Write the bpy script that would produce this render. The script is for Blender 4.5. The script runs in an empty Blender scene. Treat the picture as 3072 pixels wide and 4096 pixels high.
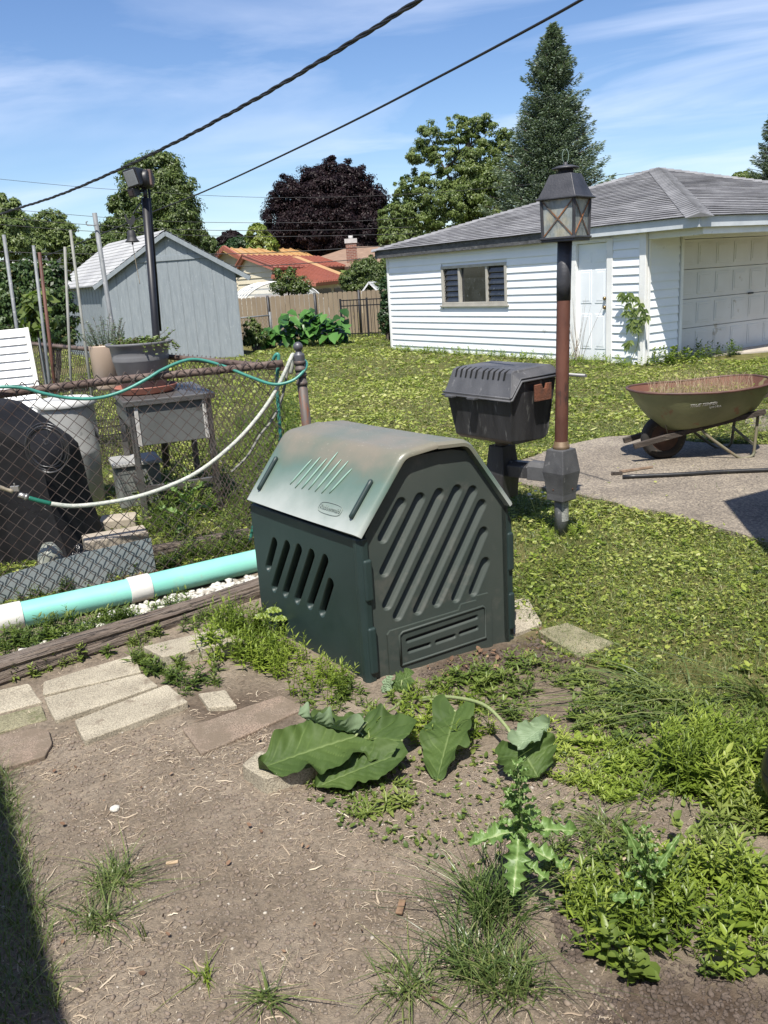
import bpy, bmesh, math, random
import numpy as np
from mathutils import Vector, Matrix
rad = math.radians
RS = np.random.RandomState(7); random.seed(7)
sc = bpy.context.scene; COL = sc.collection
# ------------------------------------------------------------------ camera, sky, sun, exposure
FPX = 3400.0; CAM_H = 1.65; ROLL = rad(3.57); PITCH = rad(15.4)
Fv = np.array([0, math.cos(PITCH), -math.sin(PITCH)]); U0 = np.array([0, math.sin(PITCH), math.cos(PITCH)]); X0 = np.array([1., 0, 0])
Xv = X0*math.cos(ROLL)-U0*math.sin(ROLL); Uv = X0*math.sin(ROLL)+U0*math.cos(ROLL); Cv = np.array([0, 0, CAM_H])
cam = bpy.data.cameras.new('camera'); co = bpy.data.objects.new('camera', cam); COL.objects.link(co); sc.camera = co
cam.sensor_fit = 'HORIZONTAL'; cam.sensor_width = 36; cam.lens = FPX/3072*36; cam.clip_end = 2000; cam.clip_start = .05
m = Matrix.Identity(4)
for i in range(3): m[i][0] = Xv[i]; m[i][1] = Uv[i]; m[i][2] = -Fv[i]; m[i][3] = Cv[i]
co.matrix_world = m
sc.render.resolution_x = 768; sc.render.resolution_y = 1024
sc.view_settings.view_transform = 'Standard'; sc.view_settings.look = 'None'; sc.view_settings.gamma = 1
sc.view_settings.exposure = 0.66
SUN_EL = rad(60); SUN_D = np.array([-.18, -.98]); SUN_D = SUN_D/np.linalg.norm(SUN_D)   # horizontal direction towards the sun
sl = bpy.data.lights.new('sun', 'SUN'); sl.energy = 5.0; sl.angle = rad(.53); sl.color = (1, .95, .87)
so = bpy.data.objects.new('sun', sl); COL.objects.link(so)
sv = Vector((SUN_D[0]*math.cos(SUN_EL), SUN_D[1]*math.cos(SUN_EL), math.sin(SUN_EL)))
so.rotation_euler = sv.to_track_quat('Z', 'Y').to_euler()
w = bpy.data.worlds.new('World'); sc.world = w; w.use_nodes = True
nt = w.node_tree; N = nt.nodes; L = nt.links; bg = N['Background']; bg.inputs[1].default_value = .078
sky = N.new('ShaderNodeTexSky'); sky.sky_type = 'NISHITA'; sky.sun_disc = False; sky.sun_elevation = SUN_EL
sky.sun_rotation = math.atan2(SUN_D[0], SUN_D[1]); sky.air_density = 1.0; sky.dust_density = .3; sky.ozone_density = 3.6
tc = N.new('ShaderNodeTexCoord'); sep = N.new('ShaderNodeSeparateXYZ'); L.new(tc.outputs['Generated'], sep.inputs[0])
def wmath(op, a, b=None, c=None):
    n = N.new('ShaderNodeMath'); n.operation = op
    for i, x in enumerate((a, b, c)):
        if x is None: continue
        if isinstance(x, (int, float)): n.inputs[i].default_value = x
        else: L.new(x, n.inputs[i])
    return n.outputs[0]
zz = wmath('MAXIMUM', sep.outputs[2], .04); dx = wmath('DIVIDE', sep.outputs[0], wmath('ADD', zz, .12)); dy = wmath('DIVIDE', sep.outputs[1], wmath('ADD', zz, .12))
cmb = N.new('ShaderNodeCombineXYZ')
L.new(wmath('ADD', wmath('MULTIPLY', dx, .55), wmath('MULTIPLY', dy, -.20)), cmb.inputs[0]); L.new(wmath('ADD', wmath('MULTIPLY', dx, .35), wmath('MULTIPLY', dy, 1.1)), cmb.inputs[1])
n1 = N.new('ShaderNodeTexNoise'); n1.inputs['Scale'].default_value = .8; n1.inputs['Detail'].default_value = 9; n1.inputs['Roughness'].default_value = .55; n1.inputs['Distortion'].default_value = .9
L.new(cmb.outputs[0], n1.inputs['Vector'])
n2 = N.new('ShaderNodeTexNoise'); n2.inputs['Scale'].default_value = .45; n2.inputs['Detail'].default_value = 4; L.new(cmb.outputs[0], n2.inputs['Vector'])
cl = wmath('MULTIPLY', wmath('SMOOTH_MIN', wmath('MAXIMUM', wmath('MULTIPLY', wmath('SUBTRACT', n1.outputs[0], .44), 4.2), 0), 1, .2), wmath('MAXIMUM', wmath('MULTIPLY', wmath('SUBTRACT', n2.outputs[0], .38), 4.5), 0))
cl = wmath('MINIMUM', wmath('MULTIPLY', cl, .75), .7)
mx = N.new('ShaderNodeMixRGB'); L.new(cl, mx.inputs[0]); L.new(sky.outputs[0], mx.inputs[1]); mx.inputs[2].default_value = (7.4, 8.0, 9.2, 1)
hs = N.new('ShaderNodeHueSaturation'); hs.inputs['Saturation'].default_value = 1.12; hs.inputs['Hue'].default_value = .508; hs.inputs['Value'].default_value = 1.22
L.new(mx.outputs[0], hs.inputs['Color']); L.new(hs.outputs[0], bg.inputs[0])
# ------------------------------------------------------------------ photograph -> place
S = 3072/1659
def ray(u, v): return (u*S-1536)/FPX*Xv-(v*S-2048)/FPX*Uv+Fv
def G(u, v, z=0.0):
    r = ray(u, v); t = (z-CAM_H)/r[2]; return Cv+t*r
def AT(u, v, y):
    r = ray(u, v); return Cv+r*y/r[1]
def HIT(u, v, P, d):
    r = ray(u, v); M_ = np.array([[r[0], -d[0]], [r[1], -d[1]]]); t, s = np.linalg.solve(M_, np.array(P)[:2]-Cv[:2]); return s, CAM_H+t*r[2]
def V(*a): return np.array(a, float)
def nrm(a): return a/np.linalg.norm(a)
# ------------------------------------------------------------------ materials
MATS = {}
def newmat(name):
    m = bpy.data.materials.new(name); m.use_nodes = True; return m, m.node_tree.nodes, m.node_tree.links, m.node_tree.nodes['Principled BSDF']
def noise(N, L, vec, scale, detail=4, rough=.55, dist=0):
    n = N.new('ShaderNodeTexNoise'); n.inputs['Scale'].default_value = scale; n.inputs['Detail'].default_value = detail
    n.inputs['Roughness'].default_value = rough; n.inputs['Distortion'].default_value = dist; L.new(vec, n.inputs['Vector']); return n.outputs[0]
def ramp(N, L, fac, stops):
    r = N.new('ShaderNodeValToRGB'); e = r.color_ramp.elements
    while len(e) < len(stops): e.new(.5)
    for i, (p, c) in enumerate(stops): e[i].position = p; e[i].color = (*c, 1) if len(c) == 3 else c
    L.new(fac, r.inputs[0]); return r.outputs[0]
def mixc(N, L, f, a, b, mode='MIX'):
    n = N.new('ShaderNodeMixRGB'); n.blend_type = mode
    for i, x in enumerate((f, a, b)):
        if isinstance(x, (int, float)): n.inputs[i].default_value = x
        elif isinstance(x, tuple): n.inputs[i].default_value = (*x, 1)
        else: L.new(x, n.inputs[i])
    return n.outputs[0]
def mp(N, L, vec, scale=(1, 1, 1), rot=(0, 0, 0), loc=(0, 0, 0)):
    n = N.new('ShaderNodeMapping'); n.inputs['Scale'].default_value = scale; n.inputs['Rotation'].default_value = rot; n.inputs['Location'].default_value = loc
    L.new(vec, n.inputs[0]); return n.outputs[0]
def surf(name, c1, c2=None, scale=6, c3=None, s3=25, t3=.6, w3=.06, rough=.6, metal=0, bump=0, bscale=80, stretch=(1, 1, 1), spec=.5, det=5, bdist=.01, r2=None):
    """base colour c1<->c2 by noise, patches of c3, bump"""
    if name in MATS: return MATS[name]
    m, N, L, P = newmat(name); tc = N.new('ShaderNodeTexCoord'); vec = tc.outputs['Object']
    if stretch != (1, 1, 1): vec = mp(N, L, vec, stretch)
    c2 = c2 or tuple(x*.75 for x in c1)
    col = ramp(N, L, noise(N, L, vec, scale, det), [(.35, c1), (.65, c2)])
    if c3:
        f = ramp(N, L, noise(N, L, mp(N, L, vec, loc=(3.1, 1.7, 5.2)), s3, 6, .65), [(t3, (0, 0, 0)), (t3+w3, (1, 1, 1))]); col = mixc(N, L, f, col, c3)
    L.new(col, P.inputs['Base Color']); P.inputs['Roughness'].default_value = rough; P.inputs['Metallic'].default_value = metal
    P.inputs['Specular IOR Level'].default_value = spec
    if r2 is not None:
        rr = ramp(N, L, noise(N, L, vec, scale*2, 5), [(.3, (rough,)*3), (.7, (r2,)*3)]); L.new(rr, P.inputs['Roughness'])
    if bump:
        b = N.new('ShaderNodeBump'); b.inputs['Strength'].default_value = bump; b.inputs['Distance'].default_value = bdist
        L.new(noise(N, L, vec, bscale, 4, .6), b.inputs['Height']); L.new(b.outputs[0], P.inputs['Normal'])
    MATS[name] = m; return m
def leafmat(name, cols, trans=.3, rough=.45, spec=.4, nscale=0):
    if name in MATS: return MATS[name]
    m, N, L, P = newmat(name); at = N.new('ShaderNodeAttribute'); at.attribute_name = 'tint'
    k = len(cols)-1; col = ramp(N, L, at.outputs['Fac'], [(i/k, c) for i, c in enumerate(cols)])
    L.new(col, P.inputs['Base Color']); P.inputs['Roughness'].default_value = rough; P.inputs['Specular IOR Level'].default_value = spec
    t = N.new('ShaderNodeBsdfTranslucent'); L.new(mixc(N, L, 1, col, (1.0, 1.25, .45), 'MULTIPLY'), t.inputs[0])
    mx = N.new('ShaderNodeMixShader'); mx.inputs[0].default_value = trans; L.new(P.outputs[0], mx.inputs[1]); L.new(t.outputs[0], mx.inputs[2])
    L.new(mx.outputs[0], N['Material Output'].inputs[0]); MATS[name] = m; return m
# ------------------------------------------------------------------ mesh helpers
def tag(o, label=None, cat=None, group=None, kind=None):
    if label: o['label'] = label
    if cat: o['category'] = cat
    if group: o['group'] = group
    if kind: o['kind'] = kind
    return o
class MB:
    def __init__(s): s.v = []; s.f = []; s.sm = []
    def add(s, vs, fs, smooth=False):
        b = len(s.v); s.v += [tuple(map(float, x)) for x in vs]; s.f += [tuple(b+i for i in f) for f in fs]; s.sm += [smooth]*len(fs); return s
    def box(s, c, d, R=None):
        c = np.array(c, float); h = np.array(d, float)/2; vs = []
        for z in (-1, 1):
            for y in (-1, 1):
                for x in (-1, 1):
                    p = V(x, y, z)*h
                    if R is not None: p = R@p
                    vs.append(c+p)
        return s.add(vs, [(0, 2, 3, 1), (4, 5, 7, 6), (0, 1, 5, 4), (2, 6, 7, 3), (0, 4, 6, 2), (1, 3, 7, 5)])
    def bar(s, a, b, w, h, up=(0, 0, 1)):
        a = np.array(a, float); b = np.array(b, float); d = b-a; ln = np.linalg.norm(d); d /= ln; up = np.array(up, float)
        x = np.cross(d, up)
        if np.linalg.norm(x) < 1e-5: x = np.cross(d, V(1, 0, 0))
        x = nrm(x); y = np.cross(x, d); return s.box((a+b)/2, (w, ln, h), np.stack([x, d, y], 1))
    def tube(s, pts, r, n=8, caps=True, smooth=True):
        pts = [np.array(p, float) for p in pts]; k = len(pts); rs = r if hasattr(r, '__len__') else [r]*k
        T = [nrm(pts[min(i+1, k-1)]-pts[max(i-1, 0)]) for i in range(k)]
        a = V(0, 0, 1) if abs(T[0][2]) < .9 else V(1, 0, 0); x = nrm(np.cross(T[0], a)); vs = []
        for i in range(k):
            x = x-T[i]*(x@T[i]); x = nrm(x); y = np.cross(T[i], x)
            for j in range(n):
                t = 2*math.pi*j/n; vs.append(pts[i]+rs[i]*(math.cos(t)*x+math.sin(t)*y))
        fs = [(i*n+j, i*n+(j+1) % n, (i+1)*n+(j+1) % n, (i+1)*n+j) for i in range(k-1) for j in range(n)]
        s.add(vs, fs, smooth)
        if caps:
            b = len(s.v)-k*n; s.f += [tuple(b+j for j in reversed(range(n))), tuple(b+(k-1)*n+j for j in range(n))]; s.sm += [False, False]
        return s
    def lathe(s, prof, c=(0, 0, 0), n=24, smooth=True, R=None):
        c = np.array(c, float); k = len(prof); vs = []
        for r, z in prof:
            for j in range(n):
                t = 2*math.pi*j/n; p = V(r*math.cos(t), r*math.sin(t), z)
                if R is not None: p = R@p
                vs.append(c+p)
        fs = [(i*n+j, i*n+(j+1) % n, (i+1)*n+(j+1) % n, (i+1)*n+j) for i in range(k-1) for j in range(n)]
        s.add(vs, fs, smooth); return s
    def prism(s, poly, fn, d0, d1):
        """2D poly (s,z); fn(s,z,d) -> 3D"""
        k = len(poly); vs = [fn(a, b, d0) for a, b in poly]+[fn(a, b, d1) for a, b in poly]
        return s.add(vs, [tuple(range(k)), tuple(reversed(range(k, 2*k)))]+[(i, i+k, (i+1) % k+k, (i+1) % k) for i in range(k)])
    def build(s, name, mat, parent=None, bevel=0, seg=2, loc=None):
        me = bpy.data.meshes.new(name); me.from_pydata(s.v, [], s.f); me.materials.append(mat)
        me.polygons.foreach_set('use_smooth', s.sm); me.update()
        bm = bmesh.new(); bm.from_mesh(me); bmesh.ops.recalc_face_normals(bm, faces=bm.faces); bm.to_mesh(me); bm.free()
        o = bpy.data.objects.new(name, me); COL.objects.link(o)
        if parent is not None: o.parent = parent
        if loc is not None: o.location = loc
        if bevel:
            b = o.modifiers.new('bevel', 'BEVEL'); b.width = bevel; b.segments = seg; b.limit_method = 'ANGLE'; b.angle_limit = rad(35); b.harden_normals = False
        return o
def rotz(a): c, s_ = math.cos(a), math.sin(a); return np.array([[c, -s_, 0], [s_, c, 0], [0, 0, 1.]])
def thing(name, label, cat, loc=(0, 0, 0), rz=0, group=None, kind=None):
    o = bpy.data.objects.new(name, None); COL.objects.link(o); o.location = loc; o.rotation_euler = (0, 0, rz); o.empty_display_size = .1
    return tag(o, label, cat, group, kind)
def npmesh(name, Vv, Ff, mat, tint=None, parent=None, loc=None, smooth=False, attrs=None):
    Vv = np.asarray(Vv, np.float32); Ff = np.asarray(Ff, np.int32); k = Ff.shape[1]
    me = bpy.data.meshes.new(name); me.vertices.add(len(Vv)); me.vertices.foreach_set('co', Vv.ravel())
    me.loops.add(Ff.size); me.loops.foreach_set('vertex_index', Ff.ravel()); me.polygons.add(len(Ff))
    me.polygons.foreach_set('loop_start', np.arange(len(Ff), dtype=np.int32)*k)
    if smooth: me.polygons.foreach_set('use_smooth', np.ones(len(Ff), bool))
    me.update(); me.validate()
    al = dict(attrs or {})
    if tint is not None: al['tint'] = tint
    for nm, ar in al.items():
        a = me.attributes.new(nm, 'FLOAT', 'POINT'); a.data.foreach_set('value', np.asarray(ar, np.float32))
    me.materials.append(mat); o = bpy.data.objects.new(name, me); COL.objects.link(o)
    if parent is not None: o.parent = parent
    if loc is not None: o.location = loc
    return o
def spline(pts, k=8):
    P = [np.array(p, float) for p in pts]; P = [2*P[0]-P[1]]+P+[2*P[-1]-P[-2]]; out = []
    for i in range(1, len(P)-2):
        for j in range(k):
            t = j/k; a, b, c, d = P[i-1:i+3]; out.append(.5*((2*b)+(-a+c)*t+(2*a-5*b+4*c-d)*t*t+(-a+3*b-3*c+d)*t**3))
    out.append(P[-2]); return out
def inpoly(x, y, poly):
    poly = np.asarray(poly); r = np.zeros(len(x), bool); j = len(poly)-1
    for i in range(len(poly)):
        xi, yi = poly[i][:2]; xj, yj = poly[j][:2]
        if abs(yj-yi) > 1e-9: r ^= ((yi > y) != (yj > y)) & (x < (xj-xi)*(y-yi)/(yj-yi)+xi)
        j = i
    return r
def GP(px): return [tuple(G(u, v)[:2]) for u, v in px]
def vn(x, y, f=1.0, seed=0):
    """value noise 0..1"""
    x = np.asarray(x)*f; y = np.asarray(y)*f; xi = np.floor(x).astype(int); yi = np.floor(y).astype(int); fx = x-xi; fy = y-yi
    fx = fx*fx*(3-2*fx); fy = fy*fy*(3-2*fy)
    def h(a, b):
        n = (a*374761393+b*668265263+seed*1442695041) & 0xffffffff; n = ((n ^ (n >> 13))*1274126177) & 0xffffffff; return ((n ^ (n >> 16)) & 0xffff)/65535.
    return (h(xi, yi)*(1-fx)+h(xi+1, yi)*fx)*(1-fy)+(h(xi, yi+1)*(1-fx)+h(xi+1, yi+1)*fx)*fy
def fbm(x, y, f=1., o=4, seed=0): return sum(vn(x, y, f*2**i, seed+i)*.5**(i+1) for i in range(o))/(1-.5**o)
def unit(a): return a/(np.linalg.norm(a, axis=1, keepdims=True)+1e-9)
LEAF8 = (np.array([[0, 0, 0], [.3, -.42, .1], [.3, 0, -.04], [.3, .42, .1], [.68, -.34, .09], [.68, 0, -.05], [.68, .34, .09], [1, 0, 0]]),
         np.array([[0, 1, 2], [0, 2, 3], [1, 4, 5], [1, 5, 2], [2, 5, 6], [2, 6, 3], [4, 7, 5], [5, 7, 6]]))
LEAF4 = (np.array([[0, 0, 0], [.45, -.5, .0], [1, 0, -.08], [.45, .5, .06]]), np.array([[0, 1, 2, 3]]))
def leaves(P, D, Nn, ln, wd, tint, tpl=LEAF8, droop=0.0):
    """P base pts, D direction, Nn approx normal -> V,F,tint"""
    D = unit(D); Sd = unit(np.cross(Nn, D)); Up = np.cross(D, Sd); T, F = tpl; n = len(P)
    ln = np.broadcast_to(ln, (n,)); wd = np.broadcast_to(wd, (n,)); dr = np.broadcast_to(droop, (n,))
    Vv = P[:, None]+D[:, None]*(T[None, :, 0:1]*ln[:, None, None])+Sd[:, None]*(T[None, :, 1:2]*wd[:, None, None])+Up[:, None]*(T[None, :, 2:3]*wd[:, None, None])
    Vv[:, :, 2] -= (T[None, :, 0]**2)*(dr*ln)[:, None]
    Fv_ = F[None]+(np.arange(n)*len(T))[:, None, None]
    return Vv.reshape(-1, 3), Fv_.reshape(-1, F.shape[1]), np.repeat(tint, len(T))
def blades(P, D, H, wd, bend, tint, seg=3):
    """grass blades: P base, D horizontal lean dir (n,2), H height"""
    n = len(P); t = np.linspace(0, 1, seg+1); A = RS.rand(n)*6.28; sx = np.cos(A); sy = np.sin(A)
    out = []
    for k, tt in enumerate(t):
        w_ = wd*(1-tt**1.5)*.5+.0002; off = D*(bend*H*tt**2)[:, None]; z = P[:, 2]+H*tt*(1-.35*bend*tt)
        for sgn in (-1, 1): out.append(np.stack([P[:, 0]+off[:, 0]+sgn*w_*sx, P[:, 1]+off[:, 1]+sgn*w_*sy, z], 1))
    Vv = np.stack(out, 1); k = 2*(seg+1)
    F = np.array([[2*i, 2*i+1, 2*i+3, 2*i+2] for i in range(seg)]); Ff = F[None]+(np.arange(n)*k)[:, None, None]
    return Vv.reshape(-1, 3), Ff.reshape(-1, 4), np.repeat(tint, k)
def merge(lst):
    Vs, Fs, Ts = [], [], []; b = 0
    for v, f, t in lst: Vs.append(v); Fs.append(f+b); Ts.append(t); b += len(v)
    return np.concatenate(Vs), np.concatenate(Fs), np.concatenate(Ts)
def scatter(poly, n):
    poly = np.array(poly)[:, :2]; a = poly.min(0); b = poly.max(0); out = []; c = 0
    while c < n:
        p = a+RS.rand(max(n*2, 64), 2)*(b-a); p = p[inpoly(p[:, 0], p[:, 1], poly)]; out.append(p); c += len(p)
        if len(p) == 0 and len(out) > 20: break
    return np.concatenate(out)[:n]
def rdir(n, up=.3):
    a = RS.rand(n)*6.283; return np.stack([np.cos(a), np.sin(a), RS.uniform(-.1, 1, n)*up], 1)
# ------------------------------------------------------------------ ground, patio, driveway
PATIO = [(1085, 1035), (1110, 1000), (1231, 961), (1300, 947), (1365, 942), (1420, 948), (1485, 955), (1560, 962), (1720, 963), (1720, 1196), (1633, 1167), (1560, 1148), (1499, 1131), (1430, 1112), (1365, 1100), (1300, 1082), (1248, 1069), (1190, 1062)]
PATIO_G = GP(PATIO)
LAWN_G = [(-60, 200), (-60, 7.2), (-3.6, 8.0)]+GP([(560, 1010), (640, 1000), (1000, 1000), (1100, 1330), (1150, 1395), (1300, 1440), (1420, 1500), (1560, 1545), (1720, 1590), (1800, 1300)])+[(60, 6), (60, 200)]
BACK_G = [(-9, 10), (-6, 4.2)]+GP([(-60, 1322), (300, 1262), (545, 1190), (640, 1010)])+[(-.5, 7.9), (-2, 9)]
CLIP_G = GP([(780, 1490), (900, 1480), (1200, 1400), (1659, 1500), (1720, 1700), (1480, 1640), (1250, 1600), (1180, 1560), (1000, 1620), (850, 1560)])
def soft(x, y, poly, wob=.12, n=9):
    acc = np.zeros(len(x))
    for k in range(n):
        ox = (fbm(x+k*7, y, 2.2, 3, 11+k)-.5)*wob*4; oy = (fbm(x, y+k*5, 2.2, 3, 31+k)-.5)*wob*4
        acc += inpoly(x+ox, y+oy, poly)
    return acc/n
def axis(dense0, dense1, st, lo, hi):
    a = list(np.arange(dense0, dense1, st)); s = st; x = a[-1]
    while x < hi: s *= 1.14; x += s; a.append(x)
    s = st; x = a[0]
    while x > lo: s *= 1.14; x -= s; a.insert(0, x)
    return np.array(a)
def gheight(x, y):
    z = (fbm(x, y, 1.2, 3, 5)-.5)*.05+(fbm(x, y, 9, 4, 9)-.5)*.018+(fbm(x, y, 24, 2, 19)-.5)*.008
    z += .05*np.exp(-(((x-.55)/.28)**2+((y-3.3)/.16)**2))           # mound of compost soil at the foot of the bin
    z -= .03*np.exp(-(((x-.55)/.12)**2+((y-1.93)/.1)**2))
    z = np.where(y > 10, z*.6, z)
    near = inpoly(x, y, PATIO_G)
    return np.where(near, -.012, z)-.006
gx = axis(-2.6, 2.6, .02, -400, 400); gy = axis(1.2, 6.0, .02, -20, 600)
GX, GY = np.meshgrid(gx, gy); fx, fy = GX.ravel(), GY.ravel(); gz = gheight(fx, fy)
nx, ny = len(gx), len(gy); idx = np.arange(nx*ny).reshape(ny, nx)
Ff = np.stack([idx[:-1, :-1].ravel(), idx[:-1, 1:].ravel(), idx[1:, 1:].ravel(), idx[1:, :-1].ravel()], 1)
lawn = np.maximum(soft(fx, fy, LAWN_G), .8*soft(fx, fy, BACK_G)); lawn = np.maximum(lawn, (fy > 12)*1.0)
clip = soft(fx, fy, CLIP_G)
MOUND_G = GP([(900, 1440), (1100, 1385), (1200, 1350), (1300, 1400), (1340, 1440), (1180, 1460), (1000, 1490)])
dark = np.maximum(soft(fx, fy, MOUND_G), soft(fx, fy, GP([(1290, 2130), (1420, 2060), (1640, 2090), (1700, 2230), (1250, 2230)])))
dark = np.maximum(dark, .8*soft(fx, fy, GP([(460, 1490), (620, 1500), (660, 1560), (500, 1600), (440, 1540)])))
m, N, L, P = newmat('soil and turf'); tc = N.new('ShaderNodeTexCoord'); vec = tc.outputs['Object']
def att(n): a = N.new('ShaderNodeAttribute'); a.attribute_name = n; return a.outputs['Fac']
s1 = ramp(N, L, noise(N, L, vec, 2.2, 6, .6), [(.3, (.158, .126, .093)), (.5, (.223, .183, .138)), (.72, (.298, .248, .192))])
s2 = ramp(N, L, noise(N, L, vec, 60, 5, .7), [(.3, (.45, .45, .45)), (.5, (1, 1, 1)), (.75, (1.35, 1.32, 1.28))]); s1 = mixc(N, L, .9, s1, s2, 'MULTIPLY'); s1 = mixc(N, L, ramp(N, L, noise(N, L, vec, 7, 6, .7), [(.5, (0, 0, 0)), (.7, (.55,)*3)]), s1, (.10, .078, .058))
pb = N.new('ShaderNodeTexVoronoi'); pb.inputs['Scale'].default_value = 90; L.new(vec, pb.inputs['Vector'])
pf = ramp(N, L, pb.outputs['Distance'], [(.10, (1, 1, 1)), (.16, (0, 0, 0))]); pm = mixc(N, L, 1, pf, ramp(N, L, noise(N, L, vec, 14, 3), [(.5, (0, 0, 0)), (.62, (1, 1, 1))]), 'MULTIPLY')
s1 = mixc(N, L, pm, s1, (.48, .43, .36))
dk = ramp(N, L, noise(N, L, vec, 35, 5, .7), [(.3, (.035, .025, .018)), (.7, (.13, .095, .07))]); s1 = mixc(N, L, att('dark'), s1, dk)
lw = ramp(N, L, noise(N, L, vec, 3, 6, .65), [(.3, (.075, .075, .025)), (.5, (.13, .125, .045)), (.7, (.19, .16, .075))])
lw = mixc(N, L, .7, lw, ramp(N, L, noise(N, L, vec, 45, 4, .7), [(.3, (.4, .4, .4)), (.7, (1.4, 1.4, 1.3))]), 'MULTIPLY')
L.new(mixc(N, L, att('lawn'), s1, lw), P.inputs['Base Color']); P.inputs['Roughness'].default_value = .95; P.inputs['Specular IOR Level'].default_value = .15
b = N.new('ShaderNodeBump'); b.inputs['Strength'].default_value = 1; b.inputs['Distance'].default_value = .007
hh = N.new('ShaderNodeMath'); hh.operation = 'ADD'; L.new(noise(N, L, vec, 55, 6, .7), hh.inputs[0])
vb = N.new('ShaderNodeTexVoronoi'); vb.inputs['Scale'].default_value = 45; L.new(vec, vb.inputs['Vector']); L.new(noise(N, L, vec, 180, 5, .7), hh.inputs[1]); L.new(hh.outputs[0], b.inputs['Height']); L.new(b.outputs[0], P.inputs['Normal'])
SOIL = m
o = npmesh('ground', np.stack([fx, fy, gz], 1), Ff, SOIL, smooth=True, attrs={'lawn': lawn, 'dark': dark}); tag(o, kind='structure')
def gh(x, y): return float(gheight(np.array([x]), np.array([y]))[0])
# patio: slab with a ragged edge
def ragged(poly, amp=.02, step=.05, seed=3):
    out = []; k = len(poly)
    for i in range(k):
        a = np.array(poly[i]); b = np.array(poly[(i+1) % k]); n = max(1, int(np.linalg.norm(b-a)/step)); d = nrm(b-a); q = V(-d[1], d[0])
        for j in range(n):
            p = a+(b-a)*j/n; out.append(p+q*(fbm(np.array([p[0]]), np.array([p[1]]), 4, 4, seed)[0]-.5)*amp*4)
    return out
m, N, L, P = newmat('worn exposed aggregate'); tc = N.new('ShaderNodeTexCoord'); vec = tc.outputs['Object']
c = ramp(N, L, noise(N, L, vec, 1.6, 6, .6), [(.3, (.14, .12, .098)), (.55, (.205, .178, .145)), (.75, (.28, .248, .20))])
v1 = N.new('ShaderNodeTexVoronoi'); v1.inputs['Scale'].default_value = 85; L.new(vec, v1.inputs['Vector'])
c = mixc(N, L, .75, c, ramp(N, L, v1.outputs['Color'], [(.1, (.45, .43, .42)), (.5, (.95, .93, .9)), (.9, (1.7, 1.65, 1.5))]), 'MULTIPLY')
c = mixc(N, L, ramp(N, L, noise(N, L, vec, 26, 5, .7), [(.58, (0, 0, 0)), (.66, (.7, .7, .7))]), c, (.06, .052, .045))
L.new(c, P.inputs['Base Color']); P.inputs['Roughness'].default_value = .9
b = N.new('ShaderNodeBump'); b.inputs['Strength'].default_value = .7; b.inputs['Distance'].default_value = .004; L.new(v1.outputs['Distance'], b.inputs['Height']); L.new(b.outputs[0], P.inputs['Normal'])
PATIO_M = m
mb = MB(); mb.prism([tuple(p) for p in ragged(PATIO_G, .03)], lambda a, b, d: V(a, b, d), .012, -.1); tag(mb.build('patio', PATIO_M), kind='structure')
mb = MB(); mb.prism([tuple(p) for p in ragged(GP([(1612, 888), (1760, 880), (1800, 935), (1640, 932), (1610, 912)]), .03)], lambda a, b, d: V(a, b, d), .010, -.1); tag(mb.build('path', PATIO_M), kind='structure')
# ------------------------------------------------------------------ garage
WHITE = surf('white vinyl siding', (.80, .82, .84), (.74, .77, .80), 2, rough=.45, bump=.15, bscale=60, c3=(.55, .56, .54), s3=4, t3=.66)
TRIM = surf('white trim paint', (.80, .80, .78), (.70, .70, .68), 3, rough=.5, c3=(.5, .48, .43), s3=9, t3=.66)
CREAMT = surf('grey beige window frame', (.42, .40, .35), (.34, .32, .28), 5, rough=.5)
O2 = V(4.44, 14.144); GA = V(-.535, .845); GD = V(.845, .535)
def shingle(name, c1, c2, c3, rowh=.14, vec_rot=0):
    m, N, L, P = newmat(name); tc = N.new('ShaderNodeTexCoord'); vec = tc.outputs['UV']
    br = N.new('ShaderNodeTexBrick'); br.inputs['Scale'].default_value = 1; br.inputs['Brick Width'].default_value = .33; br.inputs['Row Height'].default_value = rowh
    br.inputs['Mortar Size'].default_value = .006; br.inputs['Mortar Smooth'].default_value = .3; br.inputs['Bias'].default_value = 0
    br.inputs['Color1'].default_value = (*c1, 1); br.inputs['Color2'].default_value = (*c2, 1); br.inputs['Mortar'].default_value = (.04, .04, .04, 1); L.new(vec, br.inputs[0])
    c = mixc(N, L, ramp(N, L, noise(N, L, mp(N, L, vec, (1.2, 5, 1)), 1.3, 5, .7), [(.45, (0, 0, 0)), (.62, (1, 1, 1))]), br.outputs[0], c3)
    c = mixc(N, L, .6, c, ramp(N, L, noise(N, L, vec, 40, 4, .7), [(.3, (.55, .55, .55)), (.7, (1.35, 1.35, 1.35))]), 'MULTIPLY')
    L.new(c, P.inputs['Base Color']); P.inputs['Roughness'].default_value = .92; P.inputs['Specular IOR Level'].default_value = .2
    b = N.new('ShaderNodeBump'); b.inputs['Strength'].default_value = .6; b.inputs['Distance'].default_value = .01; L.new(br.outputs['Fac'], b.inputs['Height']); b.invert = True; L.new(b.outputs[0], P.inputs['Normal'])
    return m
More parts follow.
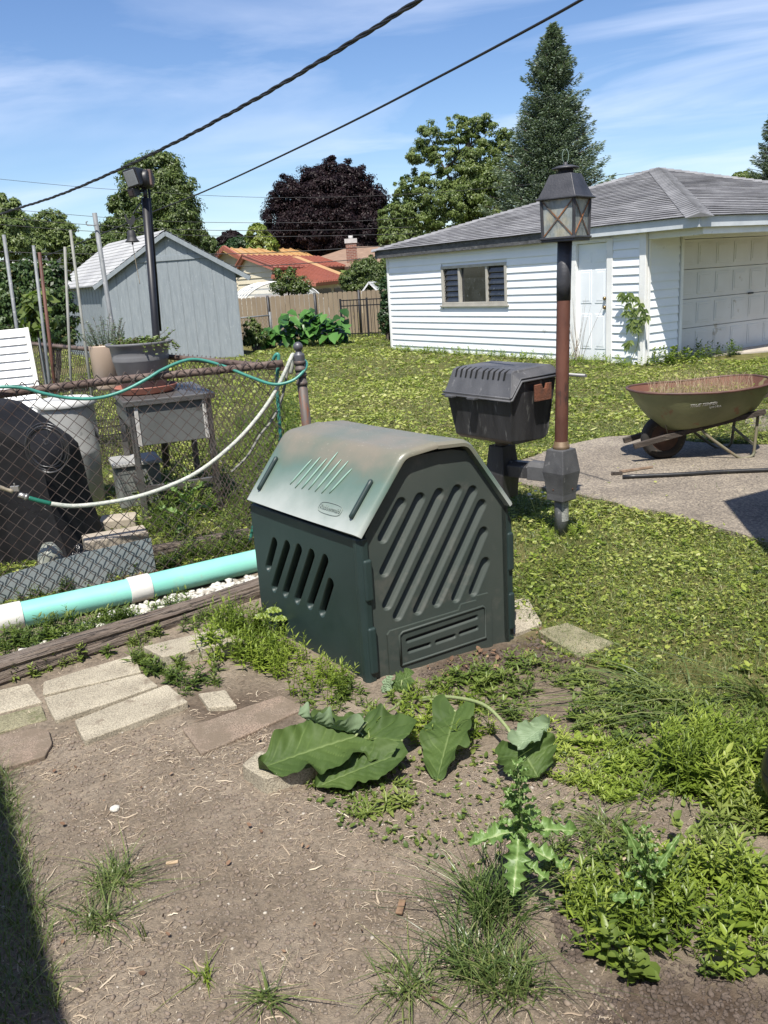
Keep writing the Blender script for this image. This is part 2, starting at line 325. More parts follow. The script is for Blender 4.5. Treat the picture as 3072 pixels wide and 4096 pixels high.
def roof_face(corners, name, mat, parent, rowh=.14, lift=.012, loc=None):
    """corners: eave a, eave b, then top point(s); courses run along the eave, each a real overlapping step"""
    a, b = np.array(corners[0], float), np.array(corners[1], float); top = [np.array(c, float) for c in corners[2:]]
    ex = nrm(b-a); q = top[0]-a; up = nrm(q-ex*(q@ex)); n = np.cross(ex, up); n = n if n[2] > 0 else -n
    P2 = [((p-a)@ex, (p-a)@up) for p in [a, b]+top]; H = max(p[1] for p in P2)
    def span(h):
        xs = []
        k = len(P2)
        for i in range(k):
            (x0, y0), (x1, y1) = P2[i], P2[(i+1) % k]
            if abs(y1-y0) < 1e-9:
                if abs(y0-h) < 1e-6: xs += [x0, x1]
            elif min(y0, y1)-1e-9 <= h <= max(y0, y1)+1e-9: xs.append(x0+(x1-x0)*(h-y0)/(y1-y0))
        return (min(xs), max(xs)) if xs else None
    vs, fs, uv = [], [], []; h = 0; r = 0
    while h < H-1e-4:
        h2 = min(h+rowh, H-1e-5); s0, s1 = span(h), span(h2)
        if s0 and s1:
            k = max(1, int((s0[1]-s0[0])/.5))
            for i in range(k):
                f0, f1 = i/k, (i+1)/k; x0, x1, x2, x3 = s0[0]+(s0[1]-s0[0])*f0, s0[0]+(s0[1]-s0[0])*f1, s1[0]+(s1[1]-s1[0])*f1, s1[0]+(s1[1]-s1[0])*f0
                w0 = lambda x, y: (vn(np.array([x*2.1]), np.array([y*3.3]), 1, 5)[0]-.5)*.012
                q = [a+ex*x0+up*h+n*(lift+w0(x0, h)), a+ex*x1+up*h+n*(lift+w0(x1, h)), a+ex*x2+up*(h2+.01)+n*.0, a+ex*x3+up*(h2+.01)+n*.0, a+ex*x0+up*h, a+ex*x1+up*h]
                bi = len(vs); vs += q; fs += [(bi, bi+1, bi+2, bi+3), (bi+4, bi+5, bi+1, bi)]
                uv += [[(x0, h), (x1, h), (x2, h2), (x3, h2)], [(x0, h-.002), (x1, h-.002), (x1, h), (x0, h)]]
        h += rowh; r += 1
    me = bpy.data.meshes.new(name); me.from_pydata([tuple(p) for p in vs], [], fs); me.materials.append(mat); ul = me.uv_layers.new(name='UVMap')
    flat = [c for f in uv for p in f for c in p]; ul.data.foreach_set('uv', flat); me.update()
    o = bpy.data.objects.new(name, me); COL.objects.link(o); o.parent = parent
    return o
garage = thing('garage', 'white vinyl-sided garage with a grey shingled hip roof behind the lawn', 'garage', (O2[0], O2[1], 0))
def gw(a, n, z): # local coords: a along the left wall, n out of it (towards the viewer's left)
    p = GA*a-GD*n; return V(p[0], p[1], z)
def gd(d, n, z): # along the door wall, n out of it
    p = GD*d-GA*n; return V(p[0], p[1], z)
def siding(fn, length, z0, z1, holes, mb, h=.135, out=.023, s0=0):
    z = z0
    while z < z1-.01:
        zt = min(z+h, z1); segs = [(s0, length)]
        for (a, b, c, d) in holes:
            if c < zt-.01 and d > z+.01:
                ns = []
                for (p, q) in segs:
                    if a > p and a < q: ns.append((p, a))
                    if b > p and b < q: ns.append((b, q))
                    if not (a < q and b > p): ns.append((p, q))
                segs = ns
        for (p, q) in segs:
            if q-p < .01: continue
            k = 1
            mb.add([fn(p, out, z), fn(q, out, z), fn(q, .002, zt), fn(p, .002, zt), fn(p, -.01, z), fn(q, -.01, z)], [(0, 1, 2, 3), (4, 5, 1, 0)])
            mb.add([fn(p, out, z), fn(p, .002, zt), fn(p, -.01, z)], [(0, 1, 2)]); mb.add([fn(q, out, z), fn(q, .002, zt), fn(q, -.01, z)], [(0, 1, 2)])
        z += h
WZ = 2.14; WL = 7.42
mb = MB()
siding(gw, WL, -.03, WZ, [(3.33, 5.42, 1.0, 1.8), (.67, 1.62, -1, 3)], mb); siding(gd, .82, -.03, WZ, [], mb, s0=.1)
mb.build('siding', WHITE, garage)
mb = MB()  # solid walls behind the siding, split round the openings
def wallbox(fn, a, b, z0, z1, n0=-.012, n1=-.14):
    mb.add([fn(a, n0, z0), fn(b, n0, z0), fn(b, n0, z1), fn(a, n0, z1), fn(a, n1, z0), fn(b, n1, z0), fn(b, n1, z1), fn(a, n1, z1)], [(0, 1, 2, 3), (7, 6, 5, 4), (0, 4, 5, 1), (3, 2, 6, 7), (0, 3, 7, 4), (1, 5, 6, 2)])
wallbox(gw, .13, .70, -.1, WZ); wallbox(gw, .70, 1.58, 2.03, WZ); wallbox(gw, 1.58, 3.36, -.1, WZ); wallbox(gw, 3.36, 5.38, -.1, 1.02); wallbox(gw, 3.36, 5.38, 1.77, WZ); wallbox(gw, 5.38, 7.4, -.1, WZ)
wallbox(gd, .1, .84, -.1, 2.18); wallbox(gd, .84, 6.6, 1.965, 2.18); wallbox(gd, 6.6, 8.1, -.1, 2.18)
wallbox(lambda a, n, z: gw(7.4+n, -a, z), .02, 8.1, -.1, WZ); wallbox(lambda a, n, z: gd(8.1+n, -a, z), .15, 7.3, -.1, WZ)
mb.build('wall', WHITE, garage)
mb = MB()
def fbox(fn, a0, a1, n0, n1, z0, z1): return mb.add([fn(a0, n1, z0), fn(a1, n1, z0), fn(a1, n1, z1), fn(a0, n1, z1), fn(a0, n0, z0), fn(a1, n0, z0), fn(a1, n0, z1), fn(a0, n0, z1)], [(0, 1, 2, 3), (7, 6, 5, 4), (0, 4, 5, 1), (3, 2, 6, 7), (0, 3, 7, 4), (1, 5, 6, 2)])
fbox(gw, -.03, .10, -.02, .035, -.05, WZ); mb.build('corner_post', TRIM, garage, .006)
mb = MB(); fbox(gw, WL, WL+.07, -.05, .035, -.05, WZ); mb.build('corner_post', TRIM, garage, .006)
mb = MB(); fbox(gd, .036, .10, -.02, .034, -.05, WZ); mb.build('corner_post', TRIM, garage, .006)
# door
mb = MB(); fbox(gw, .67, .80, -.1, .03, -.05, 2.06); fbox(gw, 1.50, 1.64, -.1, .03, -.05, 2.06); fbox(gw, .80, 1.50, -.1, .03, 2.0, 2.06); mb.build('door_frame', TRIM, garage, .006)
DOORM = surf('white door enamel', (.78, .81, .83), (.72, .76, .79), 2, rough=.35)
mb = MB(); fbox(gw, .803, 1.497, -.08, -.035, .02, 1.995)
for c in (.985, 1.315):
    for z0, z1 in ((.22, .82), (1.0, 1.56), (1.68, 1.86)):
        for k, (w_, n_) in enumerate(((.125, -.028), (.105, -.034), (.085, -.024))): fbox(gw, c-w_, c+w_, -.05, n_, z0+.02*k, z1-.02*k)
dr = mb.build('door', DOORM, garage, .004)
BRASS = surf('tarnished brass', (.35, .25, .12), (.25, .18, .1), 20, metal=.8, rough=.35)
mb = MB()
for z, nm in ((.93, 'door_knob'), (1.08, 'deadbolt')):
    mb = MB(); R = np.stack([V(*(GA.tolist()+[0])), V(0, 0, 1), V(*((-GD).tolist()+[0]))], 1); mb.lathe([(0, .05), (.028, .045), (.03, .02), (.012, .012), (.012, 0), (.03, 0), (.03, -.01)], gw(.865, -.03, z), 16, R=R); mb.build(nm, BRASS, dr)
# window
GLASS = surf('dark dirty window glass', (.012, .015, .02), (.03, .035, .04), 5, rough=.08, spec=.8, c3=(.10, .11, .12), s3=12, t3=.62)
mb = MB(); fbox(gw, 3.33, 5.42, -.02, .03, 1.0, 1.06); fbox(gw, 3.33, 5.42, -.02, .03, 1.74, 1.80); fbox(gw, 3.33, 3.40, -.02, .03, 1.06, 1.74); fbox(gw, 5.35, 5.42, -.02, .03, 1.06, 1.74)
fbox(gw, 3.92, 3.98, -.05, .015, 1.06, 1.74); fbox(gw, 4.80, 4.86, -.05, .015, 1.06, 1.74)
wn = mb.build('window', CREAMT, garage, .005)
mb = MB(); fbox(gw, 3.28, 5.47, -.0, .055, .965, 1.0); mb.build('window_sill', CREAMT, wn, .005)
mb = MB(); fbox(gw, 3.98, 4.80, -.06, -.045, 1.06, 1.74); mb.build('glass_pane', GLASS, wn)
for a0, a1 in ((3.40, 3.92), (4.86, 5.35)):
    mb = MB()
    for k in range(6):
        z = 1.065+k*.112; mb.add([gw(a0, -.01, z), gw(a1, -.01, z), gw(a1, -.045, z+.118), gw(a0, -.045, z+.118), gw(a0, -.015, z), gw(a1, -.015, z), gw(a1, -.05, z+.118), gw(a0, -.05, z+.118)], [(0, 1, 2, 3), (7, 6, 5, 4), (0, 4, 5, 1), (3, 2, 6, 7), (0, 3, 7, 4), (1, 5, 6, 2)])
        fbox(gw, a0, a1, -.03, -.004, z-.006, z+.004)
    mb.build('louvre_pane', GLASS, wn)
mb = MB(); fbox(gw, 3.36, 5.38, -.55, -.5, 1.0, 1.8); mb.build('window_interior', surf('dark interior', (.015, .015, .016), rough=.9), wn)
mb = MB(); fbox(gw, 4.3, 4.75, -.3, -.1, 1.03, 1.32); fbox(gw, 4.28, 4.77, -.31, -.095, 1.28, 1.32); mb.build('storage_tub', surf('grey plastic tub', (.30, .33, .37), rough=.5), wn, .01)
# sectional door
GDM = surf('off white steel door', (.62, .61, .58), (.55, .535, .50), 1.3, rough=.5, c3=(.40, .36, .29), s3=3, t3=.63)
mb = MB(); fbox(gd, .835, .90, -.12, .04, -.03, 2.03); mb.build('door_jamb', TRIM, garage, .005)
mb = MB(); fbox(gd, 6.2, 6.6, -.12, .01, -.03, 2.03); mb.build('door_jamb', TRIM, garage, .005)
mb = MB()
for r in range(4):
    z0 = .0+r*.49; fbox(gd, .90, 6.2, -.16, -.115, z0+.004, z0+.486)
    for k in range(11):
        c = 1.15+k*.49
        for q, (w_, n_) in enumerate(((.185, -.106), (.165, -.114), (.145, -.100))): fbox(gd, c-w_, c+w_, -.13, n_, z0+.075+q*.02, z0+.425-q*.02)
gdo = mb.build('garage_door', GDM, garage, .004)
mb = MB(); mb.box(gd(2.95, -.09, .98), (.13, .03, .03), rotz(math.atan2(GD[1], GD[0]))); mb.build('door_handle', surf('black iron', (.02, .02, .02), rough=.5), gdo, .005)
# eaves, fascia, porch beam, roof
E0, E1, F0, F1 = -1.12, 7.74, -.17, 8.4
DARKW = surf('rotting black fascia', (.05, .05, .052), (.10, .10, .105), 7, rough=.8, c3=(.2, .19, .18), s3=14, stretch=(1, 1, 3), bump=.4, bscale=30)
def rb(a, d, z): p = GA*a+GD*d; return V(p[0], p[1], z)
ZB, ZT = 2.085, 2.245
mb = MB()
def rbox(a0, a1, d0, d1, z0, z1): return mb.add([rb(a0, d0, z0), rb(a1, d0, z0), rb(a1, d1, z0), rb(a0, d1, z0), rb(a0, d0, z1), rb(a1, d0, z1), rb(a1, d1, z1), rb(a0, d1, z1)], [(0, 3, 2, 1), (4, 5, 6, 7), (0, 1, 5, 4), (2, 3, 7, 6), (0, 4, 7, 3), (1, 2, 6, 5)])
rbox(E0, 2.2, F0, F0+.03, ZB, ZT); rbox(E0, E0+.03, F0+.032, F1, ZB, ZT); mb.build('fascia', surf('pale grey fascia', (.55, .58, .60), (.45, .48, .5), 4, rough=.5), garage, .004)
mb = MB(); rbox(2.203, E1, F0+.002, F0+.03, ZB-.01, ZT); mb.build('rotten_fascia', DARKW, garage, .004)['label'] = 'blackened rotting fascia board'
mb = MB(); rbox(E0+.03, E1-.01, F0+.032, F1-.03, ZT-.05, ZT-.02); mb.build('soffit', surf('soffit board', (.50, .48, .40), (.42, .40, .33), 3, rough=.7), garage)
mb = MB(); rbox(-.98, -.03, .02, .12, 1.98, 2.15); rbox(-1.05, -.98, .02, 8.2, 1.985, 2.15); mb.build('porch_beam', TRIM, garage, .005)
SH = shingle('grey asphalt shingles', (.17, .17, .175), (.25, .25, .255), (.125, .123, .13))
AP = rb(3.2, 4.1, 3.50); c4 = [rb(E0-.04, F0-.04, ZT), rb(E1+.04, F0-.04, ZT), rb(E1+.04, F1+.04, ZT), rb(E0-.04, F1+.04, ZT)]
mb = MB()
rf = roof_face([c4[1], c4[0], AP], 'roof', SH, garage)
for q in ([c4[0], c4[3], AP], [c4[3], c4[2], AP], [c4[2], c4[1], AP]): roof_face(q, 'roof', SH, garage)
HC = surf('hip cap shingles', (.14, .14, .145), (.22, .22, .225), 3, rough=.9, c3=(.11, .11, .115), s3=8)
for c in (c4[0], c4[1], c4[3]):
    mb = MB(); d = AP-c; n = int(np.linalg.norm(d)/.16); sd = nrm(np.cross(d, V(0, 0, 1))); u_ = nrm(np.cross(sd, d))
    for k in range(n):
        p = c+d*k/n; q = c+d*(k+1.25)/n; h0, h1 = .045, .025; w_ = .14 if c is not c4[0] else .2
        mb.add([p-sd*w_-u_*.02, p+u_*h0, p+sd*w_-u_*.02, q-sd*w_-u_*.03, q+u_*h1, q+sd*w_-u_*.03], [(0, 1, 4, 3), (1, 2, 5, 4), (0, 2, 1)])
    mb.build('hip_cap', HC, garage)
mb = MB(); mb.prism([tuple(gd(a, b, 0)[:2]+O2) for a, b in ((.9, -.05), (9, -.05), (9, 2.2), (3.2, 1.0))], lambda a, b, d: V(a, b, d), .02, -.1)
tag(mb.build('driveway', surf('pale concrete', (.45, .40, .34), (.36, .32, .27), 2, rough=.9, c3=(.2, .18, .15), s3=5)), kind='structure')
# ------------------------------------------------------------------ shed
SHEDM = surf('blue grey painted plywood', (.235, .262, .278), (.195, .222, .24), 3, rough=.7, stretch=(6, 6, 1), c3=(.30, .33, .345), s3=9, t3=.6, bump=.25, bscale=25)
shed = thing('shed', 'grey plywood garden shed with a silvery shingled gable roof', 'shed', (-3.17, 21.05, 0))
sB = nrm(V(-6.75+3.17, 22.25-21.05)); sL = nrm(V(-sB[1]*-1, sB[0])) # gable direction, and away
sL = V(-.52, .854); SW = 3.78; SLEN = 4.7
def shp(b, n, z):   # gable wall: b along, n outwards
    p = sB*b-sL*n; return V(p[0], p[1], z)
def shl(l, n, z):   # left wall
    p = sB*SW+sL*l; o_ = V(-sL[1], sL[0]); p = p+(o_*n if o_[0] < 0 else -o_*n); return V(p[0], p[1], z)
mb = MB(); mb.prism([(0, -.1), (SW, -.1), (SW, 2.0), (SW/2-.05, 3.0), (0, 2.0)], lambda a, b, d: shp(a, -d, b), 0, SLEN); mb.build('wall', SHEDM, shed)
mb = MB(); k = 0; b_ = .03
while b_ < SW-.1:
    wd = .30; top = lambda s_: 2.0+(1.0*s_/(SW/2-.05) if s_ < SW/2-.05 else 1.0*(SW-s_)/(SW/2+.05))
    a0, a1 = b_, min(b_+wd-.025, SW-.01)
    mb.add([shp(a0, .012, -.1), shp(a1, .012, -.1), shp(a1, .012, min(top(a1), 2.36)-.02), shp(a0, .012, min(top(a0), 2.36)-.02), shp(a0, 0, -.1), shp(a1, 0, -.1), shp(a1, 0, min(top(a1), 2.36)), shp(a0, 0, min(top(a0), 2.36))], [(0, 1, 2, 3), (0, 4, 5, 1), (1, 5, 6, 2), (3, 2, 6, 7), (0, 3, 7, 4)])
    if top((a0+a1)/2) > 2.55:
        mb.add([shp(a0, .012, 2.46), shp(a1, .012, 2.46), shp(a1, .012, top(a1)-.03), shp(a0, .012, top(a0)-.03)], [(0, 1, 2, 3)])
    b_ += wd
for k in range(15):
    mb.add([shl(.02+k*.31, .012, -.1), shl(.295+k*.31, .012, -.1), shl(.295+k*.31, .012, 1.97), shl(.02+k*.31, .012, 1.97)], [(0, 1, 2, 3)])
    mb.add([shl(.02+k*.31, .012, -.1), shl(.02+k*.31, 0, -.1), shl(.02+k*.31, 0, 1.97), shl(.02+k*.31, .012, 1.97)], [(0, 1, 2, 3)])
mb.build('plank_cladding', SHEDM, shed)
mb = MB(); mb.bar(shp(.70, .03, 2.41), shp(SW-.72, .03, 2.41), .03, .11); mb.build('gable_batten', SHEDM, shed)
SHR = surf('silvery weathered shingles', (.30, .30, .30), (.40, .40, .39), 1.2, rough=.75, c3=(.16, .16, .16), s3=3.5, t3=.63)
mb = MB()
RG, RE = SW/2-.05, .28
for side in (0, 1):
    e = -RE if side == 0 else SW+RE; ze = 3.03-1.03*abs(e-RG)/(RG if side == 0 else SW-RG)*.98
    rows = 13
    for r in range(rows):
        f0, f1 = r/rows, (r+1)/rows; b0, z0 = e+(RG-e)*f0, ze+(3.05-ze)*f0; b1, z1 = e+(RG-e)*f1, ze+(3.05-ze)*f1
        mb.add([shp(b0, .22, z0+.03), shp(b1, .22, z1+.012), shp(b1, -SLEN-.2, z1+.012), shp(b0, -SLEN-.2, z0+.03), shp(b0, .22, z0), shp(b0, -SLEN-.2, z0)], [(0, 1, 2, 3), (4, 0, 3, 5)])
mb.build('roof', SHR, shed)
mb = MB()
for e in (-RE, SW+RE):
    ze = 3.03-1.03*abs(e-RG)/(RG if e < 0 else SW-RG)*.98; mb.bar(shp(e, .2, ze-.05), shp(RG, .2, 2.98), .03, .1)
mb.build('barge_board', SHEDM, shed)
mb = MB(); 
for e in (-RE, SW+RE):
    ze = 3.03-1.03*abs(e-RG)/(RG if e < 0 else SW-RG)*.98; mb.add([shp(e, .18, ze-.01), shp(RG, .18, 3.03), shp(RG, -SLEN-.18, 3.03), shp(e, -SLEN-.18, ze-.01)], [(0, 1, 2, 3)])
mb.build('roof_deck', SHEDM, shed)
# ------------------------------------------------------------------ compost bin
BN = V(-.11, 3.31); BA = V(.889, .458); BB = V(-.60, .80); BZ = 0.0
bin_ = thing('compost_bin', 'dark green plastic compost bin with a faded pale green hinged lid', 'compost bin', (BN[0], BN[1], BZ))
nA = V(BA[1], -BA[0]); nB = -V(BB[1], -BB[0]); nB = nB if nB[0] < 0 else -nB
def bf(s_, z, n=0):  # front right face, n outwards
    p = BA*s_+nA*n; return V(p[0], p[1], z)
def bl(s_, z, n=0):  # left face
    p = BB*s_+nB*n; return V(p[0], p[1], z)
def b3(s_, t, z): p = BA*s_+BB*t; return V(p[0], p[1], z)
DG = surf('dark green plastic', (.015, .029, .028), (.020, .037, .035), 4, rough=.42, bump=.2, bscale=260, bdist=.002, spec=.45, c3=(.05, .06, .05), s3=30, t3=.68, r2=.55)
# dusty side: same plastic with dust clinging to it
DGD = surf('dusty dark green plastic', (.036, .048, .042), (.050, .060, .052), 3, rough=.6, bump=.35, bscale=260, bdist=.002, spec=.4, c3=(.088, .088, .075), s3=9, t3=.55, w3=.25)
def slot_poly(p0, p1, wdt, n=8):
    p0 = np.array(p0); p1 = np.array(p1); d = nrm(p1-p0); q = V(-d[1], d[0]); out = []
    for c, sg in ((p0, -1), (p1, 1)):
        for i in range(n+1):
            t = math.pi*i/n; out.append(c+wdt/2*((q if sg < 0 else -q)*math.cos(t)+d*sg*math.sin(t)))
    return out
def panel(fn, outline, slots, depth, name, mat, parent, thick=.03, floor=True, inset=.006, cornr=0, slant=0):
    bm = bmesh.new(); edges = []
    def loop(pts, n): 
        vs = [bm.verts.new(fn(p[0], p[1], n)) for p in pts]; return vs, [bm.edges.new((vs[i], vs[(i+1) % len(vs)])) for i in range(len(vs))]
    ov, oe = loop(outline, 0); edges += oe; inner = []
    for sp, w_ in slots:
        pts = slot_poly(sp[0], sp[1], w_); sv_, se = loop(pts, 0); edges += se; inner.append((sv_, sp, w_))
    bmesh.ops.triangle_fill(bm, use_beauty=True, use_dissolve=False, edges=edges)
    for sv_, sp, w_ in inner:
        prev = sv_
        for k, (dd, sh) in enumerate(((-.003, .0035), (-depth*.5, .007), (-depth, .010))):
            pts = slot_poly(sp[0], sp[1], w_-2*sh); d_ = nrm(np.array(sp[1])-np.array(sp[0])); q_ = V(-d_[1], d_[0]); q_ = q_ if q_[0] > 0 else -q_; cur = [bm.verts.new(fn(p[0], p[1], dd*(1-slant*float((np.array(p)-np.array(sp[0]))@q_)/(w_*.5)) if k else dd)) for p in pts]
            for i in range(len(cur)): f = bm.faces.new((prev[i], prev[(i+1) % len(cur)], cur[(i+1) % len(cur)], cur[i])); f.smooth = True
            prev = cur
        if floor: bm.faces.new(prev)
    bv = [bm.verts.new(fn(p[0], p[1], -thick)) for p in outline]
    for i in range(len(ov)): bm.faces.new((ov[i], bv[i], bv[(i+1) % len(ov)], ov[(i+1) % len(ov)]))
    bmesh.ops.recalc_face_normals(bm, faces=bm.faces)
    me = bpy.data.meshes.new(name); bm.to_mesh(me); bm.free(); me.materials.append(mat); o = bpy.data.objects.new(name, me); COL.objects.link(o); o.parent = parent
    return o
def zf(x, y): return HIT(513+x*.3906, 864+y*.3906, BN, BA)
def zl(x, y): return HIT(513+x*.3906, 864+y*.3906, BN, BB)
FS = [((905, 572), (806, 762)), ((1010, 545), (815, 948)), ((1115, 520), (830, 1132)), ((1215, 500), (888, 1192)), ((1300, 505), (1000, 1160)), ((1350, 580), (1105, 1118)), ((1360, 732), (1210, 1092)), ((1370, 900), (1306, 1058))]
slots = []
for a, b in FS:
    p, q = np.array(zf(*a)), np.array(zf(*b)); slots.append(((p, q), .056))
outl = [(.03, -.03), (.735, -.03), (.735, .64), (.60, .86), (.545, .915), (.46, .935), (.27, .935), (.20, .90), (.03, .64)]
mbp = panel(bf, outl, slots, .026, 'side_panel', DGD, bin_, slant=.75); mbp['label'] = 'dusty green side panel with diagonal slots'
# rounded raised border post between both faces
lsl = [((205, 785), (168, 925)), ((275, 802), (200, 1040)), ((340, 822), (262, 1070)), ((410, 850), (328, 1106)), ((485, 880), (398, 1135)), ((515, 1012), (465, 1175))]
slots2 = []
for a, b in lsl: p, q = np.array(zl(*a)), np.array(zl(*b)); slots2.append(((p, q), .050))
mp2 = panel(bl, [(.03, -.03), (.90, -.03), (.91, .60), (.90, .625), (.035, .625), (.03, .60)], slots2, .030, 'side_panel', DG, bin_, floor=False)
bv_ = mp2.modifiers.new('b', 'BEVEL'); bv_.width = .008; bv_.segments = 3; bv_.limit_method = 'ANGLE'; bv_.angle_limit = rad(60)
COMP = surf('dark compost', (.03, .022, .014), (.012, .009, .006), 30, rough=1, bump=1, bscale=60, bdist=.02)
mb = MB(); mb.prism([(.05, 0), (.88, 0), (.88, .55), (.05, .55)], lambda a, b, d: bl(a, b, -d), .045, .40); mb.build('compost', COMP, bin_)
# far faces
mb = MB(); mb.prism(outl, lambda a, b, d: b3(a, d, b), .90, .93); mb.build('side_panel', DG, bin_)
mb = MB(); mb.prism([(0, -.03), (.93, -.03), (.93, .64), (0, .64)], lambda a, b, d: b3(.735+d, a, b), -.03, .012); mb.build('side_panel', DG, bin_, .006)
# corner strip at the near corner with clips
mb = MB(); mb.prism([(-.012, .004), (.0, -.016), (.035, -.012), (.035, .03), (-.012, .03)], lambda a, b, d: b3(a, b, d), -.03, .632); mb.build('corner_strip', DG, bin_, .007)
for z0, z1 in ((.36, .54), (.03, .24)):
    mb = MB(); mb.prism([(.004, z0), (.042, z0-.0), (.042, z1), (.004, z1)], lambda a, b, d: bf(a, b, d), .0, .026); mb.build('clip', DG, bin_, .009, 3)
for z0, z1 in ((.33, .51), (.04, .22)):
    mb = MB(); mb.prism([(.738, z0), (.772, z0), (.772, z1), (.738, z1)], lambda a, b, d: bf(a, b, d), -.035, .006); mb.build('clip', DG, bin_, .009, 3)
mb = MB(); mb.prism([(.737, -.03), (.775, -.03), (.775, .56), (.737, .64)], lambda a, b, d: bf(a, b, d), -.09, -.012); mb.build('corner_strip', DG, bin_, .006)
# dark recess marks behind the clips
HOLE = surf('black hole', (.004, .005, .005), rough=.9)
for z in (.575, .30, .275, .0):
    mb = MB(); mb.prism(slot_poly((.022, z-.012), (.022, z+.012), .034), lambda a, b, d: bf(a, b, d), .001, .0025); mb.build('clip_hole', HOLE, bin_, 0)
# hatch at the bottom of the front face
mb = MB(); HD = [(.098, -.02), (.098, .19), (.112, .205), (.16, .205), (.175, .225), (.43, .225), (.46, .245), (.62, .245), (.635, .23), (.635, -.02)]
HD = [(.098, -.02), (.098, .185), (.112, .20), (.46, .21), (.475, .235), (.555, .235), (.56, .255), (.62, .255), (.635, .24), (.635, -.02)]
hs_ = [((.195, .135), (.55, .155)), ((.20, .085), (.30, .088)), ((.34, .090), (.43, .094)), ((.465, .098), (.55, .103))]
h = panel(lambda a, b, n=0: bf(a, b, n+.012), HD, [((np.array(a), np.array(b)), .027) for a, b in hs_], .012, 'hatch', DGD, bin_, thick=.012, floor=False)
mb = MB(); mb.prism([(.17, .05), (.56, .06), (.56, .17), (.17, .16)], lambda a, b, d: bf(a, b, d), .0005, .002); mb.build('hatch_opening', HOLE, h)
mb = MB()
pr = [(.155, .03), (.155, .17), (.17, .182), (.585, .20), (.598, .19), (.598, .045)]
mb.tube([bf(a, b, .013) for a, b in pr+[pr[0]]], .006, 6); mb.build('hatch_rim', DGD, h)
# mat: lid
m, N, L, P = newmat('faded green plastic with painted glare and brown dust'); tc = N.new('ShaderNodeTexCoord'); vec = tc.outputs['Object']; sp = N.new('ShaderNodeSeparateXYZ'); L.new(vec, sp.inputs[0])
def mth(op, a, b=None):
    n = N.new('ShaderNodeMath'); n.operation = op; n.use_clamp = False
    for i, x in enumerate((a, b)):
        if x is None: continue
        if isinstance(x, (int, float)): n.inputs[i].default_value = x
        else: L.new(x, n.inputs[i])
    return n.outputs[0]
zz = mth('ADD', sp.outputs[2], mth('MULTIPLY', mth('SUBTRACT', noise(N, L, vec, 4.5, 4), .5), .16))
fade_glare = ramp(N, L, mth('SUBTRACT', 1, zz), [(.13, (0, 0, 0)), (.25, (.35,)*3), (.36, (1, 1, 1))])   # object z .88 -> fading, plus sun glare painted pale, towards the lower edge
c = mixc(N, L, fade_glare, (.062, .118, .090), (.345, .37, .345))
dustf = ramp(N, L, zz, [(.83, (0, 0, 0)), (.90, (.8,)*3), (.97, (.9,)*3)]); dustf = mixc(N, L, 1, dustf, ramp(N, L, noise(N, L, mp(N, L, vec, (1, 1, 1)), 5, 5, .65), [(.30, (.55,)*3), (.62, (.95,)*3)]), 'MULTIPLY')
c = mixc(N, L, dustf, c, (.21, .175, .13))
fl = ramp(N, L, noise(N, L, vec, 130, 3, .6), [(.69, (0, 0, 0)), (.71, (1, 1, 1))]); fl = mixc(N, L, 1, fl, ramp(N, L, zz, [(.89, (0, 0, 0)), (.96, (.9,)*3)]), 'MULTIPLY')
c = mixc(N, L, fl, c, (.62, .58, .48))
L.new(c, P.inputs['Base Color']); P.inputs['Roughness'].default_value = .36; P.inputs['Specular IOR Level'].default_value = .6
b = N.new('ShaderNodeBump'); b.inputs['Strength'].default_value = .2; b.inputs['Distance'].default_value = .002; L.new(noise(N, L, vec, 240, 3), b.inputs['Height']); L.new(b.outputs[0], P.inputs['Normal'])
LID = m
scr = ramp(N, L, noise(N, L, mp(N, L, vec, (9, 9, 1.2)), 6, 6, .75), [(.60, (0, 0, 0)), (.72, (.35,)*3)]); L.new(mixc(N, L, scr, c, (.17, .16, .13)), P.inputs['Base Color'])
def arcpts(pts, r=.05, k=6):
    out = [pts[0]]
    for i in range(1, len(pts)-1):
        a, b, c = map(np.array, pts[i-1:i+2]); d0 = nrm(a-b); d1 = nrm(c-b); p0, p1 = b+d0*r, b+d1*r
        for j in range(k+1): t = j/k; out.append((1-t)**2*p0+2*t*(1-t)*b+t*t*p1)
    out.append(pts[-1]); return [tuple(p) for p in out]
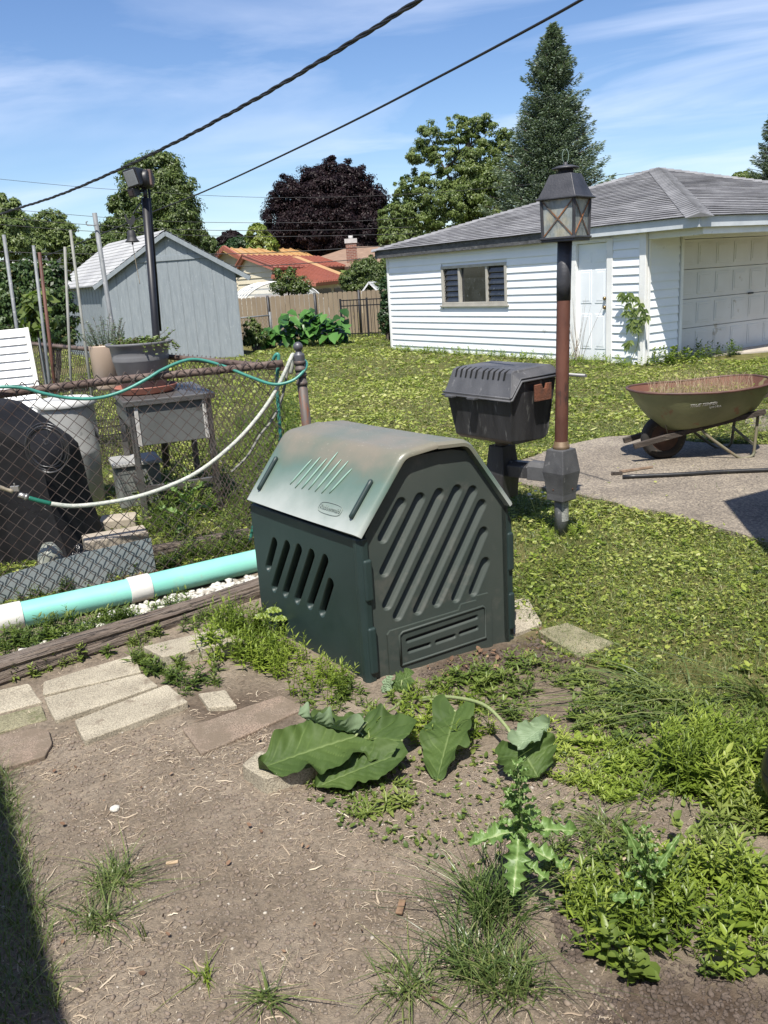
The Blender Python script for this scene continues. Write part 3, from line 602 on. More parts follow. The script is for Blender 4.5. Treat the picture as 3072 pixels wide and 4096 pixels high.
def lidhalf(name, prof, t0, t1, parent, th=.022, lb=None):
    prof = arcpts(prof, .042); prof = [prof[0], (prof[0][0]*.94+prof[1][0]*.06, prof[0][1]*.94+prof[1][1]*.06), (prof[0][0]*.08+prof[1][0]*.92, prof[0][1]*.08+prof[1][1]*.92)]+prof[1:-1]+[(prof[-1][0]*.85+prof[-2][0]*.15*0+prof[-2][0]*.15, prof[-1][1]*.85+prof[-2][1]*.15), prof[-1]]; k = len(prof); A_ = np.array(prof); nn = []
    for i in range(k):
        d = nrm(A_[min(i+1, k-1)]-A_[max(i-1, 0)]); nn.append(V(d[1], -d[0]))
    mb = MB(); m_ = 12; ts = [t0, t0+.012, t0+.03]+[t0+.03+(t1-t0-.06)*i/m_ for i in range(1, m_)]+[t1-.03, t1-.012, t1]
    vs = []; dr = [-.014, -.004, 0]
    for ti, t in enumerate(ts):
        q = min(ti, len(ts)-1-ti); dp = dr[q] if q < 3 else 0
        for i in range(k):
            e = min(i, k-1-i); vs.append(b3(A_[i][0]-nn[i][0]*dp, t, A_[i][1]-nn[i][1]*dp+(-.004*math.sin(math.pi*(t-t0)/(t1-t0)))))
    nt_ = len(ts)
    for ti, t in enumerate(ts):
        for i in range(k): vs.append(b3(A_[i][0]+nn[i][0]*th, t, A_[i][1]+nn[i][1]*th))
    fs = []; off = nt_*k
    for ti in range(nt_-1):
        for i in range(k-1):
            a = ti*k+i; fs.append((a, a+1, a+k+1, a+k)); a += off; fs.append((a, a+k, a+k+1, a+1))
        for i in (0, k-1):
            a = ti*k+i; fs.append((a, a+k, a+k+off, a+off))
    for ti in (0, nt_-1):
        for i in range(k-1): a = ti*k+i; fs.append((a, a+off, a+off+1, a+1))
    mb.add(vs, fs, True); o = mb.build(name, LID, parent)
    e = o.modifiers.new('e', 'EDGE_SPLIT'); e.split_angle = rad(50); return o
LL = [(-.032, .658), (.20, .965), (.368, .985)]; LR = [(.372, .982), (.53, .975), (.750, .660)]
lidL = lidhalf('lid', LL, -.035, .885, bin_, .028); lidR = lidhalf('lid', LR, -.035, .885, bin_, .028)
dsl = nrm(np.array(LL[1])-np.array(LL[0]))
def onlid(l, t, n=0):  # l along slope from the lower edge
    p = np.array(LL[0])+dsl*l; q = V(-dsl[1], dsl[0]); p = p+q*n; return b3(p[0], t, p[1])
for t in (.045, .80):
    mb = MB(); pts = [onlid(.065+.17*i/8, t, .008) for i in range(9)]; mb.tube([pts[0]-(pts[1]-pts[0])*.3]+pts+[pts[-1]+(pts[1]-pts[0])*.3], [.004]+[.011]*9+[.004], 10); mb.build('latch', DG, lidL)
mb = MB(); GR = surf('pale groove plastic', (.20, .33, .27), (.24, .37, .30), 5, rough=.5)
for k, (l0, l1) in enumerate(((.13, .27), (.12, .29), (.125, .29), (.13, .33), (.13, .30), (.13, .30), (.14, .27))):
    t = .60-.052*k-.04; w_ = .007
    mb.tube([onlid(l0+(l1-l0)*i/5, t+.03-.012*i, .0005) for i in range(6)], [.002, .0045, .005, .005, .0045, .0015], 6)
mb.build('rib', GR, lidL)
def text(name, body, size, M4, mat, parent=None, ext=.002, shear=0, font_bold=False, space=1, xs=1):
    cu = bpy.data.curves.new(name, 'FONT'); cu.body = body; cu.size = size; cu.extrude = ext; cu.shear = shear; cu.align_x = 'CENTER'; cu.align_y = 'CENTER'; cu.space_character = space
    if font_bold: cu.offset = size*.018
    tmp = bpy.data.objects.new(name, cu); COL.objects.link(tmp); dg = bpy.context.evaluated_depsgraph_get(); me = bpy.data.meshes.new_from_object(tmp.evaluated_get(dg)); bpy.data.objects.remove(tmp)
    me.transform(Matrix.Diagonal((xs, 1, 1, 1))); me.transform(M4); me.materials.clear(); me.materials.append(mat); o = bpy.data.objects.new(name, me); COL.objects.link(o); o.parent = parent; return o
def frame(o, x, y):
    x = nrm(np.array(x, float)); y = np.array(y, float); y = nrm(y-x*(x@y)); z = np.cross(x, y); M4 = Matrix.Identity(4)
    for i in range(3): M4[i][0] = x[i]; M4[i][1] = y[i]; M4[i][2] = z[i]; M4[i][3] = o[i]
    return M4
EMB = surf('embossed plastic shade', (.24, .29, .26), rough=.45)
text('logo_lettering', 'Rubbermaid', .030, frame(onlid(.075, .215, .0012), onlid(.075, 0)-onlid(.075, .3), onlid(.2, .2)-onlid(.1, .2)), EMB, lidL, .0012)
mb = MB(); ov = []
for i in range(33):
    t = 2*math.pi*i/32; cx, cy = math.cos(t), math.sin(t); ov.append(onlid(.075+.026*np.sign(cy)*abs(cy)**.55, .215-.083*np.sign(cx)*abs(cx)**.75, .0012))
mb.tube(ov, .0013, 6, caps=False); mb.build('logo_border', EMB, lidL)
# ------------------------------------------------------------------ gas lamp post
LP = V(1.13, 5.21)
lamp = thing('post_lantern', 'tall rusty post lantern with dusty glass panes standing beside the patio', 'lamp post', (LP[0], LP[1], 0))
RUST = surf('rusty brown paint', (.075, .028, .018), (.14, .055, .035), 6, rough=.65, stretch=(1, 1, .35), c3=(.03, .018, .015), s3=10, t3=.56, w3=.1, bump=.3, bscale=60)
BLKP = surf('weathered black paint', (.025, .026, .030), (.05, .05, .056), 7, rough=.5, c3=(.12, .12, .12), s3=20, t3=.67, bump=.2, bscale=90)
CAST = surf('weathered black casting', (.045, .046, .050), (.085, .086, .09), 7, rough=.65, c3=(.17, .17, .17), s3=24, t3=.62, w3=.12, bump=.5, bscale=120, bdist=.003)
def ll(p): return V(p[0]-LP[0], p[1]-LP[1], p[2])
lean = V(.028, 0)
mb = MB(); mb.tube([V(0, 0, -.05), V(0, 0, .34)], .044, 20); mb.build('lower_post', surf('grey painted pipe', (.11, .115, .12), (.075, .08, .085), 6, rough=.6, c3=(.2, .2, .2), s3=25), lamp)
# rating label: a curved sticker
m, N, L, P = newmat('faded printed sticker'); tc = N.new('ShaderNodeTexCoord'); wv = N.new('ShaderNodeTexWave'); wv.bands_direction = 'Z'; wv.inputs['Scale'].default_value = 30; L.new(tc.outputs['Object'], wv.inputs[0])
f = mixc(N, L, 1, ramp(N, L, wv.outputs['Fac'], [(.55, (0, 0, 0)), (.6, (1, 1, 1))]), ramp(N, L, noise(N, L, mp(N, L, tc.outputs['Object'], (160, 160, 40)), 1, 2), [(.45, (0, 0, 0)), (.5, (1, 1, 1))]), 'MULTIPLY')
L.new(mixc(N, L, f, (.30, .31, .29), (.12, .12, .12)), P.inputs['Base Color']); P.inputs['Roughness'].default_value = .6; STK = m
mb = MB(); vs = []
for z in (.09, .29):
    for i in range(9): t = rad(-100+i*13); vs.append(V(.0455*math.cos(t), .0455*math.sin(t), z))
mb.add(vs, [(i, i+1, i+10, i+9) for i in range(8)], True); mb.build('label', STK, lamp)
# housing: hexagonal-waisted box
ha = math.atan2(.28, .96)*0+rad(38)
def sq(r, z, a=ha, c=(0, 0)): return [V(c[0]+r*math.sqrt(2)*math.cos(a+math.pi/4+math.pi/2*k), c[1]+r*math.sqrt(2)*math.sin(a+math.pi/4+math.pi/2*k), z) for k in range(4)]
def loft(mb, rings):
    k = len(rings[0]); vs = [p for r in rings for p in r]; n = len(rings)
    fs = [(i*k+j, i*k+(j+1) % k, (i+1)*k+(j+1) % k, (i+1)*k+j) for i in range(n-1) for j in range(k)]+[tuple(reversed(range(k))), tuple((n-1)*k+j for j in range(k))]
    return mb.add(vs, fs)
mb = MB(); loft(mb, [sq(.066, .225), sq(.066, .27), sq(.084, .41), sq(.064, .555)]); mb.build('housing', CAST, lamp, .006)
mb = MB(); mb.lathe([(.05, .553), (.052, .56), (.052, .575), (.045, .577), (.045, .60), (.038, .602)], n=24); mb.build('collar', surf('corroded brass collar', (.16, .11, .06), (.10, .07, .045), 12, rough=.6, metal=.3), lamp)
T = V(lean[0], 0, 1.80)
mb = MB(); mb.tube([V(0, 0, .56), V(.012, 0, 1.15), V(.019, 0, 1.46)], .0405, 20, caps=False); mb.build('post', RUST, lamp)
mb = MB(); mb.tube([V(.0187, 0, 1.455), V(.02, 0, 1.56), V(.028, 0, 1.80)], [.042, .0425, .043], 20); mb.build('post_shadow_paint', BLKP, lamp)  # black upper length paints in the lantern's shadow on the rusty post
for k, (x, y) in enumerate(((-.055, -.045), (.058, -.048))):
    mb = MB(); mb.lathe([(0, -.02), (.008, -.018), (.008, -.006), (0, -.004)], V(x, y, .30), 10, R=np.stack([V(1, 0, 0), V(0, 0, 1), V(0, -1, 0)], 1)); mb.build('bolt', RUST, lamp)
# lantern head
la = rad(51); LH = V(.033, .0, 0)
def lsq(r, z): return sq(r, z, la, LH)
mb = MB(); loft(mb, [lsq(.105, 1.788), lsq(.105, 1.802), lsq(.112, 1.802), lsq(.112, 1.815)]); mb.build('lantern_base', BLKP, lamp, .003)
zb, zt = 1.815, 2.02
for k in range(4):
    mb = MB(); a = lsq(.098, zb)[k]; b = lsq(.103, zt)[k]; mb.bar(a, b, .016, .016, up=lsq(1, 0)[k]-LH); mb.build('corner_bar', BLKP, lamp, .002)
m, N, L, P = newmat('dusty lantern glass'); tc = N.new('ShaderNodeTexCoord'); vec = tc.outputs['Object']; sp = N.new('ShaderNodeSeparateXYZ'); L.new(vec, sp.inputs[0])
gr = ramp(N, L, noise(N, L, mp(N, L, vec, (1, 1, .35)), 22, 5, .7), [(.35, (.42, .42, .42)), (.62, (.85, .85, .85))])
c = mixc(N, L, ramp(N, L, noise(N, L, vec, 12, 3), [(.45, (0, 0, 0)), (.6, (1, 1, 1))]), (.30, .33, .32), (.42, .40, .31)); L.new(c, P.inputs['Base Color']); P.inputs['Roughness'].default_value = .35
tr = N.new('ShaderNodeBsdfTransparent'); tr.inputs[0].default_value = (.85, .88, .87, 1); mx = N.new('ShaderNodeMixShader'); L.new(gr, mx.inputs[0]); L.new(tr.outputs[0], mx.inputs[1]); L.new(P.outputs[0], mx.inputs[2]); L.new(mx.outputs[0], N['Material Output'].inputs[0])
DGL = m; STRAP = surf('rust stained strap', (.08, .07, .06), (.22, .09, .03), 14, rough=.7); STRAP2 = surf('orange rust strap', (.36, .13, .04), (.25, .10, .04), 14, rough=.7)
for k in range(4):
    a0, a1, b0, b1 = lsq(.096, zb)[k], lsq(.096, zb)[(k+1) % 4], lsq(.101, zt)[k], lsq(.101, zt)[(k+1) % 4]
    mb = MB(); nn = nrm(np.cross(a1-a0, b0-a0)); mb.add([a0, a1, b1, b0, a0-nn*.003, a1-nn*.003, b1-nn*.003, b0-nn*.003], [(0, 1, 2, 3), (7, 6, 5, 4)]); g_ = mb.build('glass_pane', DGL, lamp)
    for (p, q) in ((a0, b1), (a1, b0)):
        mb = MB(); mb.bar(p+(q-p)*.03+nn*.004, q+(p-q)*.03+nn*.004, .007, .002, up=nn); mb.build('cross_strap', STRAP2 if (k == 2 and p is a0) else STRAP, g_)
mb = MB(); loft(mb, [lsq(.118, 2.018), lsq(.128, 2.022), lsq(.128, 2.03), lsq(.118, 2.034)]); mb.build('roof_rim', BLKP, lamp, .002)
mb = MB(); loft(mb, [lsq(.118, 2.032), lsq(.100, 2.075), lsq(.068, 2.158)]); mb.build('lantern_roof', BLKP, lamp, .003)
mb = MB(); mb.lathe([(.045, 2.15), (.045, 2.185), (.066, 2.183), (.078, 2.186), (.076, 2.194), (.045, 2.204), (.012, 2.208), (.012, 2.222), (0, 2.224)], LH, 28); mb.build('cap', BLKP, lamp)
mb = MB(); mb.tube([LH+V(.020*math.sin(t)*.9, 0, 2.255-.038*math.cos(t)) for t in np.linspace(-2.9, 2.9, 20)], .0022, 6); mb.build('ring', surf('verdigris wire', (.18, .25, .2), rough=.6), lamp)
mb = MB(); mb.tube([LH+V(0, 0, 1.81), LH+V(0, 0, 1.9)], .009, 8); mb.lathe([(.012, 1.9), (.02, 1.915), (.012, 1.945), (0, 1.95)], LH, 10); mb.build('burner', surf('old ceramic', (.3, .28, .24), rough=.7), lamp)
# ------------------------------------------------------------------ grill on its own pedestal, joined by the arm
GX0 = V(.83, 5.50); ga = nrm(G(1110, 865, .89)[:2]*0+V(.905, -.425)); gb = V(-ga[1], ga[0])
# front faces the viewer's left; ga runs along the front (left -> near corner), gb runs back
gax = nrm(V(.58, -.815)); gbx = V(-gax[1], gax[0]); FW = .615
GC = V(.445, 5.585)
grill = thing('grill', 'black cast gas barbecue grill on a pedestal beside the rusty lamp post', 'grill', (GC[0], GC[1], 0))
def gl(a, b, z): p = gax*a+gbx*b; return V(p[0], p[1], z)
DEP = .42
zr = .885
def grlid(mb, rings):
    return loft(mb, rings)
def rect(a0, a1, b0, b1, z, zb_=None): return [gl(a0, b0, z), gl(a1, b0, z), gl(a1, b1, zb_ if zb_ is not None else z), gl(a0, b1, zb_ if zb_ is not None else z)]
GRM = surf('weathered cast aluminium', (.050, .051, .055), (.10, .10, .105), 5, rough=.55, c3=(.20, .20, .20), s3=28, t3=.62, w3=.12, bump=.5, bscale=130, bdist=.003, stretch=(1, 1, .5))
GRB = surf('greasy black casting', (.018, .018, .020), (.045, .045, .048), 7, rough=.4, c3=(.13, .13, .125), s3=18, t3=.60, w3=.06, bump=.5, bscale=90, bdist=.003, stretch=(1.5, 1.5, .22))
# body and lid: side profiles (b, z, inset along a) joined across the width
def sideloft(pts, a0, a1):
    A_ = [gl(a0+i_, b_, z_) for b_, z_, i_ in pts]; B_ = [gl(a1-i_, b_, z_) for b_, z_, i_ in pts]; return loft(MB(), [A_, B_])
HS = .105
mb = sideloft([(.075, .60, .06), (.045, .625, .045), (.012, zr-.015, .015), (.015, zr, .012), (.095, zr+HS-.004, .012), (DEP-.012, zr+HS-.004, .012), (DEP-.05, .63, .045), (DEP-.08, .60, .06)], 0, FW)
gbody = mb.build('body', GRB, grill, .008)
mb = sideloft([(-.006, zr-.004, -.006), (.006, zr-.004, -.006), (.088, zr+HS, -.006), (DEP+.005, zr+HS+.004, -.006), (DEP-.005, 1.05, .03), (DEP-.03, 1.068, .045), (.075, 1.062, .045), (.048, 1.048, .035)], 0, FW)
glid = mb.build('lid', GRM, grill, .010, 3)
for n_, rr, dz in ((0, .0075, .004), (1, .006, .022)):
    ln = [(-.012, zr+dz), (.008, zr+dz), (.088, zr+HS+dz), (DEP+.006, zr+HS+dz+.004)]
    e = .006 if n_ == 0 else -.0
    mb = MB(); mb.tube([gl(-e, b_, z_) for b_, z_ in reversed(ln)]+[gl(FW+e, b_, z_) for b_, z_ in ln], rr, 6); mb.build('lid_rim', GRM, glid)
mb = MB()
for k in range(10):
    a = .075+(k+(1 if k > 4 else 0)*.35)*(FW-.16)/9.6
    mb = MB(); mb.add([gl(a, .030, 1.005), gl(a+.013, .030, 1.005), gl(a+.013, .045, 1.052), gl(a, .045, 1.052), gl(a, .05, 1.0), gl(a+.013, .05, 1.0), gl(a+.013, .085, 1.0655), gl(a, .085, 1.0655)], [(0, 1, 2, 3), (7, 6, 5, 4), (0, 4, 5, 1), (3, 2, 6, 7), (0, 3, 7, 4), (1, 5, 6, 2)]); mb.build('vent', HOLE, glid)
for a in (.10, .31):
    mb = MB(); mb.box(gl(a, -.03, zr+.002), (.07, .05, .016), np.stack([V(*gax, 0), V(*gbx, 0), V(0, 0, 1)], 1)); mb.build('handle', GRM, glid, .004)
mb = MB(); ex = gl(FW+.003, .30, 0)
mb.prism([(.19, .862), (.33, .862), (.33, .965), (.29, .965), (.28, .935), (.255, .935), (.245, .965), (.19, .962)], lambda a, b, d: gl(FW+d, a, b), .006, .022); br = mb.build('bracket', surf('flaking rust plate', (.17, .06, .03), (.09, .04, .025), 18, rough=.85, bump=.5, bscale=80), grill, .002)
mb = MB(); mb.tube([gl(.05, DEP+.03, 1.0), gl(FW+.19, DEP+.03, 1.0)], .011, 12); mb.build('rod', surf('grey rod', (.22, .22, .22), rough=.5, metal=.4), grill)
# pedestal and arm
pc = ll(V(GX0[0]+.02, GX0[1]+.03, 0)); pcc = V(GX0[0]+.0-GC[0], GX0[1]-GC[1]); 
pcc = V(.80-GC[0], 5.48-GC[1])
mb = MB(); loft(mb, [sq(.070, .20, ha, pcc), sq(.072, .26, ha, pcc), sq(.080, .36, ha, pcc), sq(.062, .55, ha, pcc)]); mb.build('pedestal', GRB, grill, .006)
mb = MB(); mb.lathe([(.045, .545), (.045, .61)], V(pcc[0], pcc[1], 0), 16); mb.build('pedestal_neck', surf('corroded steel neck', (.16, .12, .08), rough=.7), grill)
A0 = V(pcc[0], pcc[1], .40); A1 = V(LP[0]-GC[0], LP[1]-GC[1], .40)
mb = MB(); d = nrm(A1-A0); sd = V(-d[1], d[0], 0)
def arm_ring(c, w_, z0, z1): return [c+sd*w_+V(0, 0, z0-.40), c-sd*w_+V(0, 0, z0-.40), c-sd*w_+V(0, 0, z1-.40-.025), c-sd*(w_-.03)+V(0, 0, z1-.40), c+sd*(w_-.03)+V(0, 0, z1-.40), c+sd*w_+V(0, 0, z1-.40-.025)]
Lr = np.linalg.norm(A1-A0); loft(mb, [arm_ring(A0+d*.05, .055, .35, .45), arm_ring(A0+d*Lr*.5, .055, .35, .45)]); mb.build('arm', GRB, grill, .004)
mb = MB(); loft(mb, [arm_ring(A0+d*Lr*.502, .060, .345, .458), arm_ring(A0+d*(Lr-.05), .060, .345, .458)]); mb.build('arm', CAST, grill, .004)
# ------------------------------------------------------------------ wheelbarrow
WB = V(2.72, 7.05)
# tray frame: x from front (left) to handles (right)
wl = G(1360, 846, .60); wr = G(1655, 826, .60); wn_ = G(1505, 861, .60); 
wx = nrm((wr-wl)[:2]); wy = V(-wx[1], wx[0]); WLn = float(np.linalg.norm((wr-wl)[:2]))
barrow = thing('wheelbarrow', 'old rusty green wheelbarrow full of dry weeds parked on the patio', 'wheelbarrow', (wl[0], wl[1], 0), math.atan2(wx[1], wx[0]))
OLIVE = surf('faded olive enamel', (.205, .22, .105), (.14, .155, .075), 3, rough=.45, c3=(.20, .11, .055), s3=7, t3=.60, w3=.08, r2=.65, bump=.15, bscale=60)
RIN = surf('rusted tray inside', (.16, .07, .045), (.11, .045, .03), 4, rough=.8, c3=(.22, .19, .09), s3=5, t3=.6, bump=.3, bscale=60)
# outline of the rim (x, y) and of the bottom, as super-ellipse blends
def rimpt(t):
    c, s_ = math.cos(t), math.sin(t); cx = np.sign(c)*abs(c)**(.75); sy = np.sign(s_)*abs(s_)**(.8)
    x = WLn*.5+cx*WLn*.5; wd = .37+.07*(x/WLn); return x, sy*wd*.98
def botpt(t):
    c, s_ = math.cos(t), math.sin(t); cx = np.sign(c)*abs(c)**.6; sy = np.sign(s_)*abs(s_)**.6
    return WLn*.56+cx*WLn*.28, sy*.19
def traypt(t, f, inn=0):
    xr, yr = rimpt(t); xb, yb = botpt(t); g_ = f**.8
    zt_ = .60+.012*abs(math.cos(t))+.03*max(0, math.cos(t)); zb_ = .285+.10*((botpt(t)[0]-WLn*.3)/(WLn*.6)-.2)
    x = xb+(xr-xb)*g_; y = yb+(yr-yb)*g_; z = zb_+(zt_-zb_)*(f**1.25); k = 1-inn/.3
    return V(WLn*.53+(x-WLn*.53)*k, y*k, z+inn*.4)
NT = 48; FR = [0, .04, .12, .3, .5, .7, .85, 1.0]
def trayshell(inn, flip):
    vs = [traypt(2*math.pi*j/NT, f, inn) for f in FR for j in range(NT)]; vs.append(V(WLn*.56, 0, .30+inn)); fs = [(i*NT+j, i*NT+(j+1) % NT, (i+1)*NT+(j+1) % NT, (i+1)*NT+j) for i in range(len(FR)-1) for j in range(NT)]
    fs += [(len(vs)-1, (j+1) % NT, j) for j in range(NT)]; return vs, fs
mb = MB(); mb.add(*trayshell(0, 0), True); tray = mb.build('tray', OLIVE, barrow)
mb = MB(); mb.add(*trayshell(.004, 0), True); mb.build('tray_lining', RIN, tray)
mb = MB(); rp = [traypt(2*math.pi*j/NT, 1.0)+V(0, 0, .002) for j in range(NT+1)]; mb.tube(rp, .0105, 8, caps=False); mb.build('rim', surf('rusted brown rim', (.12, .06, .045), (.07, .035, .03), 8, rough=.55), tray)
# soil and dry weeds in the tray
mb = MB(); vs = [V(WLn*.53+(traypt(2*math.pi*j/NT, .8)[0]-WLn*.53)*.985, traypt(2*math.pi*j/NT, .8)[1]*.985, .545+.008*math.sin(j*1.9)) for j in range(NT)]+[V(WLn*.53, 0, .565)]; mb.add(vs, [(NT, j, (j+1) % NT) for j in range(NT)]); mb.build('soil_fill', surf('dry soil', (.12, .09, .05), (.2, .15, .08), 20, rough=1, bump=.8, bscale=60), barrow)
WHL = surf('lettering white', (.62, .62, .58), rough=.6)
def trayface(u_, v_): # decal plane on the near side
    t = -math.pi/2; p = traypt(t, .78); q = traypt(t, .62); return p, q
pA = traypt(-math.pi/2, .86); pB = traypt(-math.pi/2, .60); upv = nrm(pA-pB); tx = V(1, .0, .0); xA = traypt(-1.75, .78); xB = traypt(-1.25, .78); tx = nrm(xB-xA)
cpt = traypt(-math.pi/2-.12, .75)+np.cross(tx, upv)*.008
text('lettering', 'TRUE TEMPER', .038, frame(cpt, tx, upv), WHL, tray, .001, .3, True, .95, 1.0)
text('lettering', 'U★S★A', .026, frame(cpt+tx*.10-upv*.034, tx, upv), WHL, tray, .001, 0, True)
# wheel
wc = V(.30, 0, .195); Rm = np.stack([V(1, 0, 0), V(0, 0, 1), V(0, 1, 0)], 1)
TYR = surf('black rubber', (.018, .017, .016), (.03, .027, .024), 10, rough=.8, c3=(.07, .055, .04), s3=20)
pr = [(.118, -.035)]+[(.15+.045*math.sin(t)**.8 if 0 < t < math.pi else .15, -.05*math.cos(t)) for t in np.linspace(.05, math.pi-.05, 13)]+[(.118, .035)]
mb = MB(); mb.lathe(pr, wc, 36, R=Rm); wh = mb.build('wheel', TYR, barrow)
mb = MB(); mb.lathe([(0, -.05), (.02, -.05), (.02, -.02), (.06, -.012), (.10, -.024), (.125, -.036), (.13, -.03), (.13, .03), (.125, .036), (.10, .024), (.06, .012), (.02, .02), (.02, .05), (0, .05)], wc, 28, R=Rm); mb.build('rim', surf('rusty wheel rim', (.09, .045, .03), (.05, .03, .022), 9, rough=.7), wh)
WOOD = surf('rotten grey timber', (.07, .055, .045), (.035, .028, .023), 4, rough=.9, stretch=(1, 8, 8), c3=(.12, .10, .08), s3=10, bump=.7, bscale=20)
for s_ in (-1, 1):
    mb = MB(); mb.bar(V(.0, s_*.13, .155), V(.62, s_*.17, .30), .04, .045); mb.bar(V(.60, s_*.168, .295), V(1.50 if s_ > 0 else 1.05, s_*.26, .505 if s_ > 0 else .40), .04, .045); mb.build('handle', WOOD, barrow, .004)
STEELG = surf('olive steel tube', (.13, .13, .085), (.18, .16, .11), 6, rough=.6, c3=(.14, .07, .04), s3=14)
for s_ in (-1, 1):
    y = s_*.20; mb = MB(); mb.tube(spline([V(.55, y*.85, .275), V(.62, y, .20), V(.86, y*1.1, .02), V(.93, y*1.1, .012), V(.985, y*1.1, .03), V(1.0, y*1.05, .10), V(1.02, y, .385)], 6), .0125, 8); mb.build('leg', STEELG, barrow)
mb = MB(); mb.bar(V(.99, -.2, .12), V(.99, .2, .20), .025, .006, up=(1, 0, 0)); mb.build('leg_brace', STEELG, barrow)
mb = MB(); mb.tube([V(.30, -.11, .195), V(.30, .11, .195)], .008, 8); mb.build('axle', STEELG, barrow)
mb = MB()
mb.tube([V(.30, -.13, .2), V(.22, -.16, .45)], .005, 6)
mb.build('tray_strut', STEELG, barrow)
# ------------------------------------------------------------------ chain link fences
RUSTW = surf('rusty galvanised wire', (.065, .042, .033), (.13, .11, .10), 9, rough=.65, metal=.2, c3=(.34, .34, .34), s3=22, t3=.64)
RUSTP = surf('rusty rail pipe', (.075, .045, .035), (.15, .11, .09), 8, rough=.7, stretch=(1, 1, 3), c3=(.035, .022, .02), s3=14, t3=.58, bump=.4, bscale=70)
GALV = surf('dull galvanised pipe', (.20, .21, .215), (.14, .15, .155), 8, rough=.65, metal=.15, c3=(.30, .30, .30), s3=24)
def chain(p0, p1, z0, z1, pw, parent, r=.0022, zs=None, mat=RUSTW):
    L_ = np.linalg.norm(p1-p0); d = (p1-p0)/L_; n = V(-d[1], d[0]); N_ = int(L_/pw); zs = zs or pw
    K = int((z1-z0)/zs); Vs = []; Fs = []; base = 0
    for k in range(N_):
        pts = []
        for j in range(K+1):
            side = (j+k) % 2; x = (k+side)*pw+(RS.rand()-.5)*.002; off = .004*(1 if side else -1); z = z0+j*zs
            q = p0+d*x+n*(off+.010*(fbm(np.array([x*1.0]), np.array([z]), 3, 2, 3)[0]-.5)); pts.append(V(q[0], q[1], z))
        pts[-1] = pts[-1]+V(0, 0, .012); T = np.array(pts); k_ = len(T)
        for i in range(k_):
            t = nrm(T[min(i+1, k_-1)]-T[max(i-1, 0)]); a = nrm(np.cross(t, V(n[0], n[1], 0))); b = V(n[0], n[1], 0)
            Vs += [T[i]+a*r, T[i]+b*r, T[i]-a*r, T[i]-b*r]
        for i in range(k_-1):
            for j in range(4): Fs.append((base+i*4+j, base+i*4+(j+1) % 4, base+(i+1)*4+(j+1) % 4, base+(i+1)*4+j))
        base += 4*k_
    return npmesh('wire_mesh', np.array(Vs), np.array(Fs), mat, parent=parent, smooth=True)
FE = V(-.53, 5.19); FL = V(-3.3, 4.08); fd = nrm(FE-FL); fn_ = V(fd[1], -fd[0])   # fn_ towards the viewer
fence = thing('chain_link_fence', 'rusty chain-link fence along the mint drain pipe with hoses hung over it', 'chain-link fence', (FL[0], FL[1], 0))
flen = float(np.linalg.norm(FE-FL))
def fl_(s_, z, n=0): p = fd*s_+fn_*n; return V(p[0], p[1], z)
chain(V(0, 0), fd*(flen-.03), .02, 1.235, .0385, fence, .0029)
mb = MB(); mb.tube([fl_(s_, 1.155+.035*s_/flen+.004*math.sin(s_*4), -.026) for s_ in np.linspace(0, flen-.02, 24)], .0225, 12); mb.build('top_rail', RUSTP, fence)
for k in range(8):
    s_ = .35+k*.37
    if s_ > flen-.1: break
    mb = MB(); z = 1.155+.035*s_/flen; mb.tube([fl_(s_+.012*math.sin(t)*.4, z+.03*math.cos(t), -.026+.03*math.sin(t)) for t in np.linspace(0, 6.28, 14)], .0028, 5, caps=False); mb.build('wire_tie', RUSTW, fence)
pt = AT(644, 752, 5.17)-V(FL[0], FL[1], 0); pb_ = AT(662, 915, 5.17)-V(FL[0], FL[1], 0); ax = nrm(pt-pb_); pz = pb_+ax*(-.05-pb_[2])/ax[2]
POSTM = surf('rusting steel post', (.105, .09, .08), (.07, .055, .048), 9, rough=.6, stretch=(1, 1, .3), c3=(.15, .055, .025), s3=7, t3=.56, metal=.1)
GREYI = surf('dull grey iron', (.10, .10, .11), (.07, .07, .075), 10, rough=.45, metal=.3)
mb = MB(); mb.tube([pz, pt-ax*.055], .030, 20); post = mb.build('end_post', POSTM, fence)
Rp = np.stack([nrm(np.cross(V(0, 1, 0), ax)), nrm(np.cross(ax, nrm(np.cross(V(0, 1, 0), ax)))), ax], 1)
mb = MB(); mb.lathe([(.0325, -.075), (.0335, -.045), (.0325, -.035), (.021, -.03), (.019, -.022)]+[(.0295*math.sin(t), .008-.0295*math.cos(t)) for t in np.linspace(.62, math.pi, 14)], pt, 24, R=Rp); mb.build('finial', GREYI, post)
for k, z in enumerate((-.085, -.125, -.16, -.21)):
    mb = MB(); mb.lathe([(.031, -.011), (.0345, -.010), (.0345, .010), (.031, .011)], pt+ax*z, 20, R=Rp); mb.build('brace_band', POSTM, post)
# back fence, running away from the same post
BE = V(-3.95, 10.07); BS = FE+V(-.02, .05)
bf2 = thing('chain_link_fence', 'brown chain-link fence running back behind the potting table to the garden stakes', 'chain-link fence', (BE[0], BE[1], 0)); bd = nrm(BS-BE); bl_ = float(np.linalg.norm(BS-BE)); BEE = BE-bd*2.5
chain(-bd*3.0, bd*(bl_-.04), .02, 1.20, .0385, bf2, .0028)
mb = MB(); mb.tube([V(*(bd*s_), 1.155-.01*s_/bl_*0) for s_ in np.linspace(-3, bl_-.03, 20)], .021, 10); mb.build('top_rail', RUSTP, bf2)
up = [AT(78, 727, 9.3), AT(90, 806, 9.3)]
for s_ in (.15, 3.0):
    if s_ == 3.0: continue
mb = MB(); q = AT(84, 730, 9.45); mb.bar(V(q[0]-BE[0], q[1]-BE[1], -.1), V(q[0]-BE[0], q[1]-BE[1], q[2]), .045, .012); upost = mb.build('perforated_post', GALV, bf2)
mb = MB()
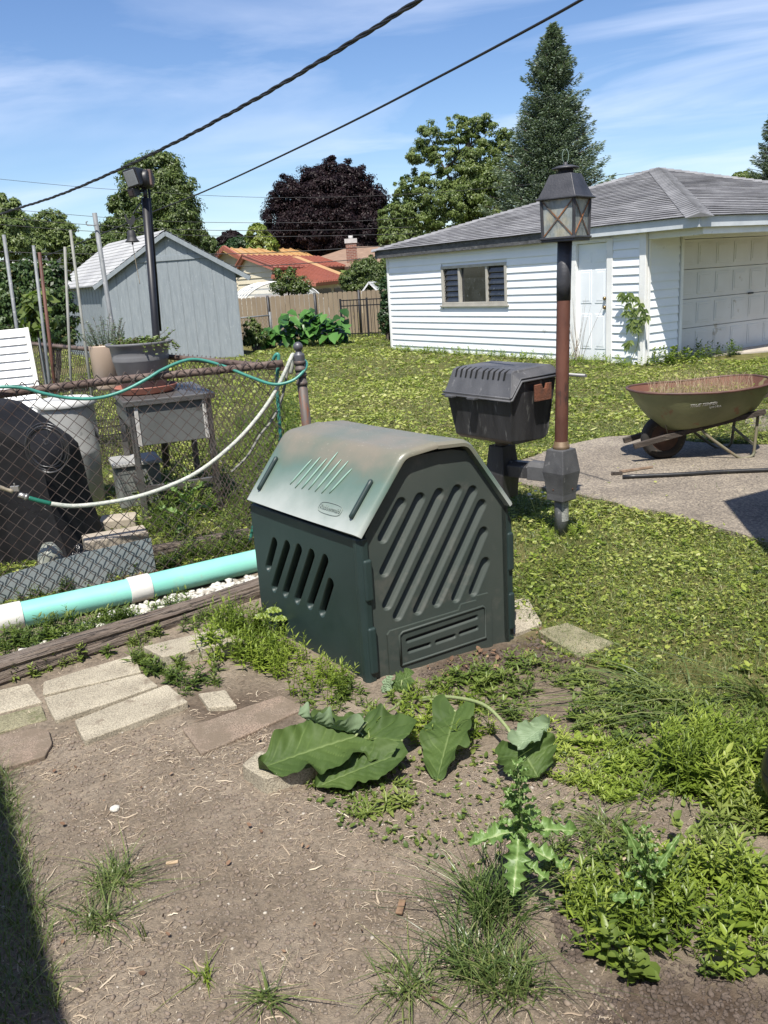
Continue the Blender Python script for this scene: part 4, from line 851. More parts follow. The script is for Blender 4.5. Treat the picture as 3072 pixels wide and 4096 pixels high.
for k in range(34): mb.lathe([(.0055, -.001), (.0055, .001)], V(q[0]-BE[0], q[1]-BE[1]-.0235+.017, q[2]-.03-k*.032), 8, R=np.stack([V(1, 0, 0), V(0, 0, 1), V(0, -1, 0)], 1))
# ------------------------------------------------------------------ hoses
def FPx(u, v, off=.03):
    P0 = FL+fn_*off; s_, z = HIT(u, v, P0, fd); p = P0+fd*s_; return V(p[0], p[1], z)
WHOSE = surf('dirty white braided hose', (.50, .50, .44), (.34, .36, .32), 30, rough=.6, c3=(.22, .26, .23), s3=70, t3=.55, stretch=(1, 1, 2), bump=.3, bscale=200)
GHOSE = surf('green rubber hose', (.035, .17, .13), (.05, .24, .19), 6, rough=.4, c3=(.20, .30, .26), s3=30, t3=.62, bump=.1, bscale=60)
gsl = surf('dark green sleeve', (.012, .13, .085), rough=.35)
hose = thing('garden_hose', 'dirty white braided garden hose sagging across the front of the fence', 'hose', tuple(FPx(108, 1088, .05)))
h0 = np.array(hose.location)
pw = [(108, 1088), (160, 1093), (230, 1086), (300, 1072), (370, 1048), (430, 1018), (490, 972), (540, 922), (585, 862), (615, 805), (628, 775)]
pts = [FPx(u, v, .055 if u < 560 else .045)-h0 for u, v in pw]; e = pts[-1]; pts += [e+V(.012, .045, .02), e+V(.01, .10, -.01), e+V(-.02, .13, -.1)]
mb = MB(); mb.tube(spline(pts, 8), .0122, 10); mb.build('hose_tube', WHOSE, hose)
mb = MB(); mb.tube(spline([FPx(60, 1075, .05)-h0, FPx(85, 1082, .055)-h0, FPx(110, 1088, .055)-h0], 6), .0125, 12); mb.build('sleeve', gsl, hose)
ZNC = surf('worn zinc fitting', (.42, .41, .38), (.30, .29, .27), 20, rough=.35, metal=.7)
a, b = FPx(40, 1068, .05)-h0, FPx(61, 1075, .05)-h0; mb = MB(); mb.tube([a, b], .015, 12); mb.tube([b-(b-a)*.35, b-(b-a)*.1], .019, 12); mb.build('coupling', ZNC, hose)
a, b = FPx(-30, 1040, .05)-h0, FPx(28, 1062, .05)-h0; mb = MB(); mb.tube(spline([a, a+(b-a)*.5+V(0, 0, -.004), b], 5), [.014, .014, 0.013, .013, .013, .012, .012, .010, .010, .011, .012][:11], 12); mb.build('tap_spout', surf('bone coloured brass', (.45, .38, .26), (.3, .26, .2), 20, rough=.4, metal=.4), hose)
a = FPx(33, 1060, .05)-h0; mb = MB(); mb.box(a+V(0, 0, .012), (.045, .018, .03)); mb.tube([a, a+V(.005, -.01, .045)], .004, 6); mb.build('valve', ZNC, hose, .006)
hose2 = thing('garden_hose', 'thin grey hose end hanging behind the fence next to the end post', 'hose', tuple(FPx(632, 772, -.08)))
h0 = np.array(hose2.location); mb = MB(); mb.tube(spline([FPx(u, v, -.10)-h0 for u, v in ((630, 765), (622, 800), (606, 870), (586, 910), (562, 940), (535, 985), (500, 1020))], 8), .0085, 10); mb.build('hose_tube', surf('grey hose', (.22, .22, .19), (.14, .14, .125), 20, rough=.6), hose2)
hose3 = thing('garden_hose', 'faded green garden hose draped along the top rail and looped round the end post', 'hose', tuple(FPx(0, 838, .04)))
h0 = np.array(hose3.location)
gp = [(-60, 842, .0), (0, 836, .02), (50, 838, .03), (95, 850, .035), (150, 860, .03), (210, 860, .03), (265, 845, .03), (315, 820, .02), (350, 799, .0), (395, 780, -.03), (430, 777, -.04), (480, 790, -.03), (540, 814, .02), (590, 830, .06), (630, 823, .085), (655, 803, .08), (662, 787, .02)]
pts = [FPx(u, v, o_)-h0 for u, v, o_ in gp]; pts += [pts[-1]+V(-.02, .06, .02), pts[-1]+V(-.07, .09, .01)]
mb = MB(); mb.tube(spline(pts, 8), .0095, 10); mb.build('hose_tube', GHOSE, hose3)
hose4 = thing('garden_hose', 'green hose hanging straight down behind the fence left of the end post', 'hose', tuple(FPx(600, 770, -.09)))
h0 = np.array(hose4.location); mb = MB(); mb.tube(spline([FPx(u, v, o_)-h0 for u, v, o_ in ((585, 790, -.12), (595, 768, -.08), (602, 772, -.07), (598, 830, -.09), (603, 900, -.1), (606, 960, -.1), (600, 1010, -.12), (560, 1080, -.05), (540, 1170, -.1))], 8), .011, 10); mb.build('hose_tube', GHOSE, hose4)
# ------------------------------------------------------------------ drain pipe, timber, white gravel, pavers
MINT = surf('mint green sewer pipe', (.20, .53, .44), (.25, .58, .49), 3, rough=.42, spec=.5, c3=(.30, .40, .32), s3=8, t3=.60, w3=.2)
WPVC = surf('white plastic coupler', (.66, .65, .61), (.57, .56, .52), 3, rough=.45, c3=(.5, .48, .42), s3=12, t3=.68)
PPts = [V(-2.75, 3.72), V(-1.42, 4.44), V(-.62, 4.92)]
def along(d):
    d0 = np.linalg.norm(PPts[1]-PPts[0])
    p = PPts[0]+nrm(PPts[1]-PPts[0])*d if d < d0 else PPts[1]+nrm(PPts[2]-PPts[1])*(d-d0)
    return V(p[0], p[1], .07)
pipe = thing('drain_pipe', 'mint green plastic drain pipe with white couplers lying along the fence', 'drain pipe', (PPts[0][0], PPts[0][1], 0)); pp0 = V(PPts[0][0], PPts[0][1], 0)
d0 = float(np.linalg.norm(PPts[1]-PPts[0]))
def nearest(u, v): g_ = G(u, v, .08); return float((g_[:2]-PPts[0])@nrm(PPts[1]-PPts[0]))
sa, sb = nearest(312, 1280)-.05, nearest(312, 1280)+.05; s2a, s2b = nearest(0, 1345), nearest(48, 1335)
for a, b in ((0, s2a), (s2b, sa), (sb, 2.4)):
    mb = MB(); mb.tube([along(t)-pp0 for t in np.linspace(a, b, 12)], .067, 32, caps=False); mb.build('pipe_section', MINT, pipe)
for a, b in ((s2a-.01, s2b+.01), (sa-.01, sb+.01)):
    mb = MB(); mb.tube([along(t)-pp0 for t in np.linspace(a, b, 4)], .073, 32); mb.build('coupler', WPVC, pipe, .003)
TIMB = surf('grey split timber', (.125, .095, .075), (.19, .155, .125), 3, rough=.95, stretch=(1.2, 14, 14), c3=(.03, .024, .02), s3=5, t3=.54, w3=.05, bump=1, bscale=9, bdist=.02)
ta, tb = V(-2.45, 2.98), V(-.60, 4.57); tdir = nrm(tb-ta); TLn = float(np.linalg.norm(tb-ta))
timber = thing('landscape_timber', 'weathered split landscape timber lying between the white gravel and the pavers', 'timber', (ta[0], ta[1], 0), math.atan2(tdir[1], tdir[0]))
nS = 150; NJ = 36; vs = []
for i in range(nS+1):
    x = TLn*i/nS
    for j in range(NJ):
        t = 2*math.pi*j/NJ; yy = .070*np.sign(math.cos(t))*abs(math.cos(t))**.6; zz_ = .024+.062*np.sign(math.sin(t))*abs(math.sin(t))**.6
        g_ = vn(np.array([j*.9+.35*math.sin(x*1.3)]), np.array([x*.7]), 1, 12)[0]; cr = -.017*max(0, (.42-g_)/.42)**.7 if g_ < .42 else 0
        f = 1+(fbm(np.array([x*.8]), np.array([j*.35]), 3, 3, 4)[0]-.5)*.20; n_ = V(math.cos(t), math.sin(t))
        vs.append(V(x, yy*f+n_[0]*cr, zz_*f+n_[1]*cr+.010*math.sin(x*2.3)))
mb = MB(); mb.add(vs, [(i*NJ+j, i*NJ+(j+1) % NJ, (i+1)*NJ+(j+1) % NJ, (i+1)*NJ+j) for i in range(nS) for j in range(NJ)]+[tuple(range(NJ)), tuple(nS*NJ+j for j in range(NJ))]); mb.build('log', TIMB, timber, 0)
def stones(name, poly, n, r0, r1, mat, label, cat, kind='stuff', zoff=0, flat=.7, pile=0.0):
    P = scatter(poly, n); Vs, Fs = [], []; ph = (1+5**.5)/2
    ico = unit(np.array([[-1, ph, 0], [1, ph, 0], [-1, -ph, 0], [1, -ph, 0], [0, -1, ph], [0, 1, ph], [0, -1, -ph], [0, 1, -ph], [ph, 0, -1], [ph, 0, 1], [-ph, 0, -1], [-ph, 0, 1]], float))
    fc = [(0, 11, 5), (0, 5, 1), (0, 1, 7), (0, 7, 10), (0, 10, 11), (1, 5, 9), (5, 11, 4), (11, 10, 2), (10, 7, 6), (7, 1, 8), (3, 9, 4), (3, 4, 2), (3, 2, 6), (3, 6, 8), (3, 8, 9), (4, 9, 5), (2, 4, 11), (6, 2, 10), (8, 6, 7), (9, 8, 1)]
    Z = gheight(P[:, 0], P[:, 1])
    for i in range(n):
        r = RS.uniform(r0, r1)*RS.uniform(.7, 1.2); v = ico*(1+RS.uniform(-.28, .28, (12, 1)))*V(RS.uniform(.7, 1.3), RS.uniform(.7, 1.2), flat*RS.uniform(.7, 1.2))*r
        v = v@rotz(RS.rand()*6.28).T; v = v+V(P[i][0], P[i][1], Z[i]+r*.35*flat+zoff+pile*RS.rand()); Vs.append(v); Fs += [tuple(12*i+k for k in f) for f in fc]
    o = npmesh(name, np.concatenate(Vs), np.array(Fs), mat); tag(o, label, cat, kind=kind); return o
WST = surf('white marble chips', (.56, .54, .49), (.42, .40, .35), 30, rough=.7, c3=(.25, .22, .18), s3=14, t3=.56)
stones('gravel', [V(-1.85, 3.72), V(-1.5, 4.28), V(-.60, 4.82), V(-.45, 4.68), V(-.72, 4.50)], 950, .011, .024, WST, 'white marble chip gravel between the mint pipe and the timber', 'gravel', pile=.02)
def conc(name, c1, c2, c3): return surf(name, c1, c2, 4, rough=.95, c3=c3, s3=90, t3=.60, w3=.05, bump=.9, bscale=140, bdist=.004, det=8)
def concm(name, c1, c2, soil=.55, tint=(.17, .135, .10)):
    m, N, L, P = newmat(name); tc = N.new('ShaderNodeTexCoord'); vec = tc.outputs['Object']
    c = ramp(N, L, noise(N, L, vec, 5, 8, .65), [(.32, c2), (.62, c1)]); c = mixc(N, L, .85, c, ramp(N, L, noise(N, L, vec, 170, 4, .75), [(.36, (.35, .34, .32)), (.5, (1, 1, 1)), (.66, (1.5, 1.48, 1.4))]), 'MULTIPLY')
    c = mixc(N, L, ramp(N, L, noise(N, L, mp(N, L, vec, loc=(5, 2, 1)), 8, 7, .7), [(soil, (0, 0, 0)), (soil+.12, (.9,)*3)]), c, tint); L.new(c, P.inputs['Base Color']); P.inputs['Roughness'].default_value = .95; P.inputs['Specular IOR Level'].default_value = .2
    b = N.new('ShaderNodeBump'); b.inputs['Strength'].default_value = 1; b.inputs['Distance'].default_value = .005; L.new(noise(N, L, vec, 110, 6, .75), b.inputs['Height']); L.new(b.outputs[0], P.inputs['Normal']); return m
CG = concm('pale concrete paver', (.40, .36, .28), (.27, .24, .185)); CP = concm('pink concrete paver', (.255, .195, .152), (.20, .165, .128), .44); CM = concm('mossy concrete paver', (.27, .25, .165), (.17, .16, .10), .5, (.09, .10, .04))
def single(name, mat, mb, label, cat, group=None, bevel=0, loc=None):
    o = mb.build(name, mat, None, bevel, loc=loc); return tag(o, label, cat, group)
def paver(px, z, th, mat, label, name='paver', grp='concrete pavers', amp=.006, cat='paver', D=False, tilt=0):
    q = [G(*(p if D else (p[0]*.3581, 1242+p[1]*.3581)), z)[:2] for p in px]; c = sum(q)/len(q)
    rg = ragged([tuple(p-c) for p in q], amp*.55, .012, seed=int(abs(px[0][0])) % 17+2)
    pl = [(np.array(rg[i-1])+np.array(rg[i])*4+np.array(rg[(i+1) % len(rg)]))/6*1.03 for i in range(len(rg))]
    mb = MB(); mb.prism([tuple(p) for p in pl], lambda a, b, d: V(a, b, d+tilt*a), 0, th); o = mb.build(name, mat, None, .004, 2, loc=(c[0], c[1], z-th)); return tag(o, label, cat, grp)
paver([(268, 640), (800, 483), (848, 584), (268, 718)], .008, .06, CG, 'pale concrete paver nearest the timber in the row of three')
paver([(268, 736), (852, 596), (950, 668), (345, 872)], .013, .06, CG, 'pale concrete paver in the middle of the row of three')
paver([(455, 872), (1000, 664), (1130, 766), (520, 995)], .020, .07, CG, 'pale concrete paver on the near side of the row of three, with a moss spot')
paver([(-80, 710), (170, 655), (255, 765), (-80, 850)], .006, .05, CG, 'grey concrete slab under the timber at the left edge')
paver([(-80, 868), (245, 785), (285, 870), (-80, 968)], .004, .05, CM, 'narrow mossy slab at the left edge')
paver([(-80, 985), (200, 925), (290, 935), (318, 1010), (270, 1090), (-80, 1190)], .010, .06, CP, 'pinkish rounded stone slab at the left edge')
paver([(865, 430), (1340, 318), (1470, 392), (985, 490)], .060, .10, CG, 'raised grey concrete block beside the timber, left of the compost bin')
paver([(1000, 575), (1255, 475), (1330, 525), (1105, 672)], .006, .05, CP, 'broken pink stone piece among the weeds')
paver([(1195, 715), (1360, 692), (1430, 785), (1255, 800)], .008, .05, CG, 'small square grey paver with a weed growing on it')
paver([(1115, 925), (1690, 725), (1860, 800), (1215, 1075)], .003, .04, CP, 'long soil-covered paver half buried below the weeds', amp=.012)
paver([(522, 1652), (560, 1622), (705, 1650), (573, 1683)], .055, .09, CG, 'grey concrete block under the drooping burdock leaf', D=True)
paver([(1165, 1362), (1225, 1345), (1325, 1388), (1250, 1418)], .004, .04, CM, 'mossy concrete slab in the lawn right of the compost bin', D=True)
paver([(1098, 1300), (1140, 1290), (1170, 1345), (1105, 1370)], .004, .04, CG, 'pale concrete slab touching the right corner of the compost bin', D=True)
# ------------------------------------------------------------------ potting table and what stands on it
SST = surf('stained stainless steel', (.22, .21, .20), (.14, .135, .13), 4, rough=.38, metal=.75, c3=(.10, .09, .08), s3=7, t3=.58, r2=.55, stretch=(1, 1, 3))
SSP = surf('grey galvanised panel', (.16, .165, .16), (.11, .115, .11), 3, rough=.5, metal=.3, c3=(.08, .08, .075), s3=9)
TO = V(-1.80, 6.07); tX = nrm(V(.93, .37)); tY = V(-tX[1], tX[0])
table = thing('steel_table', 'stained stainless steel work table holding planters behind the fence', 'table', (TO[0], TO[1], 0), math.atan2(tX[1], tX[0]))
mb = MB(); mb.box((.32, .45, .902), (.66, .94, .018)); mb.box((.32, -.016, .885), (.66, .006, .03)); mb.box((-.006, .45, .885), (.006, .94, .03)); mb.box((.646, .45, .885), (.006, .94, .03)); mb.build('tabletop', SST, table, .004)
for x in (.045, .60):
    for y in (.04, .86):
        mb = MB(); mb.box((x, y, .46), (.045, .045, .86)); lg = mb.build('leg', SST, table, .004)
        mb = MB(); mb.box((x, y, .035), (.085, .085, .008)); mb.tube([V(x, y, -.02), V(x, y, .035)], .02, 10); mb.build('foot', surf('rusty foot plate', (.16, .10, .07), (.25, .22, .2), 20, rough=.8), lg)
mb = MB(); mb.box((.32, .018, .725), (.50, .015, .30)); mb.build('front_panel', SSP, table, .004)
for x in (.075, .565):
    mb = MB(); mb.box((x, .004, .72), (.028, .008, .29)); mb.build('bracket', surf('worn white bracket', (.5, .5, .48), (.35, .33, .3), 20, rough=.6), table, .002)
mb = MB(); mb.box((.02, .45, .80), (.012, .80, .16)); mb.build('side_panel', SSP, table, .003)
mb = MB(); mb.box((.32, .04, .245), (.51, .03, .055)); mb.build('stretcher', SST, table, .003)
mb = MB(); mb.box((.05, .45, .245), (.03, .78, .055)); mb.build('stretcher', SST, table, .003)
def chainmb(pts, r=.004):
    mb = MB()
    for i in range(len(pts)-1):
        a, b = pts[i], pts[i+1]; m_ = (a+b)/2; mb.tube([m_+(b-a)*.55*math.cos(t)+(V(r, 0, 0) if i % 2 else V(0, r, 0))*math.sin(t)*1.2 for t in np.linspace(0, 6.28, 9)], .0014, 4, caps=False)
    return mb
chainmb([V(.03, -.03, .86-.011*k) for k in range(34)]).build('chain', surf('dark chain', (.03, .03, .03), rough=.4, metal=.8), table)
# wire basket on the left side
mb = MB()
x0, x1, y0, y1, z0, z1 = -.20, -.01, .05, .42, .62, .74
for z in (z0, (z0+z1)/2, z1): mb.tube([V(x0, y0, z), V(x1, y0, z), V(x1, y1, z), V(x0, y1, z), V(x0, y0, z)], .0028, 5)
for k in range(9): x = x0+(x1-x0)*k/8; mb.tube([V(x, y0, z1), V(x, y0, z0), V(x, y1, z0), V(x, y1, z1)], .0018, 4)
for k in range(12): y = y0+(y1-y0)*k/11; mb.tube([V(x0, y, z1), V(x0, y, z0), V(x1, y, z0), V(x1, y, z1)], .0018, 4)
mb.build('wire_basket', surf('black wire', (.015, .015, .015), rough=.5), table)
SAU = V(*G(316, 842, .93)[:2]) 
saucer = thing('plant_saucer', 'terracotta plastic saucer under the big grey planter', 'plant saucer', (SAU[0], SAU[1], .912))
mb = MB(); mb.lathe([(0, .0), (.19, 0), (.215, .01), (.232, .045), (.238, .05), (.238, .056), (.228, .056), (.20, .014), (0, .012)], n=40); mb.build('dish', surf('faded terracotta plastic', (.38, .15, .105), (.30, .12, .085), 4, rough=.5), saucer)
PH = AT(303, 738, SAU[1])[2]-.926
planter = thing('planter', 'big round grey plastic planter full of herbs on the steel table', 'planter', (SAU[0]-.01, SAU[1], .926))
GPOT = surf('grey plastic pot', (.15, .15, .155), (.12, .12, .125), 4, rough=.5, c3=(.22, .21, .2), s3=16, t3=.66)
mb = MB(); H_ = PH; mb.lathe([(0, 0), (.145, 0), (.165, .02), (.205, H_*.62), (.21, H_*.64), (.207, H_*.66), (.212, H_*.70), (.209, H_*.72), (.218, H_-.03), (.242, H_-.02), (.246, H_-.004), (.242, H_), (.225, H_-.004), (.21, H_-.05), (0, H_-.055)], n=48); mb.build('pot', GPOT, planter)
mb = MB(); mb.lathe([(.208, H_-.052), (.12, H_-.04), (0, H_-.035)], n=24); mb.build('potting_soil', COMP, planter)
BPY = 6.95; bp = AT(228, 745, BPY); bq = AT(236, 815, BPY)
bpot = thing('planter', 'beige round plastic pot with rosemary behind the grey planter', 'planter', (bp[0], BPY, .912)); BH = bp[2]-.912
BEI = surf('beige plastic', (.43, .33, .25), (.36, .28, .21), 3, rough=.45); 
mb = MB(); mb.lathe([(0, 0), (.105, 0), (.115, .02), (.118, .05), (.118, .055), (.126, .06), (.133, BH-.01), (.134, BH), (.126, BH), (.123, BH-.04), (0, BH-.045)], n=40); mb.build('pot', BEI, bpot)
mb = MB(); mb.lathe([(.1175, .048), (.1185, .052), (.1175, .056)], n=40); mb.build('seam', HOLE, bpot)
# ------------------------------------------------------------------ black covered object with coiled cable
BLK = surf('black polyester cover', (.008, .008, .009), (0.013, .013, .015), 5, rough=.75, spec=.25, bump=.3, bscale=14, bdist=.02)
CY0, CY1 = 5.25, 5.95
prof = [HIT(u, v, V(0, CY1-.12), V(1, 0)) for u, v in ((-160, 862), (0, 858), (45, 866), (90, 895), (150, 936), (168, 955), (176, 990), (188, 1040), (205, 1095), (232, 1170))]
prof = [(a, b) for a, b in prof]; k0 = prof[-1]; prof.append((k0[0]+.05, .02))
pr2 = []
for i in range(len(prof)-1):
    n_ = max(2, int(math.dist(prof[i], prof[i+1])/.03))
    for j in range(n_): t = j/n_; pr2.append((prof[i][0]*(1-t)+prof[i+1][0]*t, prof[i][1]*(1-t)+prof[i+1][1]*t))
pr2.append(prof[-1]); vs = []; ny_ = 20; cx, cz = pr2[0][0], .0
cover = thing('grill_cover', 'black fabric cover draped over a grill behind the fence at the left edge', 'covered grill', (pr2[len(pr2)//2][0]-.4, 5.6, 0)); c0 = np.array(cover.location)
for r in range(ny_+1):
    y = CY0+(CY1-CY0)*r/ny_; rd = .045*(1-math.sin(math.pi*r/ny_))**3
    for a, b in pr2:
        w_ = (fbm(np.array([a+y*.4]), np.array([b*.6+y]), 5, 4, 8)[0]-.5)*.022; vs.append(V(a-rd+w_, y+w_*.6, max(b-rd*.8+w_*.5, .0))-c0)
K_ = len(pr2); fs = [(r*K_+i, r*K_+i+1, (r+1)*K_+i+1, (r+1)*K_+i) for r in range(ny_) for i in range(K_-1)]
# front panel hanging straight down
b0 = len(vs); rows = 30
for q in range(rows+1):
    for i, (a, b) in enumerate(pr2):
        z = b*(1-q/rows); w_ = (fbm(np.array([a*2.6]), np.array([z*.25]), 5, 3, 18)[0]-.5)*.07*(q/rows)**.5; base_v = vs[i]+c0; vs.append(V(base_v[0], base_v[1]-w_-.05*(q/rows)*math.sin(a*9), z)-c0)
fs += [(b0+q*K_+i, b0+(q+1)*K_+i, b0+(q+1)*K_+i+1, b0+q*K_+i+1) for q in range(rows) for i in range(K_-1)]
mb = MB(); mb.add(vs, fs, True); mb.build('cover', BLK, cover)
cp = AT(102, 968, 5.10); coil = thing('cable_coil', 'coiled black cable hanging on the black cover', 'cable', tuple(cp))
mb = MB(); CABM = surf('black cable', (.03, .03, .032), rough=.3)
pts = []
for i in range(5*24):
    t = 2*math.pi*i/24; rr = .118+.016*math.sin(t*.21+1)+.004*math.sin(1.3*t); pts.append(V(rr*math.cos(t)*1.0, -.01+.008*math.sin(t*.61), rr*1.12*math.sin(t)))
mb.tube(pts, .0052, 6); mb.tube(spline([V(.03, -.03, .13), V(.035, -.04, .05), V(.01, -.04, .03), V(0, -.03, .06)], 6), .004, 6); mb.build('coil', CABM, coil)
# ------------------------------------------------------------------ things behind the fence
def pl(off): return FL-fn_*off
def FB(u, v, off): s_, z = HIT(u, v, FL-fn_*off, fd); p = FL-fn_*off+fd*s_; return V(p[0], p[1], z)
q = [FB(-40, 1262, .055), FB(16, 1240, .055), FB(182, 1193, .055), FB(326, 1162, .055), FB(338, 1238, .055), FB(34, 1300, .055), FB(-40, 1315, .055)]
ms = MB(); c = q[0]; ms.add([p-c for p in q]+[p-c+V(*(-fn_*.003), 0) for p in q], [tuple(range(7)), tuple(reversed(range(7, 14)))]+[(i, i+7, (i+1) % 7+7, (i+1) % 7) for i in range(7)])
single('metal_sheet', surf('dull galvanised sheet', (.30, .335, .345), (.21, .245, .255), 3, rough=.45, metal=.25, c3=(.30, .34, .35), s3=7, t3=.58, w3=.2), ms, 'dull galvanised metal sheet leaning upright behind the foot of the fence', 'metal sheet', loc=tuple(c))
BLKC = conc('pitted concrete block', (.40, .35, .28), (.28, .24, .19), (.12, .10, .08))
def block(u0, v0, u1, v1, y0, y1, h, dep, label, bot=None):
    a, b = AT(u0, v0, y0), AT(u1, v1, y1); b[2] = a[2]; d = b-a; L_ = np.linalg.norm(d); mb = MB(); mb.box((L_/2, dep/2, -h/2), (L_, dep, h))
    o = mb.build('concrete_block', BLKC, None, .008, 2, loc=tuple(a)); o.rotation_euler = (0, 0, math.atan2(d[1], d[0])); return tag(o, label, 'concrete block', 'concrete blocks behind the fence')
block(183, 1172, 320, 1143, 5.12, 5.28, .19, .20, 'pitted concrete block just behind the top edge of the metal sheet')
block(213, 1128, 290, 1108, 5.9, 5.95, .24, .20, 'pale concrete block near the front left table leg')
block(330, 1208, 470, 1180, 5.45, 5.55, .05, .09, 'flat strip of concrete in the weeds right of the metal sheet')
block(395, 1146, 520, 1140, 6.2, 6.3, .06, .25, 'concrete slab under the front right table leg')
# old timber edging right of the sheet
mb = MB(); a, b = G(330, 1205), G(545, 1165); d = b-a; mb.box((np.linalg.norm(d)/2, .04, .03), (np.linalg.norm(d), .08, .07)); o = single('landscape_timber', TIMB, mb, 'dark rotten timber edging behind the fence, right of the metal sheet', 'timber', bevel=.01, loc=tuple(a)); o.rotation_euler = (0, 0, math.atan2(d[1], d[0]))
# white bin, black bags, crate
wb = AT(145, 862, 6.75); wbin = thing('storage_bin', 'off-white round plastic bin with a lid between the black cover and the table', 'bin', (wb[0]-.02, 6.75, 0)); hz_ = wb[2]
OW = surf('off white plastic', (.36, .36, .345), (.28, .28, .27), 5, rough=.5, c3=(.2, .2, .19), s3=12)
mb = MB(); mb.lathe([(.17, 0), (.19, .02), (.205, hz_*.5), (.212, hz_*.52), (.207, hz_*.54), (.215, hz_-.04)], n=36); mb.build('bin_body', OW, wbin)
mb = MB(); mb.lathe([(.235, hz_-.05), (.24, hz_-.04), (.235, hz_-.01), (.19, hz_+.01), (.18, hz_+.004), (0, hz_+.006)], n=36); mb.build('lid', surf('white plastic lid', (.55, .55, .53), rough=.45), wbin)
cr = AT(240, 1020, 6.55); crate = thing('plastic_crate', 'grey plastic storage crate on the ground under the steel table', 'crate', (-1.98, 6.75, 0), .38)
mb = MB(); mb.box((0, 0, .17), (.34, .36, .34)); mb.build('crate_body', surf('grey green plastic', (.17, .18, .17), rough=.6), crate, .02)
mb = MB(); mb.box((0, 0, .355), (.38, .40, .03)); mb.build('lid', OW, crate, .008)
bgp = FB(165, 1195, .16); mb = MB(); bag = []
ic = [(r_, z_) for r_, z_ in ((0, 0), (.10, .01), (.125, .07), (.11, .13), (.06, .17), (.02, .19), (.03, .22), (0, .225))]
mb.lathe(ic, n=22); o = single('rubbish_bag', surf('shiny black bin liner', (.008, .008, .009), rough=.18, bump=1, bscale=18, bdist=.03), mb, 'small shiny black plastic bag beside the concrete block', 'bag', loc=(bgp[0], bgp[1]+.05, 0))
mb = MB(); mb.lathe([(0, 0), (.07, 0), (.085, .03), (.07, .2), (.03, .26), (0, .265)], n=18); bg2 = FB(105, 1210, .17); o = single('plastic_bottle', surf('cloudy plastic', (.30, .31, .27), (.15, .16, .13), 18, rough=.3), mb, 'cloudy plastic jug at the foot of the black cover', 'jug', loc=(bg2[0], bg2[1]+.03, 0))
# white louvred panel
LPq = [AT(-90, 722, 7.0), AT(60, 708, 7.0), AT(108, 960, 6.75), AT(-90, 980, 6.75)]
lp = thing('louvred_panel', 'white louvred shutter panel leaning at the left edge behind the fence', 'shutter', tuple(LPq[3])); l0 = LPq[3]
def lq(u, v): a = LPq[0]*(1-u)+LPq[1]*u; b = LPq[3]*(1-u)+LPq[2]*u; return a*(1-v)+b*v-l0
mb = MB()
for k in range(15):
    v0, v1 = k/15, (k+1)/15; o_ = V(0, -.018, 0); mb.add([lq(0, v0), lq(.95, v0), lq(.95, v1)+o_, lq(0, v1)+o_, lq(0, v1), lq(.95, v1)], [(0, 1, 2, 3), (3, 2, 5, 4)])
mb.build('louvre_slats', surf('white shutter paint', (.78, .78, .77), (.70, .70, .68), 4, rough=.5), lp)
mb = MB(); mb.bar(lq(.975, 0), lq(.975, 1), .035, .035); mb.build('frame', WPVC, lp, .003)
# ------------------------------------------------------------------ garden stakes
def stake(pt_, pb2, y, r, label, mat=GALV, name='garden_stake', extra=True):
    a, b = AT(pt_[0], pt_[1], y), AT(pb2[0], pb2[1], y); d = nrm(a-b); c = b+d*(-.05-b[2])/d[2]
    o = thing(name, label, 'stake', (c[0], c[1], 0), 0, 'metal garden stakes') if False else None
    mb = MB(); mb.tube([c-V(c[0], c[1], 0), a-V(c[0], c[1], 0)], r, 10); o = mb.build(name, mat, None, loc=(c[0], c[1], 0)); return tag(o, label, 'stake', 'metal garden stakes'), a
stake((8, 507), (36, 707), 8.8, .017, 'grey metal garden stake leaning at the far left edge')
stake((72, 530), (105, 810), 8.6, .015, 'grey metal stake just left of the rust-brown one')
stake((85, 545), (112, 780), 8.75, .016, 'rust-brown metal garden stake', RUST)
stake((140, 533), (153, 815), 8.5, .013, 'thin grey metal stake almost upright in front of the shed corner', surf('olive grey pipe', (.16, .165, .14), (.22, .22, .2), 8, rough=.6))
stake((152, 497), (193, 815), 8.3, .013, 'thin leaning olive-grey stake crossing the shed wall', surf('olive grey pipe', (.16, .165, .14)))
o, a = stake((204, 460), (243, 712), 8.4, .022, 'tallest and thickest grey stake with a small hook near its top')
hk = MB(); a2 = AT(208, 486, 8.35); hk.tube(spline([V(0, 0, 0), V(-.06, 0, .0), V(-.085, 0, .005), V(-.09, 0, .03), V(-.075, 0, .035)], 5), .005, 6); ho = hk.build('hook', GALV, o); ho.location = tuple(a2-np.array(o.location))
# ------------------------------------------------------------------ black pole with floodlight, bell
PYY = 8.0; pa, pb3 = AT(314, 428, PYY), AT(337, 720, PYY); d = nrm(pa-pb3); base = pb3+d*(-.05-pb3[2])/d[2]
PBLK = surf('glossy black pole paint', (.008, .008, .010), (.016, .016, .019), 7, rough=.45, c3=(.05, .05, .055), s3=22, t3=.7)
pole = thing('light_pole', 'black steel pole carrying a floodlight in front of the shed', 'light pole', (base[0], PYY, 0)); p0 = V(base[0], PYY, 0)
mb = MB(); mb.tube([base-p0, pa-p0], .034, 18); mb.build('pole', PBLK, pole)
mb = MB(); mb.tube([AT(315, 432, PYY)-p0, AT(312, 402, PYY)-p0], .020, 12); mb.build('neck', PBLK, pole)
mb = MB(); mb.tube([AT(321, 404, PYY+.03)-p0, AT(328, 480, PYY+.03)-p0, AT(347, 715, PYY+.03)-p0], .010, 10); mb.build('conduit', PBLK, pole)
def rotm(rx, ry, rz_): return np.array((Matrix.Rotation(rz_, 3, 'Z')@Matrix.Rotation(ry, 3, 'Y')@Matrix.Rotation(rx, 3, 'X')))
